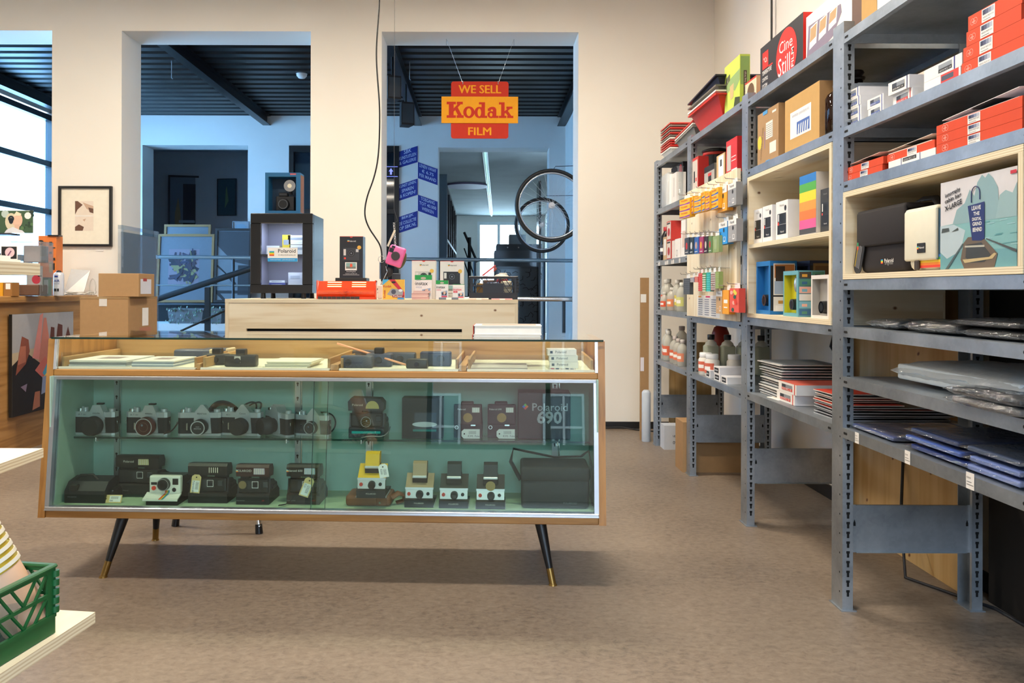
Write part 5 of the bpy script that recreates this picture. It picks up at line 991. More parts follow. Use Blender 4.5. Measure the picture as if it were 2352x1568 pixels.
# lomography photo box
def junk(b, w_, h, d):
    y = -.0004; sk = lambda p, col, dy: b.poly([(w_ * (px - .5), h * pz) for px, pz in p], y - dy, c(col, .35))
    sk([(0, 0), (1, 0), (1, .55), (0, .5)], '#7fb0b0', 0); sk([(0, 0), (1, 0), (1, .18), (0, .22)], '#6a9ea4', .0001)
    sk([(.18, .5), (.24, .66), (.35, .72), (.42, .86), (.48, .78), (.52, .92), (.58, .99), (.62, .95), (.66, .99), (.72, .93), (.78, .82), (.80, .5)], '#8aa8ac', .0002)
    sk([(.75, .5), (.8, .74), (.87, .78), (.95, .74), (1, .84), (1, .5)], '#94b0b2', .0003); sk([(.0, .36), (.0, .5), (.2, .5), (.36, .42), (.3, .2), (.1, .12), (0, .2)], '#b4c4ca', .0003)
    for k in range(18): x = random.uniform(.45, .95); z = random.uniform(.2, .48); sk([(x, z), (x + .09, z + .004), (x + .09, z + .010), (x, z + .006)], random.choice(['#4f8e94', '#a8ccd0']), .0005)
    sk([(.02, .42), (.14, .43), (.13, .47), (.03, .47)], '#4a4f4a', .0006); sk([(.17, .42), (.27, .43), (.26, .46)], '#4a4f4a', .0006)
    sk([(.35, .0), (.30, .10), (.34, .28), (.40, .34), (.58, .34), (.66, .26), (.78, .14), (.74, 0)], '#6a5a48', .0007); sk([(.37, .12), (.38, .26), (.58, .27), (.70, .13), (.62, .06), (.44, .06)], '#3c3c38', .0009)
    sk([(.33, .10), (.36, .06), (.72, .09), (.77, .14), (.74, .15), (.68, .11), (.36, .10)], '#c2ac7c', .0011); sk([(.36, .23), (.62, .22), (.62, .24), (.36, .25)], '#b8b4a4', .0011)
    sk([(.08, 0), (.33, .28), (.34, .27), (.12, 0)], '#4a5a5c', .0011); sk([(1, .14), (.64, .30), (.64, .31), (1, .17)], '#4a4a44', .0011)
    NV = '#1f2a66'; sk([(.40, .68), (.62, .70), (.62, .31), (.58, .29), (.46, .30)], NV, .0013)
    for i_, (tx, zz, hh) in enumerate((('LEAVE', .625, .045), ('THE', .565, .04), ('DIGITAL', .51, .035), ('GRIND', .455, .04), ('BEHIND', .39, .045))): b.text(tx, w_ * (.515 - .5 + .004 * i_), h * zz, y - .0016, WHITE, w=w_ * (.12 if tx != 'THE' else .08), h=h * hh, bold=.02)
    pts = [(w_ * (-.05 + .0) + 0, y - .002, h * .71)] + [(w_ * (.005 + .055 * math.cos(R(a))), y - .002, h * (.80 + .08 * math.sin(R(a)))) for a in range(180, -1, -20)] + [(w_ * .06, y - .002, h * .73)]
    b.tube(pts, .0012, c(NV, .4), 5)
    for i_, (tx, zz, ww) in enumerate((('lomography', .83, .22), ('cabin bag', .765, .24), ('X-LARGE', .69, .25))): b.text(tx, w_ * (-.31 + .004 * i_), h * zz, y - .0008, c('#2c2c30', .5), w=w_ * ww, h=h * .06, bold=.03, rot=R(10))
    b.rect(w_ * .43, h * .93, w_ * .5, h * .965, y - .001, c('#c82c3c', .5))
ash('picture_carton', 'large square carton with a photo of a boat before misty mountains', 'box', 2160, 2336, 1.235, ZC_, .232, .06, c('#d4d0d2', .4), c('#7c94a0', .5), c('#e8e4e4', .5), junk)
# ---- third bay, top
def cine(b, w_, h, d):
    y = -.0006; RD = c('#e2322a', .4); b.disc(w_ * .14, h * .47, w_ * .235, y, RD, 32, h * .50); b.rect(-w_ * .44, h * .52, -w_ * .29, h * .86, y, RD).text('°Cs', -w_ * .365, h * .64, y - .0003, WHITE, w=w_ * .09, bold=.01)
    b.text('Cine', w_ * .13, h * .56, y - .0003, WHITE, w=w_ * .30, h=h * .22, bold=.0).text('Still', w_ * .09, h * .14, y - .0003, WHITE, w=w_ * .27, h=h * .34, bold=.0).text('FILM', w_ * .31, h * .16, y - .0003, WHITE, h=w_ * .055, w=h * .36, bold=.01, rot=R(90), al='l')
    for k, s_ in enumerate(('TEMPERATURE', 'CONTROL', 'SYSTEM')): b.text(s_, -w_ * .445, h * (.40 - .13 * k), y - .0003, WHITE, w=w_ * (.24, .15, .13)[k], h=h * .075, bold=.01, al='l')
    b.rect(-w_ * .28, h * .5, -w_ * .18, h * .53, y, RD).rect(-w_ * .44, h * .48, -w_ * .2, h * .488, y, WHITE).rect(-w_ * .44, h * .06, -w_ * .22, h * .068, y, WHITE)
ash('temperature_control_box', 'black box with a big red oval and white script on the third bay top', 'box', 1745, 1843, 1.27, 1.966, .222, .10, c('#2b2627', .5), c('#e2322a', .4), c('#2b2627', .5), cine)
def poster(b, w_, h, d):
    y = -.0006; M_ = c('#8d7f92', .5); b.poly([(-w_ * .48, h * .15), (-w_ * .34, h * .02), (w_ * .12, h * .22), (w_ * .30, h * .55), (w_ * .28, h * .72), (-w_ * .44, h * .78)], y, M_)
    for k in range(3):
        x = -w_ * .42 + k * w_ * .22; b.poly([(x, h * .28 + k * h * .05), (x + w_ * .17, h * .33 + k * h * .05), (x + w_ * .20, h * .75), (x + w_ * .03, h * .72)], y - .0003, PAPER).poly([(x + w_ * .015, h * .42 + k * h * .04), (x + w_ * .16, h * .46 + k * h * .04), (x + w_ * .18, h * .72), (x + w_ * .04, h * .69)], y - .0006, c('#c8a070', .5))
    for k in range(5): b.rect(w_ * .33, h * (.9 - .05 * k), w_ * .46, h * (.903 - .05 * k), y, c('#b8b4b0', .5))
ash('photo_box', 'large white box printed with three instant photos on the third bay top', 'box', 1850, 1955, 1.272, 1.966, .19, .11, c('#f6f2ea', .5), c('#a89490', .5), c('#e8e0d8', .5), poster)
def lomo(b, w_, h, d):
    y = -.0005; b.poly([(-w_ / 2, 0), (w_ / 2, 0), (w_ / 2, h * .25), (w_ * .2, h * .3), (w_ * .1, h * .12), (-w_ * .2, h * .08)], y, c('#3a4426', .5)); b.poly([(-w_ / 2, h * .45), (-w_ * .1, h * .5), (w_ * .2, h * .42), (w_ / 2, h * .55), (w_ / 2, h * .75), (-w_ * .1, h * .7), (-w_ / 2, h * .6)], y, c('#8aa46a', .5))
    b.poly([(-w_ * .1, h * .30), (w_ * .1, h * .33), (w_ * .12, h * .58), (-w_ * .14, h * .56)], y - .0004, c('#c2a878', .5)); b.poly([(-w_ * .42, h * .62), (-w_ * .12, h * .68), (-w_ * .14, h * .80), (-w_ * .4, h * .76)], y - .0004, c('#5a5c40', .5)).text('xl', -w_ * .27, h * .66, y - .0008, WHITE, h=h * .05)
tt = ash('picture_carton', 'lime-green carton with plant picture standing on the second bay top', 'box', 1663, 1698, 1.28, 1.98, .28, .05, c('#bcd054', .5), c('#a8c048', .5), c('#8a9a3a', .5), lomo)
b = MB(); w2 = (sy(1663, 1.28) - sy(1698, 1.28)) / 2; b.M = Matrix.Translation((w2 + .0006, .025, 0)) @ Matrix.Rotation(R(90), 4, 'Z'); b.rect(-.025, 0, .025, .28, 0, c('#b8cc50', .5)).rect(-.022, .13, .022, .27, -.0003, c('#86a85c', .5)).rect(-.007, .02, .009, .2, -.0006, c('#4a4030', .5)).text('lomography pocket bag large', .0055, .024, -.0009, c('#d8d0c0', .5), w=.17, h=.009, al='l', rot=R(90)); b.build('side_lettering', tt)
ash('small_carton', 'small beige carton with red top edge and brown oval behind the black box', 'box', 1715, 1741, 1.285, 1.98, .115, .07, c('#d8c8a8', .5), c('#c8b890', .5), c('#c83a30', .5), lambda b, w_, h, d: b.disc(0, h * .45, w_ * .32, -.0006, c('#6a5238', .4), 18, h * .4).rect(-w_ / 2, h * .93, w_ / 2, h, -.0006, c('#c83a30', .5)), dy=.03)
# third bay second shelf
def kb(b, w_, h, d):
    y = -.0006; b.rect(-w_ * .08, h * .45, w_ * .24, h * .76, y, c('#e6dfd2', .6)); 
    for k in range(7): b.rect(-w_ * .06, h * (.48 + .037 * k), w_ * .22, h * (.49 + .037 * k), y - .0003, c('#8a8074', .6))
    b.rect(w_ * .10, h * .16, w_ * .40, h * .36, y, c('#e6dfd2', .6)).rect(-w_ * .15, h * .3, -w_ * .13, h * .62, y, c('#8a6aa0', .6)).disc(-w_ * .38, h * .45, w_ * .10, y, c('#e2c83a', .5), 20, h * .13)
    b.rect(-w_ * .22, h * .93, w_ * .0, h * 1.0, y - .0006, c('#5aa0d4', .4)).rect(-w_ * .08, 0, w_ * .12, h * .06, y - .0006, c('#5aa0d4', .4)).text('KONSTRUKTOR', -w_ * .30, h * .12, y, c('#6a5030', .5), w=h * .6, rot=R(78), al='l').rect(w_ * .22, h * .88, w_ * .4, h * .92, y, c('#e6dfd2', .6))
ash('cardboard_package', 'flat kraft camera-kit package with blue tape in the third bay', 'package', 1739, 1787, 1.25, 1.642, .236, .035, CARD, CARD, None, kb)
def kb2(b, w_, h, d):
    y = -.0006; b.rect(-w_ * .33, h * .24, w_ * .28, h * .72, y, PAPER); b.text('lensbaby cyanotype kit', -w_ * .02, h * .60, y - .0003, c('#a8a8b8', .5), w=w_ * .5)
    b.rect(-w_ * .13, h * .28, w_ * .24, h * .50, y - .0003, c('#4a6cb4', .5))
    for k in range(5): b.poly([(-w_ * .10 + k * w_ * .065, h * .28), (-w_ * .07 + k * w_ * .065, h * .28), (-w_ * .05 + k * w_ * .065, h * .46), (-w_ * .08 + k * w_ * .065, h * .44)], y - .0006, PAPER)
ash('cardboard_package', 'large kraft box with white and blue label in the third bay', 'package', 1802, 1881, 1.25, 1.642, .222, .10, KRAFT, CARD, None, kb2)
AMB = glass('amber_glass', '#5a3420', 1.5, .02, .06, ('#2a140c', .65))
def jug(name, label, cat, x, y, z, prof, m, cap=None, capc=None, lab=None, group=None, liquid=None, cap_n='cap'):
    t = thing(name, label, cat, (x, y, z), 0, group); MB().lathe(prof, m, n=20).build('bottle_body', t)
    if cap: MB().lathe(cap, c(capc, .4), n=18).build(cap_n, t)
    if liquid: MB().lathe([(max(.002, r_ - .0025), max(.003, zz)) for r_, zz in liquid[0]], liquid[1], n=18).build('liquid', t)
    if lab:
        (z0, z1, col, r_) = lab; b = MB(); vv = []; n = 9
        for zz in (z0, z1): vv += [(r_ * math.cos(R(150 + 120 * k / (n - 1))), r_ * math.sin(R(150 + 120 * k / (n - 1))), zz) for k in range(n)]
        b.add(vv, [(k, k + 1, k + n + 1, k + n) for k in range(n - 1)], c(col, .5)); zz = (z0 + z1) / 2; b.add([(x_ * 1.003, y_ * 1.003, z_ * .35 + zz * .65) for x_, y_, z_ in vv], [(k, k + 1, k + n + 1, k + n) for k in range(2, n - 3)], PAPER); b.build('paper_label', t)
    return t
jug('apothecary_bottle', 'amber glass bottle with flanged neck in front of the post, third bay', 'bottle', 1.295, 2.905, 1.642, [(.045, 0), (.06, .006), (.061, .13), (.052, .148), (.030, .162), (.028, .175)], AMB, [(.034, .172), (.036, .180), (.022, .184), (.030, .196), (.028, .202)], '#1f1210', cap_n='stopper')
jug('apothecary_bottle', 'second dark amber bottle half hidden behind the shelving post', 'bottle', 1.44, 3.12, 1.642, [(.04, 0), (.05, .006), (.05, .20), (.045, .22), (.026, .24), (.024, .255)], AMB, [(.030, .252), (.034, .262), (.020, .266), (.030, .28), (.026, .288)], '#1a1010', cap_n='stopper')
# third bay cubby
ZM, ZL = 1.297, .982 + .0002
def small_cam(b, w_, h, d):
    y = -.0006; b.text('Polaroid', 0, h * .86, y, c('#9a9690', .5), w=w_ * .35).disc(w_ * .3, h * .80, w_ * .09, y, DKG, 14).rect(-w_ * .36, h * .40, w_ * .36, h * .68, y, c('#2b2d32', .5)).disc(0, h * .55, w_ * .16, y - .0003, c('#17181b', .4)).rect(-w_ * .3, h * .48, -w_ * .22, h * .66, y - .0003, PAPER).disc(-w_ * .28, h * .42, w_ * .06, y - .0004, c('#e0442e', .5), 12).rect(-w_ * .37, h * .14, w_ * .37, h * .39, y, c('#1e1f24', .5)).text('Polaroid', w_ * .04, h * .18, y - .0003, WHITE, w=w_ * .3)
ash('camera_carton', 'small white instant camera box, leftmost on the cubby middle board', 'box', 1731, 1750, 1.245, ZM, .155, .10, WB, WS, None, small_cam, 'white camera boxes in the cubby')
ash('camera_carton', 'small white instant camera box touching the leftmost one in the cubby', 'box', 1751.5, 1773, 1.245, ZM, .158, .10, WB, WS, None, small_cam, 'white camera boxes in the cubby')
ash('camera_carton', 'white camera box with silver camera, left of the rainbow box', 'box', 1782, 1809, 1.245, ZM, .160, .12, WB, WS, None, small_cam, 'white camera boxes in the cubby')
def rbx(b, w_, h, d):
    for k, q in enumerate(['#d8d0c8', '#4a4a4c', '#e8609c', '#f08038', '#f2a040', '#f0dc30', '#58b048', '#2f80cc']):
        z0, z1 = [0, .02, .11, .26, .41, .56, .72, .86][k], [.02, .11, .26, .41, .56, .72, .86, 1][k]; b.rect(-w_ / 2, h * z0, w_ / 2, h * z1, -.0006, c(q, .5))
ash('rainbow_box', 'tall box with horizontal rainbow bands in the cubby', 'box', 1836, 1874, 1.245, ZM, .232, .05, c('#d8d0c8', .5), c('#ddd8d4', .5), c('#2f80cc', .5), rbx)
ash('camera_carton', 'small dark instant camera box right of the rainbow box', 'box', 1884, 1906, 1.245, ZM, .158, .08, c('#3a3836', .5), c('#2a2828', .5), None, small_cam)
def windowbox(label, x0, x1, h, d, col, inner, sidec, side_pic, z, X=1.245, lensc='#8a8e92', dome=False, dy=0):
    ya, yb = sy(x0, X), sy(x1, X); w_ = (ya - yb) / 2; t = thing('camera_carton', label, 'box', (X, (ya + yb) / 2 + dy, z), AZ); m = c(col, .5); e = w_ * .2
    b = MB(); b.box(-w_, 0, 0, -w_ + e * .6, d, h, m).box(w_ - e, 0, 0, w_, d, h, c(sidec, .5)).box(-w_, 0, 0, w_, d, h * .07, m).box(-w_, 0, h * .91, w_, d, h, m).box(-w_, d - .004, 0, w_, d, h, m).box(w_ - e, -.0005, 0, w_, .001, h, m); b.box(-w_ + e * .6, d * .28, h * .07, w_ - e, d * .30, h * .91, c(inner, .5)).box(-w_ + e * .6, .001, h * .07, -w_ + e * .6 + .002, d * .3, h * .91, c(inner, .5)); b.build('carton', t)
    q = MB(); q.cyl((0, d * .27, h * .26), (0, .004, h * .26), w_ * .3, w_ * .28, c('#202226', .3), 20).ring(0, h * .26, w_ * .28, w_ * .2, .0034, c(lensc, .2, .8)); q.build('lens', t)
    if dome: MB().sph((w_ * .25, d * .15, h * .70), w_ * .22, c('#c8d4e2', .1, .6), sc=(.8, .5, 1.8)).build('flash_dome', t)
    if side_pic:
        s_ = MB(); s_.M = Matrix.Translation((w_ + .0006, d / 2, 0)) @ Matrix.Rotation(R(90), 4, 'Z')
        for (a0, z0, a1, z1, q) in side_pic: s_.rect((a0 - .5) * d, z0 * h, (a1 - .5) * d, z1 * h, -.0001 * len(s_.f), c(q, .5))
        s_.build('side_pictures', t)
    return t
windowbox('bright blue window carton with silver lens at the left of the lower cubby', 1737, 1769, .232, .115, '#1f74b8', '#1a6cb0', '#1d2024', [(.12, .36, .92, .95, '#e8e2da'), (.16, .68, .9, .93, '#b8743a'), (.2, .6, .55, .9, '#3a2a1c'), (.16, .38, .9, .62, '#a8b8d0'), (.12, .06, .92, .33, '#e6e2dc'), (.3, .2, .8, .26, '#c09048'), (.2, .07, .8, .17, '#f2f0ee')], ZL)
mos = []; cs_ = ['#3a6a94', '#c84838', '#e2e0dc', '#2a2a2c', '#508a74', '#d8a040', '#8a3a2a', '#7ab4c8', '#1e2224', '#e8b0a0', '#b8c83a', '#46423a']
for i in range(2):
    for j in range(6): mos.append((.04 + .48 * i, .03 + .16 * j, .48 + .48 * i, .17 + .16 * j, cs_[(i * 5 + j * 7) % 12])); mos.append((.14 + .48 * i, .06 + .16 * j, .34 + .48 * i, .12 + .16 * j, cs_[(i * 3 + j * 5 + 4) % 12]))
windowbox('turquoise window carton with yellow lining in the lower cubby', 1799, 1833, .182, .105, '#6aa8b4', '#c8c020', '#5a9aa8', mos, ZL, dome=True, X=1.24)
windowbox('white window carton with grey drawing at the right of the lower cubby', 1863, 1905, .160, .10, '#e4dcd6', '#a8a49e', '#d8d0ca', None, ZL, lensc='#22242a', X=1.24)
windowbox('dark blue window carton behind the turquoise one', 1826, 1860, .232, .115, '#1a2a50', '#14203c', '#1d1c20', [(.12, .36, .92, .95, '#8a6a48'), (.2, .4, .8, .9, '#6a4a30')], ZL, X=1.40, dy=0)
# ---- pegboard goods
hookn = [0]
def hook(y, z, L_=.12):
    b = MB(); b.M = Matrix.Translation((0, y - (PY[1] + PY[2]) / 2, z - .94)); b.tube([(0, 0, 0), (-L_, 0, .004), (-L_ - .004, 0, .012)], .0018, CHROME, 6); b.build('hook', pegt)
def peg(name, label, cat, x0, x1, y0, y1, X, d, front, side, deco=None, group=None, rz=0, hk=True):
    ya, yb = sy(x0, X), sy(x1, X); w_ = ya - yb; um = (x0 + x1) / 2; zt, zb = sz(um, y0, X), sz(um, y1, X)
    if hk: hook((ya + yb) / 2, zt + .006, XF - .022 - X + .03)
    t = pbox(name, label, cat, (X, (ya + yb) / 2, zb), AZ + rz, w_, d, zt - zb - .012, front, side, None, deco, group)
    MB().add([(-w_ * .3, d / 2, zt - zb - .012), (w_ * .3, d / 2, zt - zb - .012), (w_ * .25, d / 2, zt - zb + .012), (-w_ * .25, d / 2, zt - zb + .012)], [(0, 1, 2, 3)], c('#e8e6e2', .5)).build('hang_tab', t); return t
def pf(col, foot=True):
    def f(b, w_, h, d): b.rect(-w_ / 2, h * .74, w_ / 2, h, -.0006, c('#efeae4', .5)).text('Polaroid', 0, h * .82, -.0009, DKG, w=w_ * .5).text('Color', -w_ * .3, h * .2, -.0009, WHITE, h=h * .05, w=h * .18, rot=R(0), al='l').rect(w_ * .05, h * .1, w_ * .3, h * .32, -.0009, WHITE).rect(w_ * .09, h * .15, w_ * .26, h * .30, -.0012, c(col, .5)).disc(w_ * .1, h * .62, w_ * .08, -.0009, DKG, 12)
    return f
peg('film_box', 'orange instant film box on the upper hooks', 'box', 1648, 1669, 424, 486, 1.16, .03, c('#f2a422', .5), c('#e0921c', .5), pf('#f2a422'), 'film boxes on the pegboard')
peg('film_box', 'grey instant film box on the upper hooks, beside the orange one', 'box', 1671, 1690, 415, 473, 1.16, .03, c('#9a9a9c', .5), c('#8a8a8c', .5), pf('#9a9a9c'), 'film boxes on the pegboard')
peg('film_box', 'blue instant film box on the middle hooks', 'box', 1651, 1670, 504, 561, 1.16, .03, c('#2a96e0', .5), c('#2288d0', .5), pf('#2a96e0'), 'film boxes on the pegboard')
peg('film_box', 'grey instant film box on the middle hooks, beside the blue one', 'box', 1672, 1691, 498, 555, 1.16, .03, c('#a2a0a0', .5), c('#908e90', .5), pf('#a2a0a0'), 'film boxes on the pegboard')
peg('film_box', 'orange and grey instant film box low on the pegboard', 'box', 1645, 1659, 661, 720, 1.16, .03, c('#c8a070', .5), c('#f0a424', .5), pf('#f2a422'), 'film boxes on the pegboard')
peg('film_box', 'yellow-orange film box low on the pegboard, next to the flowered one', 'box', 1660, 1674, 660, 721, 1.16, .03, c('#f2a422', .5), c('#e0921c', .5), lambda b, w_, h, d: b.rect(-w_ * .3, h * .45, w_ * .3, h * .6, -.0006, PAPER).rect(-w_ * .3, h * .25, w_ * .3, h * .3, -.0006, PAPER), 'film boxes on the pegboard')
def flo(b, w_, h, d):
    for k in range(9): b.disc(random.uniform(-.3, .3) * w_, random.uniform(.1, .9) * h, w_ * .16, -.0005 - k * .0001, c(['#e8402c', '#2a5a4a', '#f0b0a0', '#e8d848'][k % 4], .5), 7, h * .09)
peg('film_box', 'red flowered film box low at the right edge of the pegboard', 'box', 1676, 1697, 656, 717, 1.16, .03, c('#e85a48', .5), c('#d84838', .5), flo, 'film boxes on the pegboard')
KY, KP, KB_ = c('#f2b41e', .5), c('#8a3a8a', .5), c('#2a5ab0', .5)
def kod(blue):
    def f(b, w_, h, d):
        for k in range(3):
            z = h * (k / 3); b.rect(-w_ / 2, z, w_ / 2, z + h * .01, -.0008, PAPER); b.poly([(-w_ / 2, z + h * .02), (w_ / 2, z + h * .02), (w_ / 2, z + h * .12), (0, z + h * .07), (-w_ / 2, z + h * .09)], -.0006, KB_ if blue else KP); b.text('Kodak', 0, z + h * .20, -.0006, c('#c83a2c', .5), w=w_ * .6, h=h * .085, bold=.01)
    return f
for i, (x0, x1, y0, y1, X, rz, bl, nm) in enumerate(((1564, 1580, 452, 500, 1.10, .12, False, 'yellow and purple film pack at the far left of the top hooks'), (1580, 1594, 448, 492, 1.12, -.1, False, 'yellow and purple film pack second on the top hooks'), (1596, 1607, 446, 488, 1.12, .1, True, 'yellow and blue film pack third on the top hooks'), (1609, 1618, 436, 485, 1.13, 0, True, 'yellow and blue film pack fourth on the top hooks'), (1620, 1629, 436, 482, 1.13, 0, False, 'yellow and purple triple film pack fifth on the top hooks'), (1631, 1649, 428, 480, 1.14, 0, True, 'yellow and blue triple film pack sixth on the top hooks'))):
    peg('film_pack', nm, 'film pack', x0, x1, y0, y1, X, .03, KY, KY, kod(bl), 'yellow film packs on the top hooks', rz)
cols = [('#3c4450', '#c83a3a'), ('#2c3a44', '#d8d8d8'), ('#3a68b0', '#c8a090'), ('#a83a6a', '#e8b038'), ('#34282e', '#d8c8b8'), ('#6a8a58', '#c83a3a'), ('#93a66c', '#a8b888')]
xs = [1572, 1583, 1593.5, 1605, 1616, 1626, 1635.5, 1652]
for i in range(7):
    nm = ['dark grey picture', 'blackish picture', 'blue picture', 'magenta and yellow picture', 'dark brown picture', 'green forest picture', 'plain olive'][i]
    peg('photo_strap_pack', nm + ' packet on the middle hooks of the pegboard', 'packet', xs[i], xs[i + 1] - 1, 541 - i * .8, 584 - i * .8, 1.12 + .004 * i, .018, c(cols[i][0], .4), c(cols[i][0], .4), (lambda a, q: lambda b, w_, h, d: b.disc(0, h * .5, w_ * .22, -.0006, c(q, .5), 12, h * .22).rect(-w_ * .3, h * .1, w_ * .3, h * .14, -.0008, PAPER) if a != 6 else b.rect(-w_ * .2, h * .2, w_ * .2, h * .8, -.0006, c(q, .5)))(i, cols[i][1]), 'picture packets on the middle hooks')
cols = [('#4a4e52', 'dark grey patterned case'), ('#6a5a7a', 'small purple and white packet'), ('#c84a40', 'small red picture packet'), ('#d8584c', 'bright red strap packet'), ('#5a9a58', 'green flecked strap packet'), ('#2aa8a4', 'turquoise striped strap packet'), ('#c8c0b8', 'white flecked strap packet'), ('#8aa05c', 'olive strap packet')]
xs = [1570, 1585, 1595, 1604, 1613, 1622, 1632, 1643, 1652]; yb_ = [676, 648, 648, 668, 669, 669, 667, 662]; yt_ = [634, 632, 630, 622, 621, 620, 619, 618]
for i in range(8): peg('strap_pack', cols[i][1] + ' on the lower hooks of the pegboard', 'packet', xs[i], xs[i + 1] - 1, yt_[i], yb_[i], 1.12 + .003 * i, .02, c(cols[i][0], .6), c(cols[i][0], .6), (lambda q: lambda b, w_, h, d: [b.rect(-w_ / 2, h * .12 * k, w_ / 2, h * (.12 * k + .05), -.0006, c(q, .6)) for k in range(8)])(['#5e6266', '#e8e4e0', '#e8a89a', '#c83a38', '#e8e4dc', '#5ac8c4', '#8a5a54', '#a0b46c'][i]), 'strap packets on the lower hooks')
ya, yb = sy(1601, 1.20), sy(1652, 1.20); t = pbox('price_sheet', 'white printed price sheet pinned low on the pegboard', 'sheet', (1.2022, (ya + yb) / 2, sz(1626, 728, 1.2)), AZ, ya - yb, .0006, .115, PAPER, PAPER, None, lambda b, w_, h, d: [b.rect(-w_ * .45 + k * w_ * .3, h * (.08 + .1 * j), -w_ * .25 + k * w_ * .3, h * (.12 + .1 * j), -.0004, c('#8a8e9c', .6)) for k in range(3) for j in range(8)] + [b.rect(-w_ * .1, h * .9, w_ * .1, h * .97, -.0004, c('#d83a6a', .6)), b.rect(-w_ * .45, h * .9, -w_ * .3, h * .97, -.0004, c('#e8a040', .6))])
for y_, z_ in ((sy(1655, 1.2), 1.365), (sy(1676, 1.2), 1.365)): hook(y_, z_)
# ---- second bay: goods above the pegboard
SB = 1.65
ash('box', 'red-edged white box with a developing tank picture, second bay upper shelf', 'box', 1587, 1603, 1.235, SB, .205, .07, c('#c8342c', .4), c('#b82c28', .4), None, lambda b, w_, h, d: b.rect(-w_ * .4, h * .06, w_ * .4, h * .92, -.0005, c('#c8beb4', .5)).rect(-w_ * .12, h * .3, w_ * .05, h * .62, -.0008, BLACK).rect(w_ * .12, h * .32, w_ * .3, h * .42, -.0008, c('#c8342c', .5)), 'goods above the pegboard')
t = thing('developing_tank', 'black developing tank with a red ring under its lid', 'tank', (1.345, 4.66, SB)); MB().lathe([(.055, 0), (.06, .004), (.064, .20), (.065, .21)], c('#141416', .2), n=32).build('tank_body', t); MB().lathe([(.068, .211), (.073, .215), (.071, .226)], c('#c83a2c', .4), n=32).build('red_ring', t); MB().lathe([(.068, .227), (.078, .232), (.078, .24), (.056, .248)], BLACK, n=32).build('lid', t)
ash('box', 'grey box with a red-capped tube picture, second bay upper shelf', 'box', 1617, 1640, 1.235, SB, .115, .08, c('#a8a49e', .5), c('#8a8680', .5), c('#2a2a2a', .5), lambda b, w_, h, d: b.rect(-w_ / 2, h * .72, w_ / 2, h, -.0005, BLK2).rect(-w_ * .1, h * .1, w_ * .2, h * .5, -.0005, BLACK).rect(-w_ * .12, h * .5, w_ * .22, h * .64, -.0006, c('#c83a3a', .5)), 'goods above the pegboard')
ash('box', 'tan box with a white instruction label, second bay upper shelf', 'box', 1645, 1664, 1.235, SB, .14, .08, c('#c8a878', .5), CARD, None, lambda b, w_, h, d: b.rect(-w_ * .25, 0, w_ * .35, h * .95, -.0005, WHITE).rect(-w_ * .05, h * .55, w_ * .15, h * .8, -.0008, DKG), 'goods above the pegboard')
ash('box', 'tall red box at the right end of the second bay upper shelf', 'box', 1667, 1692, 1.235, SB, .185, .08, c('#d02c30', .4), c('#c0282c', .4), None, lambda b, w_, h, d: b.rect(-w_ * .42, h * .18, -w_ * .05, h * .85, -.0005, c('#b8b4ae', .5)).rect(w_ * .0, h * .5, w_ * .4, h * .52, -.0005, PAPER).rect(w_ * .0, h * .4, w_ * .4, h * .42, -.0005, PAPER).rect(w_ * .0, 0, w_ * .5, h * .18, -.0005, PAPER), 'goods above the pegboard')
# trays on bays A and B
def tray(label, loc, rz, w_, d, h, col, tilt=0, group=None, rim=.012, top=1.18):
    b = MB(); m = c(col, .35); t_ = .003; q = 1 / top
    def ringp(sx, sy_, z): return [(-sx, -sy_, z), (sx, -sy_, z), (sx, sy_, z), (-sx, sy_, z)]
    a = ringp(w_ / 2 * q, d / 2 * q, 0); bb = ringp(w_ / 2, d / 2, h - .008); cc = ringp(w_ / 2 + rim, d / 2 + rim, h); dd = ringp(w_ / 2 + rim, d / 2 + rim, h - .008); e = ringp(w_ / 2 - t_, d / 2 - t_, h - .001); f = ringp(w_ / 2 * q - t_, d / 2 * q - t_, t_)
    vv = a + bb + cc + dd + e + f; F_ = []
    for (p_, r_) in ((0, 4), (4, 12), (12, 8), (8, 16), (16, 20)): F_ += [(p_ + i, p_ + (i + 1) % 4, r_ + (i + 1) % 4, r_ + i) for i in range(4)]
    b.add(vv, F_ + [(3, 2, 1, 0), (20, 21, 22, 23)], m); o = solo('developing_tray', b, label, 'tray', loc, rz, group); o.rotation_euler = (tilt, 0, rz); return o
pc = ['#efece6', '#c8342c', '#c8342c', '#b8302a', '#efece6', '#77706a', '#c8342c', '#8a827a', '#c8342c', '#8a827a', '#d04038']
for k, q in enumerate(pc): tray('%s developing tray in the far nested stack, %s' % ({'#efece6': 'white', '#c8342c': 'red', '#b8302a': 'dark red', '#77706a': 'grey', '#8a827a': 'taupe', '#d04038': 'bright red'}[q], ['lowest', 'second', 'third', 'fourth', 'fifth', 'sixth', 'seventh', 'eighth', 'ninth', 'tenth', 'topmost'][k]), (1.42, 5.52, 1.981 + k * .0165), 0, .32, .26, .058, q, 0, 'nested trays on the farthest bay')
for k, (q, nm) in enumerate((('#8a8884', 'grey developing tray leaning on the far stack'), ('#e8e4de', 'white developing tray nested in the leaning grey one'), ('#c8342c', 'red developing tray nested in the leaning pile'))): tray(nm, (1.44, 5.06 - .0 * k, 1.992 + k * .016), 0, .34, .42, .07, q, R(-3), 'leaning trays on the farthest bay')
tray('large deep red developing tray on top of the second bay', (1.46, 4.52, 1.984), 0, .44, .54, .135, '#c8241f', 0, 'large trays on the second bay', .018, 1.3)
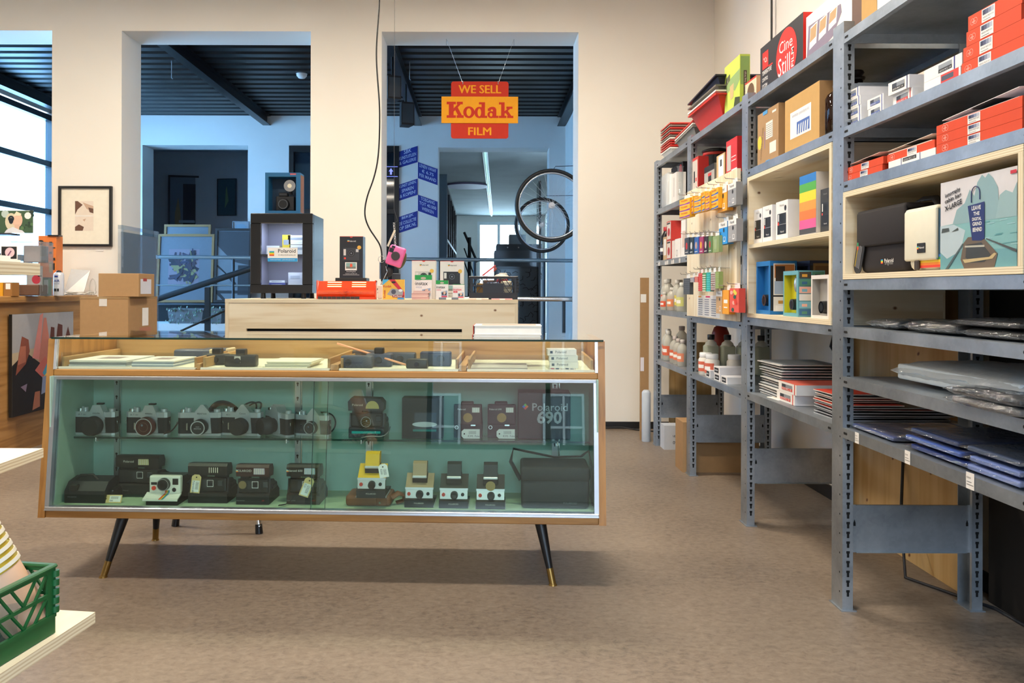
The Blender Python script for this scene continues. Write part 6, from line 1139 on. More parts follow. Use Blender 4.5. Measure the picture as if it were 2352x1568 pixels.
for k, (q, nm) in enumerate((('#efece8', 'large white developing tray nested in the deep red one'), ('#6a6560', 'large grey developing tray third in the nested pile'), ('#23233a', 'large dark blue developing tray topmost of the nested pile'))): tray(nm, (1.46, 4.525, 2.052 + k * .028 + (.014 if k == 2 else 0)), 0, .44, .54, .085, q, R(-2.5) if k == 2 else 0, 'large trays on the second bay', .018)
# ---- farthest bay goods
A2, A3, A4, A5 = 1.65, 1.293, .955, .61
def ba(nm, label, x0, x1, z, h, d, col, sc=None, deco=None, X=1.235, top=None, g=None): return ash(nm, label, 'box', x0, x1, X, z, h, d, c(col, .5), c(sc or col, .5), top, deco, g)
solo('plastic_bundle', MB().box(-.09, 0, 0, .09, .10, .235, FILMW, .02, 3, True), 'clear plastic bag of white parts at the far end of the top-lit shelf', 'bag', (1.245, 5.54, A2), AZ)
for k in range(3): solo('paper_roll', MB().cyl((0, .03, 0), (0, .03, .235 - .01 * k), .024, .024, c('#efece8', .5), 18), 'white roll standing on the far upper shelf, ' + ['left', 'middle', 'right'][k] + ' of three', 'roll', (1.25, sy(1529 + k * 4.5, 1.26), A2), AZ, 'white rolls on the far upper shelf')
ba('box', 'white box with a thermometer picture on the far upper shelf', 1542, 1553, A2, .19, .06, '#ece8e4', None, lambda b, w_, h, d: b.rect(-w_ * .05, h * .2, w_ * .05, h * .85, -.0006, c('#b8b4b0', .5)))
ba('box', 'black box with red square logo behind the measuring cylinder', 1541, 1568, A2, .275, .08, '#26242a', None, lambda b, w_, h, d: b.rect(-w_ * .4, h * .72, -w_ * .2, h * .85, -.0006, c('#d83a2c', .5)).text('AP', -w_ * .3, h * .75, -.001, WHITE, w=w_ * .12).disc(w_ * .3, h * .8, w_ * .14, -.0006, c('#d83a4c', .5)), X=1.305)
t = thing('measuring_cylinder', 'clear measuring cylinder with white graduation on the far upper shelf', 'cylinder', (1.262, sy(1562, 1.262), A2)); MB().lathe([(.03, 0), (.03, .004), (.016, .008), (.018, .215), (.024, .225)], ACRYL, n=18).build('tube', t); MB().box(-.0195, -.004, .06, -.0185, .006, .13, WHITE).build('scale', t)
for k in range(2): jug('chemical_bottle', ['black chemical bottle with red cap, far one on the middle shelf', 'black chemical bottle with red cap, near one on the middle shelf'][k], 'bottle', 1.28, 5.615 - .095 * k, A3, [(.035, 0), (.042, .008), (.042, .13), (.034, .17), (.018, .20), (.016, .21)], c('#18161a', .25), [(.019, .205), (.020, .208), (.020, .232), (.017, .234)], '#b82c34', (.04, .11, '#4a4650', .0425), 'black bottles with red caps')
ba('box', 'tan box with a white label beside the black bottles', 1523, 1531, A3, .155, .08, '#c8a878', None, lambda b, w_, h, d: b.rect(-w_ * .35, h * .2, w_ * .35, h * .9, -.0006, WHITE))
pat = lambda b, w_, h, d: b.rect(-w_ * .42, h * .05, w_ * .42, h * .95, -.0005, c('#e2d8d0', .5)).disc(0, h * .42, w_ * .26, -.0009, c('#b8343a', .5), 18, h * .22).rect(-w_ * .4, h * .84, w_ * .3, h * .92, -.0009, DKG)
ba('box', 'red and white tank box, lower of two at the middle shelf', 1531, 1541, A3, .125, .07, '#c83a34', None, pat); ba('box', 'red and white tank box, upper of two at the middle shelf', 1531, 1541, A3 + .1255, .125, .07, '#c83a34', None, pat)
ba('box', 'black and red tank box with lettering at the back of the middle shelf', 1545, 1572, A3, .25, .08, '#c8343a', '#b82c30', lambda b, w_, h, d: b.rect(-w_ * .45, h * .5, w_ * .5, h * .95, -.0005, c('#d8d0c8', .5)).disc(w_ * .05, h * .68, w_ * .22, -.0009, c('#a8282c', .5), 18, h * .12).rect(-w_ / 2, 0, w_ / 2, h * .48, -.0009, BLK2).text('PATERSON', 0, h * .86, -.0012, DKG, w=w_ * .7).text('AP', w_ * .1, h * .3, -.0012, c('#d83a2c', .5), w=w_ * .3, bold=.02), X=1.305)
ba('box', 'white box with pink edge in front of the black and red box', 1543, 1549, A3, .115, .06, '#e8dcd8'); ba('box', 'plain white box with small oval picture on the middle shelf', 1550, 1562, A3, .12, .06, '#f0ece8', None, lambda b, w_, h, d: b.ring(-w_ * .1, h * .25, w_ * .16, w_ * .12, -.0006, c('#a8a4a0', .5)))
ba('box', 'tall white box with beige panel at the near end of the middle shelf', 1564, 1574, A3, .225, .05, '#f0ece8', None, lambda b, w_, h, d: b.rect(-w_ * .2, h * .25, w_ * .5, h * .7, -.0006, c('#d8c0b4', .5)))
BP = lambda r, h: [(r * .9, 0), (r, .006), (r, h * .62), (r * .8, h * .76), (r * .38, h * .86), (r * .36, h * .9)]
CP = lambda r, h: [(r * .44, h * .88), (r * .46, h * .885), (r * .46, h), (r * .4, h + .002)]
bl = [(1518, 1.27, .040, .205, '#d8d4cc', '#dc5a3a', None, 'clear bottle with orange label, farthest on the bottle shelf'), (1527, 1.25, .030, .12, '#d8d4cc', '#dc5a3a', None, 'short clear bottle with orange label in front'), (1535, 1.28, .042, .21, '#d8d4cc', '#8ab060', '#d87a58', 'bottle of salmon liquid with green-white label'), (1544, 1.25, .034, .15, '#d0ccc4', '#e08a5a', '#d8602c', 'bottle of orange liquid with orange label'), (1548, 1.36, .042, .205, '#c8c4bc', '#e0a838', '#c86a4a', 'bottle behind with yellow label'), (1557, 1.28, .040, .20, '#d8d4cc', '#d8c860', None, 'clear bottle with yellow-green label'), (1567, 1.26, .036, .18, '#d8d8d0', '#d0d080', None, 'clear bottle with pale label, nearest on the bottle shelf')]
for px, X, r_, h, capc, lb, liq, nm in bl: X = min(X - .03, 1.34); jug('chemical_bottle', nm, 'bottle', X + r_, min(5.64 - r_, sy(px, X + r_)), A4, BP(r_, h), MILK, CP(r_, h), capc, (h * .18, h * .5, lb, r_ + .0006), 'bottles on the fourth shelf of the farthest bay', (BP(r_, h)[:3], c(liq, .3)) if liq else None)
bl = [(1527, 1.28, .040, .21, '#d8d4cc', '#dc6a4a', '#c8c0a8', 'pale bottle with orange label, farthest on the low shelf'), (1536, 1.27, .040, .20, '#d8d4cc', '#dc6a4a', '#c0bca8', 'pale bottle with orange label, second on the low shelf'), (1541, 1.38, .045, .23, '#b8aaa8', '#c86a5a', '#8a4a48', 'tall bottle of dark red liquid standing behind'), (1551, 1.27, .036, .175, '#c8bcb8', '#dc6a4a', '#6a3438', 'dark red bottle with orange label, middle of the low shelf'), (1559, 1.27, .034, .165, '#c8bcb8', '#e07a5a', '#6a3438', 'dark red bottle with orange label, fourth on the low shelf'), (1568, 1.265, .033, .165, '#c8c0bc', '#e08a6a', '#5a3034', 'dark red bottle with orange label, nearest on the low shelf')]
for px, X, r_, h, capc, lb, liq, nm in bl: X = min(X - .03, 1.34); jug('chemical_bottle', nm, 'bottle', X + r_, min(5.64 - r_, sy(px, X + r_)), A5, BP(r_, h), MILK, CP(r_, h), capc, (h * .18, h * .5, lb, r_ + .0006), 'bottles on the lowest shelf of the farthest bay', (BP(r_, h)[:3], c(liq, .3)))
solo('red_canister', MB().lathe([(.05, 0), (.055, .01), (.055, .2), (.04, .24), (.02, .25)], c('#9a2c1c', .4), cx=0, n=20), 'dark red canister at the back of the farthest bay low shelf', 'canister', (1.55, 5.25, A5))
# lidded box behind bottles
t = thing('cardboard_box', 'open kraft box with cream flap and letter F behind the bottles', 'box', (1.58, 5.22, A4)); MB().box(-.05, -.3, 0, .08, .36, .17, CARD).build('body', t); MB().hexa([(-.05, -.3, .17), (-.05, .36, .17), (-.045, .36, .17), (-.045, -.3, .17)], [(-.12, -.2, .30), (-.12, .36, .30), (-.115, .36, .30), (-.115, -.2, .30)], c('#e0cfa8', .7)).build('flap', t)
b = MB(); b.M = Matrix.Translation((-.0506, .30, 0)) @ Matrix.Rotation(AZ, 4, 'Z'); b.rect(-.04, .04, .05, .13, 0, c('#e8d8b8', .6)).text('F', .0, .06, -.0006, BLACK, h=.05, bold=.03); b.build('printed_label', t)
# second bay low shelf
for k, (x, nm) in enumerate(((1.31, 'clear jerrycan with black cap, leftmost of the back row'), (1.395, 'clear jerrycan with black cap, second of the back row'), (1.48, 'clear jerrycan with white cap, third of the back row'), (1.565, 'clear jerrycan with dark cap, last of the back row'))):
    t = thing('jerrycan', nm, 'jerrycan', (x, 4.62 - .03 * k, .612), 0, 'jerrycans on the second bay low shelf'); MB().box(-.038, -.038, 0, .038, .038, .165, glass('jerry_plastic%d' % k, '#e4e6da', 1.4, .2, .02, ('#b8bca8', .6)), .012, 3, True).lathe([(.036, .16), (.03, .178), (.016, .19), (.016, .2)], MILK, n=18).build('can_body', t); MB().lathe([(.019, .195), (.020, .197), (.020, .222), (.018, .224)], c('#1a1a1c' if k != 2 else '#d0d0c8', .4), n=16).build('cap', t)
for k, (x, y, nm) in enumerate(((1.27, 4.585, 'white jar with white screw lid, half hidden at left'), (1.275, 4.475, 'white jar with orange-red label and white screw lid'), (1.385, 4.435, 'white jar with white screw lid, right of the labelled one'))):
    jug('plastic_jar', nm, 'jar', x, y, .612, [(.036, 0), (.040, .006), (.040, .085), (.030, .10)], c('#ded9cf', .4), [(.033, .098), (.034, .10), (.034, .122), (.031, .124)], '#e8e8e8', (.02, .075, '#d86a50', .0405) if k != 2 else None, 'white jars on the second bay low shelf', cap_n='lid')
lb = lambda b, w_, h, d: b.rect(-w_ * .38, h * .15, w_ * .3, h * .85, -.0006, BLK2).rect(-w_ * .3, h * .4, w_ * .2, h * .6, -.0009, c('#b8b8b8', .5))
ash('paper_box', 'small white box with black label on the second bay low shelf, leftmost', 'box', 1620, 1632, 1.24, .612, .040, .10, WB, WS, None, lb, 'small boxes on the second bay low shelf')
ash('paper_box', 'small white box with black label, lower of the stacked pair', 'box', 1641, 1655, 1.24, .612, .036, .15, WB, WS, None, lb, 'small boxes on the second bay low shelf')
ash('paper_box', 'small white box with black label, upper of the stacked pair', 'box', 1640, 1654, 1.24, .6486, .036, .16, WB, WS, None, lb, 'small boxes on the second bay low shelf')
ash('paper_box', 'small white box with black label, right of the stacked pair', 'box', 1657, 1671, 1.24, .612, .036, .12, WB, WS, None, lb, 'small boxes on the second bay low shelf')
# white boards stack (spans bays B and C)
z = .6215
for k in range(13):
    dx, dy = random.uniform(-.012, .012), random.uniform(-.012, .012); b = MB(); h_ = .0042 if k % 3 else .007
    b.hexa([(-.135, -.13, 0), (.135, -.13, 0), (.135, .13, 0), (-.135, .13, 0)], [(-.135, -.13, h_ * .6), (.135, -.13, h_ * .6), (.135, .13, h_ * .6), (-.135, .13, h_ * .6)], c(['#dedcd8', '#cfd3d8', '#e6e2dc'][k % 3], .5)).box(-.12, -.12, h_ * .6, .12, .12, h_, c('#8e9498', .5))
    solo('mount_board', b, 'white mounting board in the tall pile of the third bay, ' + (['lowest', 'second', 'third', 'fourth', 'fifth', 'sixth', 'seventh', 'eighth', 'ninth', 'tenth', 'eleventh', 'twelfth', 'topmost'][k]) + ('' if k in (0, 12) else ' from below'), 'board', (1.415 + dx, 3.585 + dy, z), random.uniform(-.03, .03), 'white boards in the third bay'); z += .0118
ash('paper_box', 'white paper box with red stripe, lower of two in the third bay', 'box', 1785, 1826, 1.265, .6205, .042, .24, WB, WS, None, wl('#d8382c', '#d8382c'), 'white boxes with red stripes'); ash('paper_box', 'white paper box with red stripe, upper of two in the third bay', 'box', 1789, 1830, 1.265, .663, .042, .24, WB, WS, c('#d06050', .5), wl('#d8382c', '#d8382c'), 'white boxes with red stripes')
z = .6205
for k in range(11):
    red = k % 2 == 0 and k > 2; b = MB(); w_ = .21 if k < 7 else .17; d_ = .40 if k < 6 else .24; b.box(-w_ / 2, 0, 0, w_ / 2, d_, .0035, c('#ece6de' if k > 5 else '#c9ccd0', .5)).box(-w_ / 2 + .004, -.0006, .0036, w_ / 2, d_ - .004, .0044, c('#c8402f' if red else '#3a3c44', .5))
    solo('paper_folder', b, 'thin paper folder in the slanted pile by the near post, ' + (['lowest', 'second', 'third', 'fourth', 'fifth', 'sixth', 'seventh', 'eighth', 'ninth', 'tenth', 'topmost'][k]) + ('' if k in (0, 10) else ' up'), 'folder', (1.27 + .004 * (k % 3), 2.98 + .008 * math.sin(k * 2) + .003 * k, z), AZ + random.uniform(-.04, .04), 'folders piled in the third bay'); z += .0085
solo('envelope', MB().box(-.05, 0, 0, .06, .12, .003, PAPER).box(-.03, .01, .003, .04, .1, .0036, c('#e0d8cc', .6)), 'white envelope lying left of the red-striped boxes', 'envelope', (1.25, 3.48, .6205), AZ + .1)
# ---- plastic wrapped packs in the nearest bay
def pack(label, x0, x1, X, z, h, d, inner, film, seed, group, rz=0, n=1, lift=0):
    ya, yb = sy(x0, X), sy(x1, X); w_ = ya - yb; t = thing('plastic_pack', label, 'pack', (X, (ya + yb) / 2, z), AZ + rz, group)
    MB().box(-w_ / 2 + .02, .012, h * .18, w_ / 2 - .02, d - .01, h * .8, c(inner, .45), min(.006, h * .2), 2).build('contents', t)
    b = MB(); nx, ny = 22, 12; vv = []
    for top in (1, 0):
        for j in range(ny + 1):
            for i in range(nx + 1):
                a = i / nx * 2 - 1; q = j / ny * 2 - 1; e = max(0, 1 - abs(a) ** 6) ** .5 * max(0, 1 - abs(q) ** 6) ** .5
                nz = noise.noise(Vector((a * 3 + seed, q * 3, top * 5.))) * .9 + noise.noise(Vector((a * 9 + seed, q * 9, top))) * .5
                zz = h * .5 + (h * .5 if top else -h * .46) * e + nz * h * .10 * (1 if top else .15)
                vv.append((a * w_ / 2 + nz * .004, (q + 1) / 2 * d + nz * .006 * (1 - (q + 1) / 2), max(.0006, zz) + lift * (a + 1)))
    N_ = (nx + 1) * (ny + 1); ff = []
    for tb in (0, 1):
        for j in range(ny):
            for i in range(nx):
                a = tb * N_ + j * (nx + 1) + i; f = (a, a + 1, a + nx + 2, a + nx + 1); ff.append(f if tb == 0 else f[::-1])
    b.add(vv, ff, film, True); b.build('plastic_wrap', t); return t
G1, G2, G3 = 'wrapped packs on the shelf under the cubby', 'wrapped packs on the middle lower shelf', 'wrapped blue-edged packs on the lowest shelf'
pack('small black pack in clear film, leftmost under the cubby', 1985, 2062, 1.26, .9635, .032, .25, '#1d1e24', FILM, 1, G1)
pack('black pack with pale shiny end in clear film, second under the cubby', 2066, 2195, 1.245, .9635, .036, .26, '#2a2422', FILM, 2, G1)
pack('wide black pack in clear film, lower one at right under the cubby', 2195, 2344, 1.245, .9635, .026, .3, '#34302e', FILM, 3, G1)
pack('wide black pack in clear film, upper one at right under the cubby', 2175, 2344, 1.245, .990, .024, .3, '#1d1a1c', FILM, 4, G1)
pack('thick bundle of milky white sleeves in film on the middle lower shelf', 2045, 2344, 1.30, .7955, .075, .34, '#c9d2d8', FILMW, 5, G2, lift=.004)
pack('dark pack in film, lower one overhanging the shelf front at right', 2165, 2344, 1.20, .7955, .022, .09, '#6a625e', FILM, 6, G2)
pack('dark pack in film, upper one overhanging the shelf front at right', 2165, 2344, 1.205, .818, .024, .09, '#2c2a2c', FILM, 7, G2)
pack('flat dark pack with blue edge, leftmost on the lowest shelf', 1944, 2050, 1.24, .6225, .020, .36, '#3c4a78', FILM, 8, G3)
pack('blue-edged pack in film, bottom of the centre pile', 2075, 2225, 1.24, .6225, .022, .40, '#2a3f80', FILM, 9, G3)
pack('blue-edged pack in film, middle of the centre pile', 2062, 2205, 1.235, .645, .022, .40, '#3a549c', FILM, 10, G3)
pack('blue-edged pack in film, top of the centre pile', 2075, 2200, 1.245, .6675, .022, .40, '#34426a', FILM, 11, G3)
pack('pale blue pack in film, bottom of the near pile', 2200, 2344, 1.235, .6225, .024, .42, '#7d8cc0', FILM, 12, G3)
pack('pale blue pack in film, middle of the near pile', 2206, 2344, 1.235, .647, .022, .42, '#6a7cb4', FILM, 13, G3)
pack('pale blue pack in film, top of the near pile', 2200, 2344, 1.24, .6695, .022, .42, '#44506a', FILM, 14, G3)
# ---- floor goods by the racks
v = on(1597, 1085, 0); t = thing('cardboard_box', 'brown cardboard box on the floor under the second bay', 'box', (0, 0, 0)); q0 = on(1578, 1080, 0)
MB().box(1.205, 4.836, 0, 1.66, 5.02, .30, CARD).build('body', t); MB().box(1.23, 4.8352, .27, 1.64, 4.8358, .272, c('#6a4a2c', .8)).build('seam', t)
t = thing('small_carton', 'small white carton with upside-down handwriting under the farthest bay', 'box', (1.33, 5.53, 0)); MB().box(-.08, 0, 0, .10, .12, .165, c('#c8ccd4', .6)).build('body', t)
b = MB(); b.M = Matrix.Rotation(math.pi, 4, 'Y'); b.text('5160', -.01, -.06, -.0008, BLACK, h=.022).text('marin', -.01, -.10, -.0008, BLACK, h=.018); b.build('handwriting', t)
solo('white_tube', MB().lathe([(.03, 0), (.032, .004), (.032, .35), (.028, .36), (.018, .37)], c('#c4ccd6', .5), n=20), 'upright white plastic tube at the foot of the farthest post', 'tube', (1.19, 5.84, 0))
t = thing('cardboard_strip', 'tall narrow cardboard panel leaning beside the farthest shelving post', 'cardboard', (1.17, 5.93, 0)); MB().box(-.01, -.03, 0, .05, .0, 1.18, CARD).build('panel', t); MB().box(-.0105, -.031, 1.0, .03, -.0301, 1.06, PAPER).build('tape', t); MB().box(-.0105, -.031, .5, .015, -.0301, .6, c('#e8e2ea', .6)).build('paper_label', t)
solo('leaning_board', MB().box(-.18, 0, 0, .12, .015, .72, PINE), 'pine board leaning under the farthest bay', 'board', (1.52, 5.77, .0), 0)
solo('floor_cable', MB().tube([(.80, 6.33, .012), (1.1, 6.32, .02), (1.2, 6.30, .006), (1.7, 6.0, .006)], .006, BLK2, 6), 'dark cable lying along the baseboard of the back wall', 'cable')
solo('floor_cable', MB().tube([(1.76, 3.35, .9), (1.74, 3.4, .55), (1.72, 3.3, .40), (1.66, 3.2, .2), (1.6, 3.05, .006), (1.75, 2.75, .006), (1.77, 2.3, .006), (1.76, 1.8, .006)], .006, c('#2c2c30', .5), 6), 'cable running down behind the third bay and along the floor', 'cable')
solo('socket_cable', MB().tube([(1.80, 4.1, .93), (1.79, 4.15, .80), (1.79, 4.05, .74), (1.79, 3.95, .80), (1.80, 3.97, .93)], .007, BLACK, 8), 'black cable loop on the dark wall behind the third bay', 'cable')
# ---------------------------------------------------------------- left side: desk, boxes, framed print, display stand
t = thing('reception_desk', 'brown wooden desk with a thick top edge along the left, against the back wall', 'desk', (0, 0, 0))
DX1 = -3.07; ZD = 1.038
MB().box(-3.9, 5.0, 0.0, DX1, 6.37, ZD - .045, DESK).build('desk_body', t); MB().box(-3.95, 4.9, ZD - .045, DX1 + .05, 6.375, ZD, wood('desk_top', '#b98a50', '#a87a42', '#8a6030', 'y', 1.2, .4), .006).build('desk_top', t)
# picture standing against the desk side
t = thing('concert_photo', 'large unframed photo print of a raised-arm crowd leaning on the desk side', 'picture', (0, 0, 0)); X0 = -3.035
def PX_(px, py): u_, v_ = uv(px, py); Y = X0 * F / u_; return (Y, H - v_ / F * Y)
q = [PX_(27, 959), (6.02, .13), (6.02, .84), PX_(31, 722)]; ya, yb = q[0][0], 6.02; za, zb = q[0][1], q[3][1]
MB().box(X0 - .02, ya, za, X0, yb, zb, c('#16130f', .5)).build('board', t)
b = MB(); b.M = Matrix.Translation((X0 + .0008, (ya + yb) / 2, za)) @ Matrix.Rotation(R(90), 4, 'Z'); w_, h = yb - ya, zb - za
pp = lambda pts, col, k: b.poly([((x - .5) * w_, z * h) for x, z in pts], -.0003 * k, c(col, .5))
pp([(0, 0), (1, 0), (1, 1), (0, 1)], '#b7a68a', 0); pp([(0, .62), (1, .7), (1, 1), (0, 1)], '#a3a2a4', 1); pp([(0, 0), (1, 0), (1, .45), (.7, .52), (.4, .5), (.2, .62), (0, .5)], '#1b1410', 2); pp([(.05, .4), (.1, .62), (.14, .78), (.24, .74), (.26, .62), (.2, .5)], '#8a4a34', 3); pp([(.08, .5), (.12, .68), (.2, .68), (.2, .52)], '#b06a50', 4)
pp([(.3, .55), (.42, .98), (.47, 1), (.43, .7), (.48, .5)], '#d88a80', 4); pp([(.40, .5), (.48, .95), (.52, .95), (.6, .6), (.56, .4)], '#c47a68', 5); pp([(.34, .42), (.5, .55), (.6, .42), (.5, .30)], '#c8685a', 6); pp([(.46, .38), (.54, .48), (.57, .40), (.5, .34)], '#48a0c0', 7); pp([(.48, .34), (.56, .40), (.58, .36)], '#e8c840', 8)
pp([(.55, .50), (.6, .85), (.66, .84), (.66, .55), (.72, .88), (.8, .86), (.8, .6), (.9, .84), (1, .6), (1, .4), (.6, .4)], '#5a2a1c', 3); pp([(.3, .02), (.34, .2), (.42, .2), (.42, .04)], '#a86a50', 6); pp([(.44, .16), (.46, .34), (.58, .36), (.55, .18)], '#8a94b0', 6); pp([(.12, .28), (.22, .3), (.2, .22)], '#8a7a90', 6)
b.build('printed_picture', t)
# carton pile
xa = -2.573; t = thing('cardboard_box', 'large taped cardboard box in front of the desk, under a smaller one', 'box', (-2.425, 5.20, 0)); 
MB().box(-.155, 0, .50, .155, .47, 1.034, CARD, .003).build('body', t); MB().box(-.155, 0, 0, .155, .47, .498, CARD, .003).build('lower_carton', t)
MB().box(-.03, -.0012, .975, .02, .0, 1.035, c('#d6cfc8', .3)).box(-.156, -.0012, 1.022, .156, .471, 1.0352, glass('tape', '#e8d8b8', 1.4, .1, .05, ('#c8a878', .4))).build('tape', t)
b = MB(); b.M = Matrix.Translation((.1562, .235, 0)) @ Matrix.Rotation(R(90), 4, 'Z'); b.rect(-.02, .84, .08, .96, -.0006, PAPER).rect(-.06, .72, .12, .83, -.0006, c('#b0745a', .7)).text('FRAGILE', .03, .76, -.0009, c('#8a3a2c', .6), w=.14); b.build('shipping_label', t)
t = thing('cardboard_box', 'small cardboard box with a white delivery slip on top of the large box', 'box', (-2.335, 5.22, 1.0362)); MB().box(-.135, 0, 0, .125, .25, .150, CARD, .002).build('body', t)
b = MB(); b.M = Matrix.Translation((.1256, .125, 0)) @ Matrix.Rotation(R(90), 4, 'Z'); b.rect(-.10, .018, .07, .115, -.0006, c('#dcdce4', .3)).rect(-.06, .10, .0, .12, -.0009, c('#a83a34', .5)); b.build('delivery_slip', t)
# framed print on the back wall
v = at(198, 497, 6.379); t = thing('framed_print', 'black framed print with a wide cream mount on the white pillar', 'picture', v); w_, h = 61 * BW / F, 69 * BW / F; e = .018
b = MB(); b.box(-w_, -.025, -h, w_, -.001, -h + e, BLACK).box(-w_, -.025, h - e, w_, -.001, h, BLACK).box(-w_, -.025, -h, -w_ + e, -.001, h, BLACK).box(w_ - e, -.025, -h, w_, -.001, h, BLACK); b.build('frame', t)
b = MB(); b.box(-w_ + e, -.010, -h + e, w_ - e, -.004, h - e, c('#efe8d6', .6)); b.build('mount', t)
b = MB(); y = -.0106; s_ = BW / F; u0 = -w_ + 37 * s_; u1 = u0 + 42 * s_; z1 = h - 34 * s_; z0 = z1 - 68 * s_; zm = (z0 + z1) / 2
b.rect(u0, z0, u1, z1, y, c('#e6d8c8', .6)).rect(u0, zm - .003, u1, zm + .003, y - .001, PAPER); m1, m2 = c('#6a4a3a', .6), c('#c8a890', .6)
b.poly([(u0, zm + .01), (u0 + .02, zm + .05), (u0 + .06, z1 - .03), (u0 + .02, z1), (u0, z1)], y - .0003, m1).poly([(u0 + .06, z1 - .01), (u1, z1 - .04), (u1, z1 - .09), (u0 + .09, z1 - .06)], y - .0003, m2).poly([(u1 - .04, z1 - .05), (u1, z1 - .06), (u1, zm + .02), (u1 - .03, zm + .03)], y - .0006, m1)
b.poly([(u0, z0), (u0 + .06, z0), (u0 + .07, z0 + .03), (u0 + .03, z0 + .05), (u0, z0 + .03)], y - .0003, m1).poly([(u0 + .06, zm - .03), (u0 + .085, zm - .02), (u0 + .075, zm - .045)], y - .0003, m2); b.build('print', t)
solo('caption_card', MB().box(-.03, -.003, -.006, .03, -.001, .006, WHITE), 'tiny white caption card under the framed print', 'card', at(229, 575, 6.379))
# acrylic display frame in the opening
t = thing('acrylic_showcase', 'upright frosted acrylic showcase frame standing in the left opening', 'frame', (-2.80, 0, 0)); z1 = 1.585
b = MB(); b.box(-.03, 6.30, 0, .0, 6.33, z1, ACRYL).box(-.03, 6.99, 0, .0, 7.02, z1, ACRYL).box(-.03, 6.30, z1 - .03, 0, 7.02, z1, ACRYL); b.build('frame', t); MB().box(-.02, 6.33, .2, -.012, 6.99, z1 - .05, FROST).build('frosted_panel', t)
# goods on the desk
def dk(px, Y): return at(px, 672, Y).x
t = thing('compressed_air_can', 'white spray can lettered AIR on the desk', 'can', (dk(135, 5.75), 5.75, ZD)); MB().lathe([(.034, 0), (.035, .004), (.035, .145), (.030, .160), (.022, .165)], c('#dcdce2', .3, .2), n=24).build('can_body', t); MB().lathe([(.018, .165), (.018, .17), (.010, .178)], BLACK, n=14).build('nozzle', t)
b = MB(); b.text('AIR', .004, .095, -.0362, c('#2a3a7a', .5), w=.042, bold=.02).rect(-.012, .13, .012, .142, -.0362, c('#2a3a8a', .5)).text('DUSTER', .004, .08, -.0362, c('#5a6a9a', .5), w=.04).rect(-.016, .03, .002, .05, -.0362, DKG).rect(.006, .03, .02, .05, -.0362, DKG); b.build('printed_label', t)
t = thing('photo_stand', 'pale metal sheet leaning like an open laptop lid on the desk', 'laptop', (dk(165, 6.15), 6.15, ZD + .001)); MB().hexa([(-.07, 0, 0), (.06, .05, 0), (.06, .056, 0), (-.07, .006, 0)], [(-.03, .05, .20), (.09, .1, .19), (.09, .106, .19), (-.03, .056, .20)], c('#cfcac4', .25, .5)).build('lid', t); MB().box(-.07, -.08, 0, .06, .06, .008, c('#bdb8b2', .3, .5)).build('base', t)
pts = []
for k in range(60): a = k * .55; pts.append((dk(175, 5.8) + .11 * math.cos(a) * (1 - k / 120), 5.85 + .08 * math.sin(a * .83), ZD + .006 + .02 * abs(math.sin(k * .37))))
solo('cable_tangle', MB().tube(pts, .003, c('#d8d0c4', .5), 6), 'tangle of thin white and brown cables on the desk', 'cable')
solo('usb_cable', MB().tube([(dk(213, 5.9) + .022 * math.sin(R(a)) * (1.6 if a > 300 or a < 60 else 1), 5.9, ZD + .065 - .058 * math.cos(R(a))) for a in range(10, 360, 18)], .0035, c('#c8c0b4', .5), 6), 'white cable standing in a loop beside the small cardboard box', 'cable')
b = MB(); b.box(-.028, 0, 0, .028, .05, .125, c('#3a7a44', .4), .01, 2).box(-.004, -.001, .015, .026, 0, .11, c('#d6d2cc', .5)).box(-.03, -.002, .118, .03, .052, .128, BLACK, .003); solo('black_tin', b, 'black-lidded green jar with white label on the desk', 'jar', (dk(102, 5.6), 5.6, ZD))
t = thing('orange_control_box', 'tall orange electrical panel box with switches standing on the desk', 'control box', (dk(113, 6.05), 6.05, ZD)); OG = c('#e07a34', .4); MB().box(-.085, 0, 0, .05, .10, .445, OG, .004).build('body', t); MB().box(-.01, -.012, .44, .075, .05, .45, BLACK, .003).build('top_bar', t)
b = MB()
for i, (x, z, w_, h) in enumerate(((.0, .37, .022, .03), (.0, .31, .02, .015), (.0, .17, .02, .08), (.025, .19, .016, .05), (.0, .09, .018, .02), (.0, .05, .03, .022), (.03, .26, .014, .02), (.025, .35, .02, .01))): b.box(x, -.004, z, x + w_, .0, z + h, c(['#2a241e', '#4a4238', '#c8b48a'][i % 3], .4), .001)
b.build('switch_panel', t); MB().cyl((-.06, 0, .395), (-.06, -.008, .395), .017, .017, BLACK, 18).build('knob', t)
t = thing('acrylic_organiser', 'two-storey clear acrylic organiser box with cards inside on the desk', 'organiser', (dk(58, 5.35), 5.35, ZD)); w_ = .10
b = MB(); b.box(-w_ - .1, 0, 0, -w_ - .096, .16, .36, ACRYL).box(w_ - .004, 0, 0, w_, .16, .36, ACRYL).box(-w_ - .1, 0, .355, w_, .16, .36, ACRYL).box(-w_ - .1, 0, .218, w_, .16, .222, ACRYL).box(-w_ - .1, .155, 0, w_, .16, .36, ACRYL).box(-w_ + .055, 0, 0, -w_ + .059, .16, .36, ACRYL).box(-w_ - .1, 0, 0, w_, .16, .004, ACRYL); b.build('case', t)
MB().box(-w_ + .07, .03, .224, w_ - .01, .12, .335, c('#9a9698', .4), .004).build('grey_cassettes', t); MB().box(-w_ + .065, .04, .222, w_ - .03, .05, .236, BLACK).build('dark_tray', t)
b = MB(); b.box(-w_ + .075, .06, .03, w_ - .02, .065, .20, c('#b8b4b2', .5)); b.disc(-.02, .19, .025, .0594, c('#c83a4c', .5), 20, None, 180, 360).disc(.04, .11, .03, .0594, c('#c83a4c', .5), 18).rect(.0, .14, .02, .146, .0594, BLACK).rect(.05, .13, .075, .136, .0594, BLACK); b.build('printed_card', t)
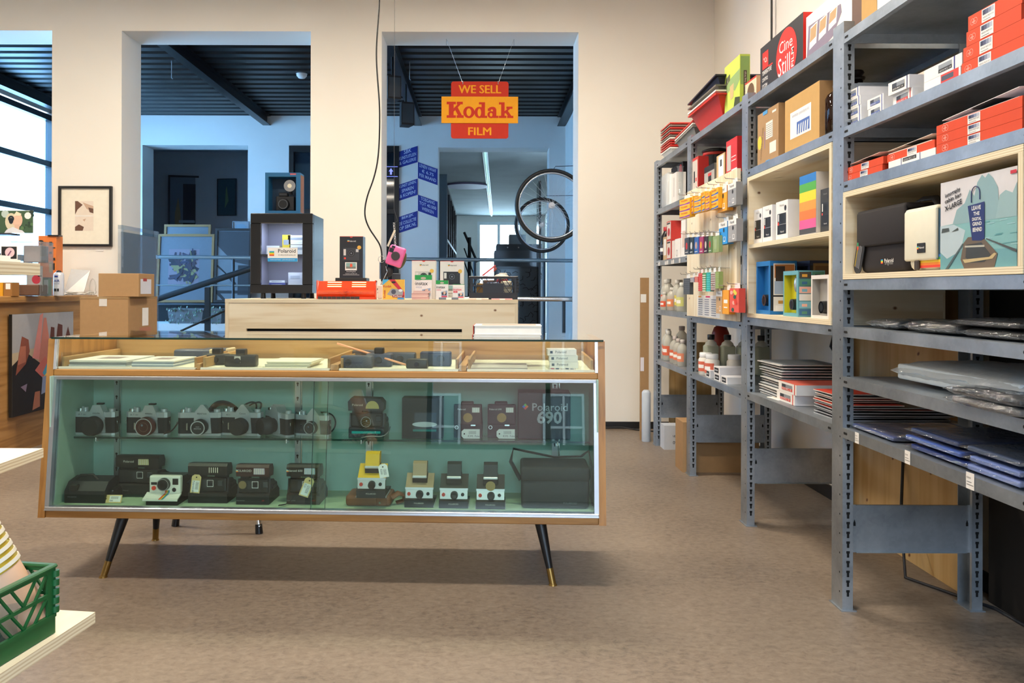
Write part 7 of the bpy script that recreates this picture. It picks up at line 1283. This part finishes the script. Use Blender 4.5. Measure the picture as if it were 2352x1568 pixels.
b = MB(); b.box(-w_ - .06, -.004, .175, -w_ + .05, -.002, .33, PAPER); b.rect(-w_ - .055, .245, -w_ + .045, .325, -.0046, BLK2).disc(-w_ + .0, .287, .032, -.005, c('#e2c4cc', .5), 24).poly([(-w_ - .02, .262), (-w_ - .012, .258), (-w_ + .012, .295), (-w_ + .006, .30)], -.0054, c('#7a4a6a', .5))
for z in (.228, .205, .19): b.rect(-w_ - .055, z, -w_ + [.01, .03, .035][int(z * 100) % 3], z + .007, -.0046, BLACK)
b.build('printed_sign', t)
b = MB(); b.box(-.06, .01, .003, .08, .13, .075, c('#6a4a38', .6), .006); b.build('brown_box', t)
for i, (px, col, w_, nm) in enumerate(((-6, '#e0a020', .07, 'yellow film box at the left edge of the desk'), (18, '#9a6a34', .055, 'brown film box with a white label on the desk'))): pbox('film_box', nm, 'box', (dk(px, 5.2) , 5.2, ZD), 0, w_, .08, .088, c(col, .5), c(col, .5), None, (lambda b, w_, h, d: b.rect(-w_ * .25, h * .5, w_ * .3, h * .92, -.0006, PAPER)) if i else None, 'film boxes on the desk')
t = thing('portrait_photo', 'colour photo print of a child with headphones before white flowers', 'picture', at(0, 535, 5.5)); s_ = 5.5 / F; b = MB(); b.box(-60 * s_, 0, 0, 76 * s_, .004, 52 * s_, PAPER); b.build('paper', t)
b = MB(); g = lambda pts, col, k: b.poly([(x * s_, z * s_) for x, z in pts], -.0004 - .0003 * k, c(col, .5))
g([(-60, 0), (76, 0), (76, 51), (-60, 52)], '#3f5a40', 0)
for k in range(14): b.disc(random.uniform(45, 74) * s_, random.uniform(2, 48) * s_, random.uniform(2, 6) * s_, -.0008 - .00002 * k, c(['#2c4430', '#5a7a50', '#2a3a34'][k % 3], .5), 8)
b.disc(64 * s_, 40 * s_, 8 * s_, -.0014, c('#e4e8e4', .5), 9).disc(12 * s_, 44 * s_, 9 * s_, -.0014, c('#b8c8c4', .5), 9)
b.disc(26 * s_, 26 * s_, 14 * s_, -.0016, c('#d8ccb0', .5), 20, 20 * s_).disc(40 * s_, 30 * s_, 12 * s_, -.0018, c('#e0b8a0', .5), 20, 17 * s_); g([(30, 38), (38, 50), (50, 44), (46, 40), (38, 40)], '#e2d8bc', 5); g([(34, 8), (44, 8), (46, 20), (34, 20)], '#d8b09a', 5); g([(10, 0), (16, 8), (30, 14), (44, 8), (52, 6), (58, 0)], '#dcdce2', 6); b.ring(26 * s_, 33 * s_, 7 * s_, 3 * s_, -.0030, c('#1c2430', .4), 18).disc(26 * s_, 28 * s_, 5 * s_, -.0032, c('#1c2430', .4), 16, 7 * s_)
b.build('printed_picture', t); 
t = thing('photo_stand', 'dark thin shelf on the desk carrying the child photo and clear organiser top', 'shelf', (at(0, 535, 5.5).x, 5.47, ZD)); zt = at(0, 535, 5.5).z - ZD; MB().box(-.2, 0, zt - .012, .085, .12, zt - .001, c('#2c3440', .4)).build('top_plate', t)
for x in (-.19, .075): MB().box(x, .03, 0, x + .01, .1, zt - .012, ACRYL).build('support', t)
# display stand with plywood shelves at the left edge of the frame
t = thing('display_stand', 'pale plywood display stand with stepped shelves at the left edge, near the viewer', 'display stand', (0, 0, 0)); PZ = PLY['y']
def cornershelf(px, py, z, thick, back, left, ang=0):
    k = on(px, py, z) if z < 1.0 else at(px, py, back); return k
k = on(219, 1405, .52); a = R(9); b = MB(); b.M = Matrix.Translation((k.x, k.y, .52)) @ Matrix.Rotation(R(-7.5), 4, 'Z'); b.board(-.75, -1.0, -.019, 0, 0, 0, PZ, 'z'); b.build('low_shelf', t); KL = k
k = on(100, 1029, .75); b = MB(); b.M = Matrix.Translation((k.x, k.y, .75)); b.board(-.65, -.75, -.019, 0, 0, 0, PZ, 'z'); b.build('middle_shelf', t)
k = at(92, 632, 1.30); b = MB(); b.M = Matrix.Translation(k); b.board(-.55, -.35, 0, 0, 0, .019, PZ, 'z'); b.build('top_shelf', t); KT = k
for x, y in ((-1.24, .96), (-1.24, .40)): MB().board(x, y, 0, x + .019, y + .3, k.z, PZ, 'x').build('upright', t)
t2 = solo('paper_sheet', MB().box(-.3, -.3, 0, -.02, -.02, .004, PAPER).box(-.26, -.28, .0042, -.03, -.03, .010, c('#f0ece4', .6)), 'white papers lying on the top shelf of the plywood stand', 'papers', (KT.x, KT.y, KT.z + .0196))
# green crate on the low shelf: its long side runs from the lower left to the upper right
c0 = on(127, 1452, .521); dirv = Vector((-.30, -.50, 0)).normalized(); ang = math.atan2(dirv.y, dirv.x)
cl0 = on(0, 1530, .521); dv = (cl0 - c0); ang = math.atan2(-dv.y, -dv.x); L_ = .40
ctr = c0 + (cl0 - c0).normalized() * (L_ / 2)
tg = crate('folding_crate', 'dark green folding plastic crate on the lowest plywood shelf at the left edge', (ctr.x, ctr.y, .5212), ang, L_, .27, .112, '#0f5a2c')
b = MB(); b.box(-.05, -.0022, .006, .03, -.0008, .032, PAPER, .0005).rect(-.03, .012, .01, .026, -.0028, c('#9a948c', .6)); b.build('price_label', tg)
# doll arm with ring cuff standing in the crate
axis = (at(-45, 1230, 1.27) - at(70, 1420, 1.3)).normalized(); p0 = at(62, 1432, 1.31); SK = c('#f0c4a4', .35)
t = thing('mannequin_arm', 'glossy peach mannequin forearm with a ribbed gold and white cuff in the green crate', 'mannequin arm', (0, 0, 0)); b = MB(); q = p0 + axis * .34
r0, r1 = .036, .042
b.cyl(p0, p0 + axis * .10, r0, r0 + .001, SK, 28).cyl(p0 + axis * .10, q, r0 + .001, r1, SK, 28); b.build('forearm', t)
b = MB()
for k in range(7): p = p0 + axis * (.104 + k * .0125); b.cyl(p, p + axis * .006, r0 + .0045, r0 + .0045, c('#e8e2d4', .4), 28)
b.cyl(p0 + axis * .101, p0 + axis * .19, r0 + .0025, r0 + .0025, c('#c8b040', .3, .6), 28); b.build('ribbed_cuff', t)
solo('glass_tumbler', MB().lathe([(.03, 0), (.033, .004), (.036, .06)], ACRYL, n=20), 'clear plastic cup beside the mannequin arm in the green crate', 'cup', (ctr.x - .03, ctr.y + .17, .528))
# ---------------------------------------------------------------- things seen through the openings
# wall signs beside the far doorway
SB_ = c('#1c2f8e', .6); sg = FW / F
def wsign(px0, px1, yl0, yr0, hh, lines, label):
    v = at((px0 + px1) / 2, (yl0 + yr0) / 2 + hh / 2, FW - .004); w_ = (px1 - px0) * sg / 2; k = (yl0 - yr0) * sg; h = hh * sg; t = thing('wall_sign', label, 'sign', v, 0, 'blue lettered signs on the atrium wall'); sl = k / (2 * w_)
    b = MB(); b.prism([(-w_, -h / 2 - k / 2), (w_, -h / 2 + k / 2), (w_, h / 2 + k / 2), (-w_, h / 2 - k / 2)], -.002, .003, SB_, 'y'); b.build('blue_panel', t)
    b = MB(); n = len(lines); b.M = Matrix(((1, 0, 0, 0), (0, 1, 0, 0), (sl, 0, 1, 0), (0, 0, 0, 1)))
    for i, s_ in enumerate(lines): b.text(s_, 0, h * (.5 - (i + .88) / (n + .35)), -.0028, c('#b8c8e8', .6), h=h * .62 / n * (1.3 if s_ == 'SBK' else 1), w=w_ * 2 * min(.86, .10 * len(s_) * (1.3 if s_ == 'SBK' else 1)), bold=.012)
    b.build('lettering', t)
wsign(914, 959, 349, 335, 37, ['SBK', 'KUNSTUITLEEN', '& GALERIE'], 'top left blue sign lettered SBK KUNSTUITLEEN & GALERIE')
wsign(960, 1005, 372, 388, 37, ['LENEN VANAF', '€ 6.75', 'PER MAAND'], 'right blue sign lettered LENEN VANAF 6.75 PER MAAND')
wsign(914, 959, 425, 410, 37, ['KUNST LENEN,', 'SPAREN', '& KOPEN!'], 'middle left blue sign lettered KUNST LENEN SPAREN & KOPEN')
wsign(960, 1005, 447, 463, 37, ['TOEGANG', 'TOT 40.000', 'WERKEN'], 'right blue sign lettered TOEGANG TOT 40.000 WERKEN')
wsign(914, 959, 499, 484, 37, ['BEKIJK', 'DE COLLECTIE', 'OP SBK.NL'], 'lowest blue sign lettered BEKIJK DE COLLECTIE OP SBK.NL')
t = thing('exit_sign', 'dark lit panel with a violet arrow on the black glass door', 'sign', at(898, 394, FW - .03)); MB().box(-.09, 0, -.07, .09, .01, .07, c('#12161c', .4)).build('panel', t)
b = MB(); V = c('#8a90ff', .5, emit=1.2); b.poly([(-.03, 0), (0, .045), (.03, 0), (.012, .005), (.012, -.04), (-.012, -.04), (-.012, .005)], -.001, V).rect(-.09, .062, .09, .068, -.001, V).rect(-.09, -.068, .09, -.062, -.001, V); b.build('arrow', t)
# loudspeakers on the beam
for px, py, Y, s_, nm in ((932, 264, 8.6, 1, 'black loudspeaker hanging from the dark beam, lower one'), (901, 205, 7.6, .9, 'black loudspeaker hanging from the dark beam, nearer the opening')):
    v = at(px, py, Y); t = thing('loudspeaker', nm, 'loudspeaker', v, R(20), 'speakers on the atrium beam'); MB().prism([(-.07 * s_, -.09), (.07 * s_, -.09), (.05 * s_, .07), (-.05 * s_, .07)], -.12 * s_, .12 * s_, BLK2, 'z').build('cabinet', t)
    MB().rect(-.06 * s_, -.10 * s_, .06 * s_, .10 * s_, -.0906, c('#3a424a', .5)).build('grille', t); MB().cyl((0, 0, .12 * s_), (0, 0, ZC - .13 - v.z), .012, .012, BLACK, 8).build('bracket', t)
v = at(693, 172, 8.68); t = thing('smoke_detector', 'small white smoke detector on the dark corrugated ceiling', 'smoke detector', (v.x, v.y, ZC)); MB().lathe([(.055, 0), (.055, -.02), (.035, -.045), (.01, -.05)], WHITE, n=20).build('dome', t); MB().lathe([(.06, .004), (.06, -.004)], c('#c8ccd0', .5), n=20).build('base_ring', t)
for px, py, nm in ((394, 172, 'thin white hook hanging from the atrium ceiling behind the left opening'), (941, 175, 'thin white hook hanging from the atrium ceiling behind the right opening')):
    v = at(px, py, 8.2); solo('ceiling_hook', MB().tube([(0, 0, ZC - v.z), (0, 0, -.03), (.012, 0, -.04)], .004, c('#a8b0b8', .5), 6), nm, 'hook', v)
# railings
RL = c('#8fa6b4', .3, .6); RD_ = c('#2c3a46', .4, .4)
t = thing('landing_railing', 'long horizontal steel railing of the landing behind both openings', 'railing', (0, 0, 0)); YR = 9.3
z1 = at(460, 590, YR).z; MB().cyl((-3.84, YR, z1), (1.09, YR, z1 - .03), .022, .022, RL, 12).build('top_rail', t)
z2 = at(460, 655, YR).z; MB().cyl((-3.84, YR, z2), (-2.6, YR, z2), .010, .010, RL, 10).build('lower_rail', t)
for px in (536, 1090, 1250): x = at(px, 600, YR).x; MB().cyl((x, YR, .60 if px < 700 else 0), (x, YR, z1 - .02), .016, .016, RD_, 10).build('baluster', t)
t = thing('stair_handrail', 'thick sloping steel handrail in front of the left doorway', 'handrail', (0, 0, 0)); p0, p1 = at(340, 693, 7.6), at(590, 612, 7.6); p0 = at(330, 697, 7.6)
MB().tube([p0, p1], .032, RD_, 12, .8).build('rail', t); a = at(477, 657, 7.6); MB().box(a.x - .023, 7.58, 0, a.x + .023, 7.62, a.z - .01, RD_).build('post', t); MB().tube([at(415, 760, 7.55), at(520, 712, 7.55)], .010, BLACK, 8).build('lower_bar', t)
t = thing('stair_landing', 'white edged stair landing with planters behind the left opening', 'landing', (0, 0, 0)); zl = at(430, 743, 9.4).z; MB().box(-5.4, 9.4, 0, -1.9, 10.75, zl, c('#c8d4da', .6)).build('slab', t)
zk = at(430, 696, 10.2).z; t = thing('art_ledge', 'dark mesh-fronted ledge under the leaning artworks', 'ledge', (0, 0, 0)); MB().box(-4.4, 10.05, zl + .001, -2.3, 10.74, zk - .02, c('#12161c', .8)).build('base', t); MB().box(-4.4, 10.02, zk - .02, -2.3, 10.74, zk, c('#3a444e', .5)).build('top_edge', t)
PT = c('#6a7884', .6); GRL = c('#4a6a54', .7)
for k, (xa_, xb_, nm) in enumerate(((398, 478, 'long grey planter with trailing plants, left of the stair post'), (492, 520, 'grey planter with trailing plants partly behind the counter'))):
    v0, v1 = at(xa_, 733, 9.6), at(xb_, 733, 9.6); v = (v0 + v1) / 2; L_ = (v1 - v0).length / 2; t = thing('planter', nm, 'planter', (v.x, 9.425, zl + .001), 0, 'planters on the landing'); hz = at(430, 712, 9.6).z - zl
    MB().hexa([(-L_ * .9, 0, 0), (L_ * .9, 0, 0), (L_ * .9, .18, 0), (-L_ * .9, .18, 0)], [(-L_, 0, hz), (L_, 0, hz), (L_, .2, hz), (-L_, .2, hz)], PT).box(-L_ - .01, -.01, hz, L_ + .01, .21, hz + .02, PT).build('trough', t)
    b = MB()
    for j in range(4 if k == 0 else 2):
        x0 = -L_ * .7 + j * .09
        for i in range(26):
            x = x0 + random.gauss(0, .025); z = hz + .03 - random.random() * .2; a = random.random() * 6; r = .014; b.add([(x, -.02 - random.random() * .02, z), (x + r * math.cos(a), -.025, z + r), (x + .004, -.02, z + 2 * r), (x - r * .6, -.015, z + r)], [(0, 1, 2, 3)], c(['#5a7a62', '#46604c', '#8aa49a'][i % 3], .6))
    b.build('foliage', t)
# artworks in the dark gallery and leaning ones on the landing
def art(label, px0, py0, px1, py1, Y, frame, mount, deco=None, lean=0, group=None, fw_=.03, skew=0):
    a, b_ = at(px0, py1, Y), at(px1, py0, Y); w_ = (b_.x - a.x) / 2; a.z = max(a.z, zk + .001) if 10 < Y < 10.7 and py0 > 505 else a.z; h = b_.z - a.z; t = thing('framed_artwork', label, 'artwork', ((a.x + b_.x) / 2, Y, a.z), skew, group); t.rotation_euler = (lean, 0, skew); f = c(frame, .5)
    q = MB(); q.box(-w_, 0, 0, w_, .03, fw_, f).box(-w_, 0, h - fw_, w_, .03, h, f).box(-w_, 0, fw_, -w_ + fw_, .03, h - fw_, f).box(w_ - fw_, 0, fw_, w_, .03, h - fw_, f); q.build('frame', t); MB().box(-w_ + fw_, .012, fw_, w_ - fw_, .02, h - fw_, c(mount, .6)).build('mount', t)
    if deco: q = MB(); deco(q, w_ * 2, h); q.build('print', t)
    return t
def dark(cols, seed):
    def f(b, w_, h):
        random.seed(seed)
        for k in range(70):
            x, z = random.uniform(-.2, .16) * w_, random.uniform(.34, .7) * h; a = random.uniform(0, 3.1); l, q = random.uniform(.05, .12) * w_, random.uniform(.012, .045) * w_; ca, sa = math.cos(a), math.sin(a)
            b.poly([(x - l * ca - q * sa, z - l * sa + q * ca), (x - l * ca + q * sa, z - l * sa - q * ca), (x + l * ca + q * sa * .4, z + l * sa - q * ca * .4), (x + l * ca - q * sa * .4, z + l * sa + q * ca * .4)], .011 - .0001 * k, c(cols[k % len(cols)], .6))
    return f
def dk2(b, w_, h): b.rect(-w_ * .3, h * .26, w_ * .24, h * .78, .0115, c('#746e7e', .6)); dark(['#1c1e34', '#2a2c48', '#16182a', '#77754e', '#2e2438'], 3)(b, w_, h)
art('large brush-stroke print in an oak frame leaning behind the railing', 357, 536, 488, 694, 10.2, '#8a6a3c', '#606a76', dk2, R(-5))
art('pale framed print behind the brush-stroke one, only its top showing', 372, 514, 480, 690, 10.5, '#8a6a3c', '#66707a', lambda b, w_, h: b.rect(-w_ * .3, h * .83, w_ * .3, h * .88, .011, c('#7a7a68', .6)), R(-4))
def geo(b, w_, h): b.poly([(-w_ * .5, h * .96), (-w_ * .5, h * .8), (0, h * .55), (w_ * .45, h * .5), (w_ * .45, h * .96)], .0115, c('#3a4048', .7)); b.poly([(-w_ * .48, h * .5), (-w_ * .4, h * .5), (w_ * .1, h * .2), (w_ * .1, h * .26)], .011, c('#262c34', .7)); b.rect(w_ * .14, h * .1, w_ * .45, h * .5, .011, c('#30363e', .7)); b.rect(-w_ * .48, h * .12, w_ * .45, h * .16, .010, c('#262c34', .7)); b.poly([(-w_ * .48, h * .2), (-w_ * .1, 0), (-w_ * .2, 0), (-w_ * .48, h * .14)], .0105, c('#262c34', .7))
art('black framed grey and pale geometric print leaning by the doorway edge', 490, 523, 575, 694, 10.1, '#15181d', '#6a7884', geo, R(-4))
art('small pale print standing above the geometric one', 533, 508, 572, 694, 10.65, '#7a8894', '#8a98a4', lambda b, w_, h: b.disc(0, h * .92, w_ * .35, .011, c('#7898b0', .6), 24, h * .05), 0, fw_=.01)
art('tall dark painting on the gallery wall, left', 388, 403, 460, 530, 12.955, '#2a2e34', '#5a6470', lambda b, w_, h: b.rect(-w_ * .05, 0, w_ * .35, h * .85, .011, c('#141a28', .6)).poly([(-w_ * .3, 0), (-w_ * .3, h * .3), (-w_ * .2, h * .6), (-w_ * .12, h * .3), (-w_ * .12, 0)], .011, c('#7a6a4a', .6)), 0, skew=R(12))
art('green-tinted frameless print on the gallery wall, right', 497, 410, 543, 495, 12.955, '#27383e', '#33505a', lambda b, w_, h: b.poly([(-w_ * .1, h * .2), (-w_ * .05, h * .7), (0, h * .8), (w_ * .1, h * .4), (0, h * .3)], .011, c('#5a7a5a', .6)), 0, skew=R(-8), fw_=.012)
solo('small_ledge', MB().box(-.12, -.06, 0, .12, 0, .04, c('#8a98a4', .5)), 'small pale ledge above the leaning pale print', 'ledge', at(431, 512, 12.99))
# bicycle wheels hanging at the right side
def wheel(label, px, py, rp, Y, yaw, side=0):
    v = at(px, py, Y); r = rp * Y / F; t = thing('bicycle_wheel', label, 'wheel', v, yaw, 'bicycle wheels hanging in the right opening'); TY = c('#17181b', .5)
    n = 56; b = MB(); b.tube([((r - .017) * math.cos(2 * math.pi * i / n), 0, (r - .017) * math.sin(2 * math.pi * i / n)) for i in range(n)], .017, TY, 10, closed=True); b.build('tyre', t)
    b = MB(); b.tube([((r - .040) * math.cos(2 * math.pi * i / n), 0, (r - .040) * math.sin(2 * math.pi * i / n)) for i in range(n)], .010, c('#b8bec6', .25, .8), 8, 1, closed=True); b.build('rim', t)
    MB().cyl((0, -.05, 0), (0, .05, 0), .014, .014, SIL, 14).cyl((0, -.03, 0), (0, -.026, 0), .028, .028, SIL, 18).cyl((0, .026, 0), (0, .03, 0), .028, .028, SIL, 18).build('hub', t)
    for i in range(28):
        a = 2 * math.pi * i / 28; a2 = a + (.42 if i % 4 < 2 else -.42); s_ = .028 if i % 2 else -.028
        MB().tube([(.026 * math.cos(a2), s_, .026 * math.sin(a2)), ((r - .045) * math.cos(a), 0, (r - .045) * math.sin(a))], .0011, SIL, 4).build('spoke', t)
    return t, v, r
t, v, r = wheel('large black-tyred bicycle wheel hanging in front, right opening', 1267, 472, 85, 7.3, 0)
MB().tube([(0, .0, r - .03), (.04, .06, r + .03), (1.10 - v.x, .12, r + .05)], .003, BLACK, 6).build('wall_hook', t)
t, v, r = wheel('second bicycle wheel hanging lower and farther back, right opening', 1245, 517, 64, 9.1, 0)
MB().tube([(0, .0, r - .03), (.04, .04, r + .02), (1.10 - v.x, .06, r + .03)], .003, BLACK, 6).build('wall_hook', t)
# polished tube rail behind the counter
v0, v1 = at(1060, 685, 6.9), at(1322, 687, 6.9); t = thing('tube_rail', 'polished steel tube rail low behind the counter in the right opening', 'railing', (0, 0, 0)); MB().cyl(v0, v1, .021, .021, CHROME, 16).build('tube', t); MB().cyl(v1 - Vector((.03, 0, 0)), v1, .026, .026, SIL, 16).build('end_collar', t); MB().cyl((v1.x - .1, 6.9, 0), (v1.x - .1, 6.9, v1.z), .015, .015, RD_, 10).build('post', t)
# studio beyond: fluorescent strip, disc, racks, plan chest
t = thing('light_strip', 'long narrow fluorescent strip on the studio ceiling', 'ceiling light', (0, 0, 0)); 
MB().cyl((.03, 11.3, 3.09), (.26, 21.6, 3.09), .022, .022, c('#a8dcd0', .5, emit=.5), 10).build('tube', t); MB().hexa([(-.01, 11.25, 3.105), (.07, 11.25, 3.105), (.30, 21.65, 3.105), (.22, 21.65, 3.105)], [(-.01, 11.25, 3.119), (.07, 11.25, 3.119), (.30, 21.65, 3.119), (.22, 21.65, 3.119)], c('#8a989c', .5)).build('housing', t)
solo('ceiling_disc', MB().cyl((-.28, 15.6, 3.085), (-.28, 15.6, 3.119), .42, .42, c('#6a6080', .6), 36), 'round violet-grey disc on the studio ceiling', 'disc')
t = thing('picture_rack', 'tall black rack full of canvases along the left of the studio doorway', 'rack', (0, 0, 0)); BK = c('#0f1216', .5)
MB().box(-1.0, 11.6, 0, -.50, 11.68, 2.75, c('#4a5a66', .7)).build('end_wall', t)
for k in range(6): y = 11.8 + k * .85; MB().box(-.54, y, 0, -.50, y + .05, 2.62, BK).build('upright', t)
for z in (.3, 1.0, 1.8, 2.58): MB().box(-.98, 11.8, z, -.50, 16.1, z + .04, BK).build('rack_shelf', t)
MB().box(-1.0, 11.7, 0, -.97, 16.1, 2.62, c('#0c0e12', .7)).build('back_sheet', t)
for k in range(9): solo('canvas', MB().box(0, 0, 0, .36, .03, .55 + .05 * (k % 3), c(['#c8d0d4', '#6a4a38', '#8a98a0', '#2c343c', '#a88a60'][k % 5], .6)), 'canvas standing in the studio rack, ' + ['nearest', 'second', 'third', 'fourth', 'fifth', 'sixth', 'seventh', 'eighth', 'farthest'][k] + ' to the doorway', 'canvas', (-.93, 11.95 + k * .30, 1.0405 if k < 4 else .3405), 0, 'canvases in the studio rack')
t = thing('spiral_stair', 'dark steel stair with sloping bars in the studio', 'stair', (0, 0, 0))
for k, (a, q) in enumerate((((1066, 533), (1096, 602)), ((1066, 570), (1092, 640)), ((1066, 600), (1080, 640)))): MB().tube([at(*a, 14.5), at(*q, 14.5)], .022 if k == 0 else .012, BK, 8).build('handrail', t)
x = at(1078, 640, 14.5).x; MB().cyl((x, 14.5, 0), (x, 14.5, at(1078, 545, 14.5).z), .03, .03, BK, 10).build('post', t)
t = thing('plan_chest', 'stacked grey flat-file chest with papers on top in the studio', 'chest', (0, 0, 0)); v0, v1 = at(1136, 575, 12.6), at(1246, 575, 12.6)
MB().box(v0.x, 12.6, 0, v1.x, 13.3, at(1190, 575, 12.6).z, c('#4a525a', .6)).build('chest_body', t); MB().box(v0.x + .03, 12.65, at(1190, 575, 12.6).z, v1.x, 13.3, at(1190, 560, 12.6).z, c('#39424a', .6)).build('top_tray', t)
for k in range(3): q = at(1166 + 25 * k, 568, 12.64); MB().sph(q, .012, SIL, 8, 5).build('knob', t)
v = at(1188, 560, 12.9); solo('storage_box', MB().box(-.13, 0, 0, .13, .3, .16, c('#7a8a94', .6)), 'grey box on top of the flat-file chest in the studio', 'box', (v.x, 12.8, at(1190, 560, 12.6).z))
def tree(b, w_, h):
    random.seed(5)
    for k in range(60):
        x, z = random.uniform(-.45, .45) * w_, random.uniform(.08, .9) * h; a = random.uniform(0, 3.1); l = .12 * w_; b.tube([(x, .012, z), (x + l * .5 * math.cos(a), .011, z + l * .5 * math.sin(a)), (x + l * math.cos(a + .6), .012, z + l * math.sin(a + .6))], .006, c('#11151a', .6), 4)
art('dark line drawing of branches leaning before the flat-file chest', 1139, 612, 1250, 752, 12.3, '#3a444c', '#525e68', tree, 0)
solo('grey_carton', MB().box(-.1, 0, 0, .1, .25, .28, c('#3a424a', .6)), 'dark grey carton on the floor at the right of the studio doorway', 'box', (at(1240, 760, 11.8).x, 11.8, 0))
solo('mirror_panel', MB().box(0, 0, 0, .03, .5, 2.7, c('#0e1114', .25)), 'tall dark glossy panel at the right edge of the studio doorway', 'panel', (.84, 11.9, 0))
t = thing('wall_cabinet', 'flush pale cabinet door with thin dark gaps in the right side wall', 'cabinet', (1.1085, 7.6, .0)); MB().box(-.002, 0, .1, .0, .8, 1.12, c('#c8d6e0', .5)).build('door', t); MB().box(-.003, .39, .1, -.0021, .396, 1.12, BLACK).build('gap_line', t)
solo('wall_conduit', MB().tube([(1.10, 8.3, 1.9), (1.10, 8.3, 2.95)], .006, BLACK, 6), 'thin dark conduit on the right side wall of the atrium', 'conduit')
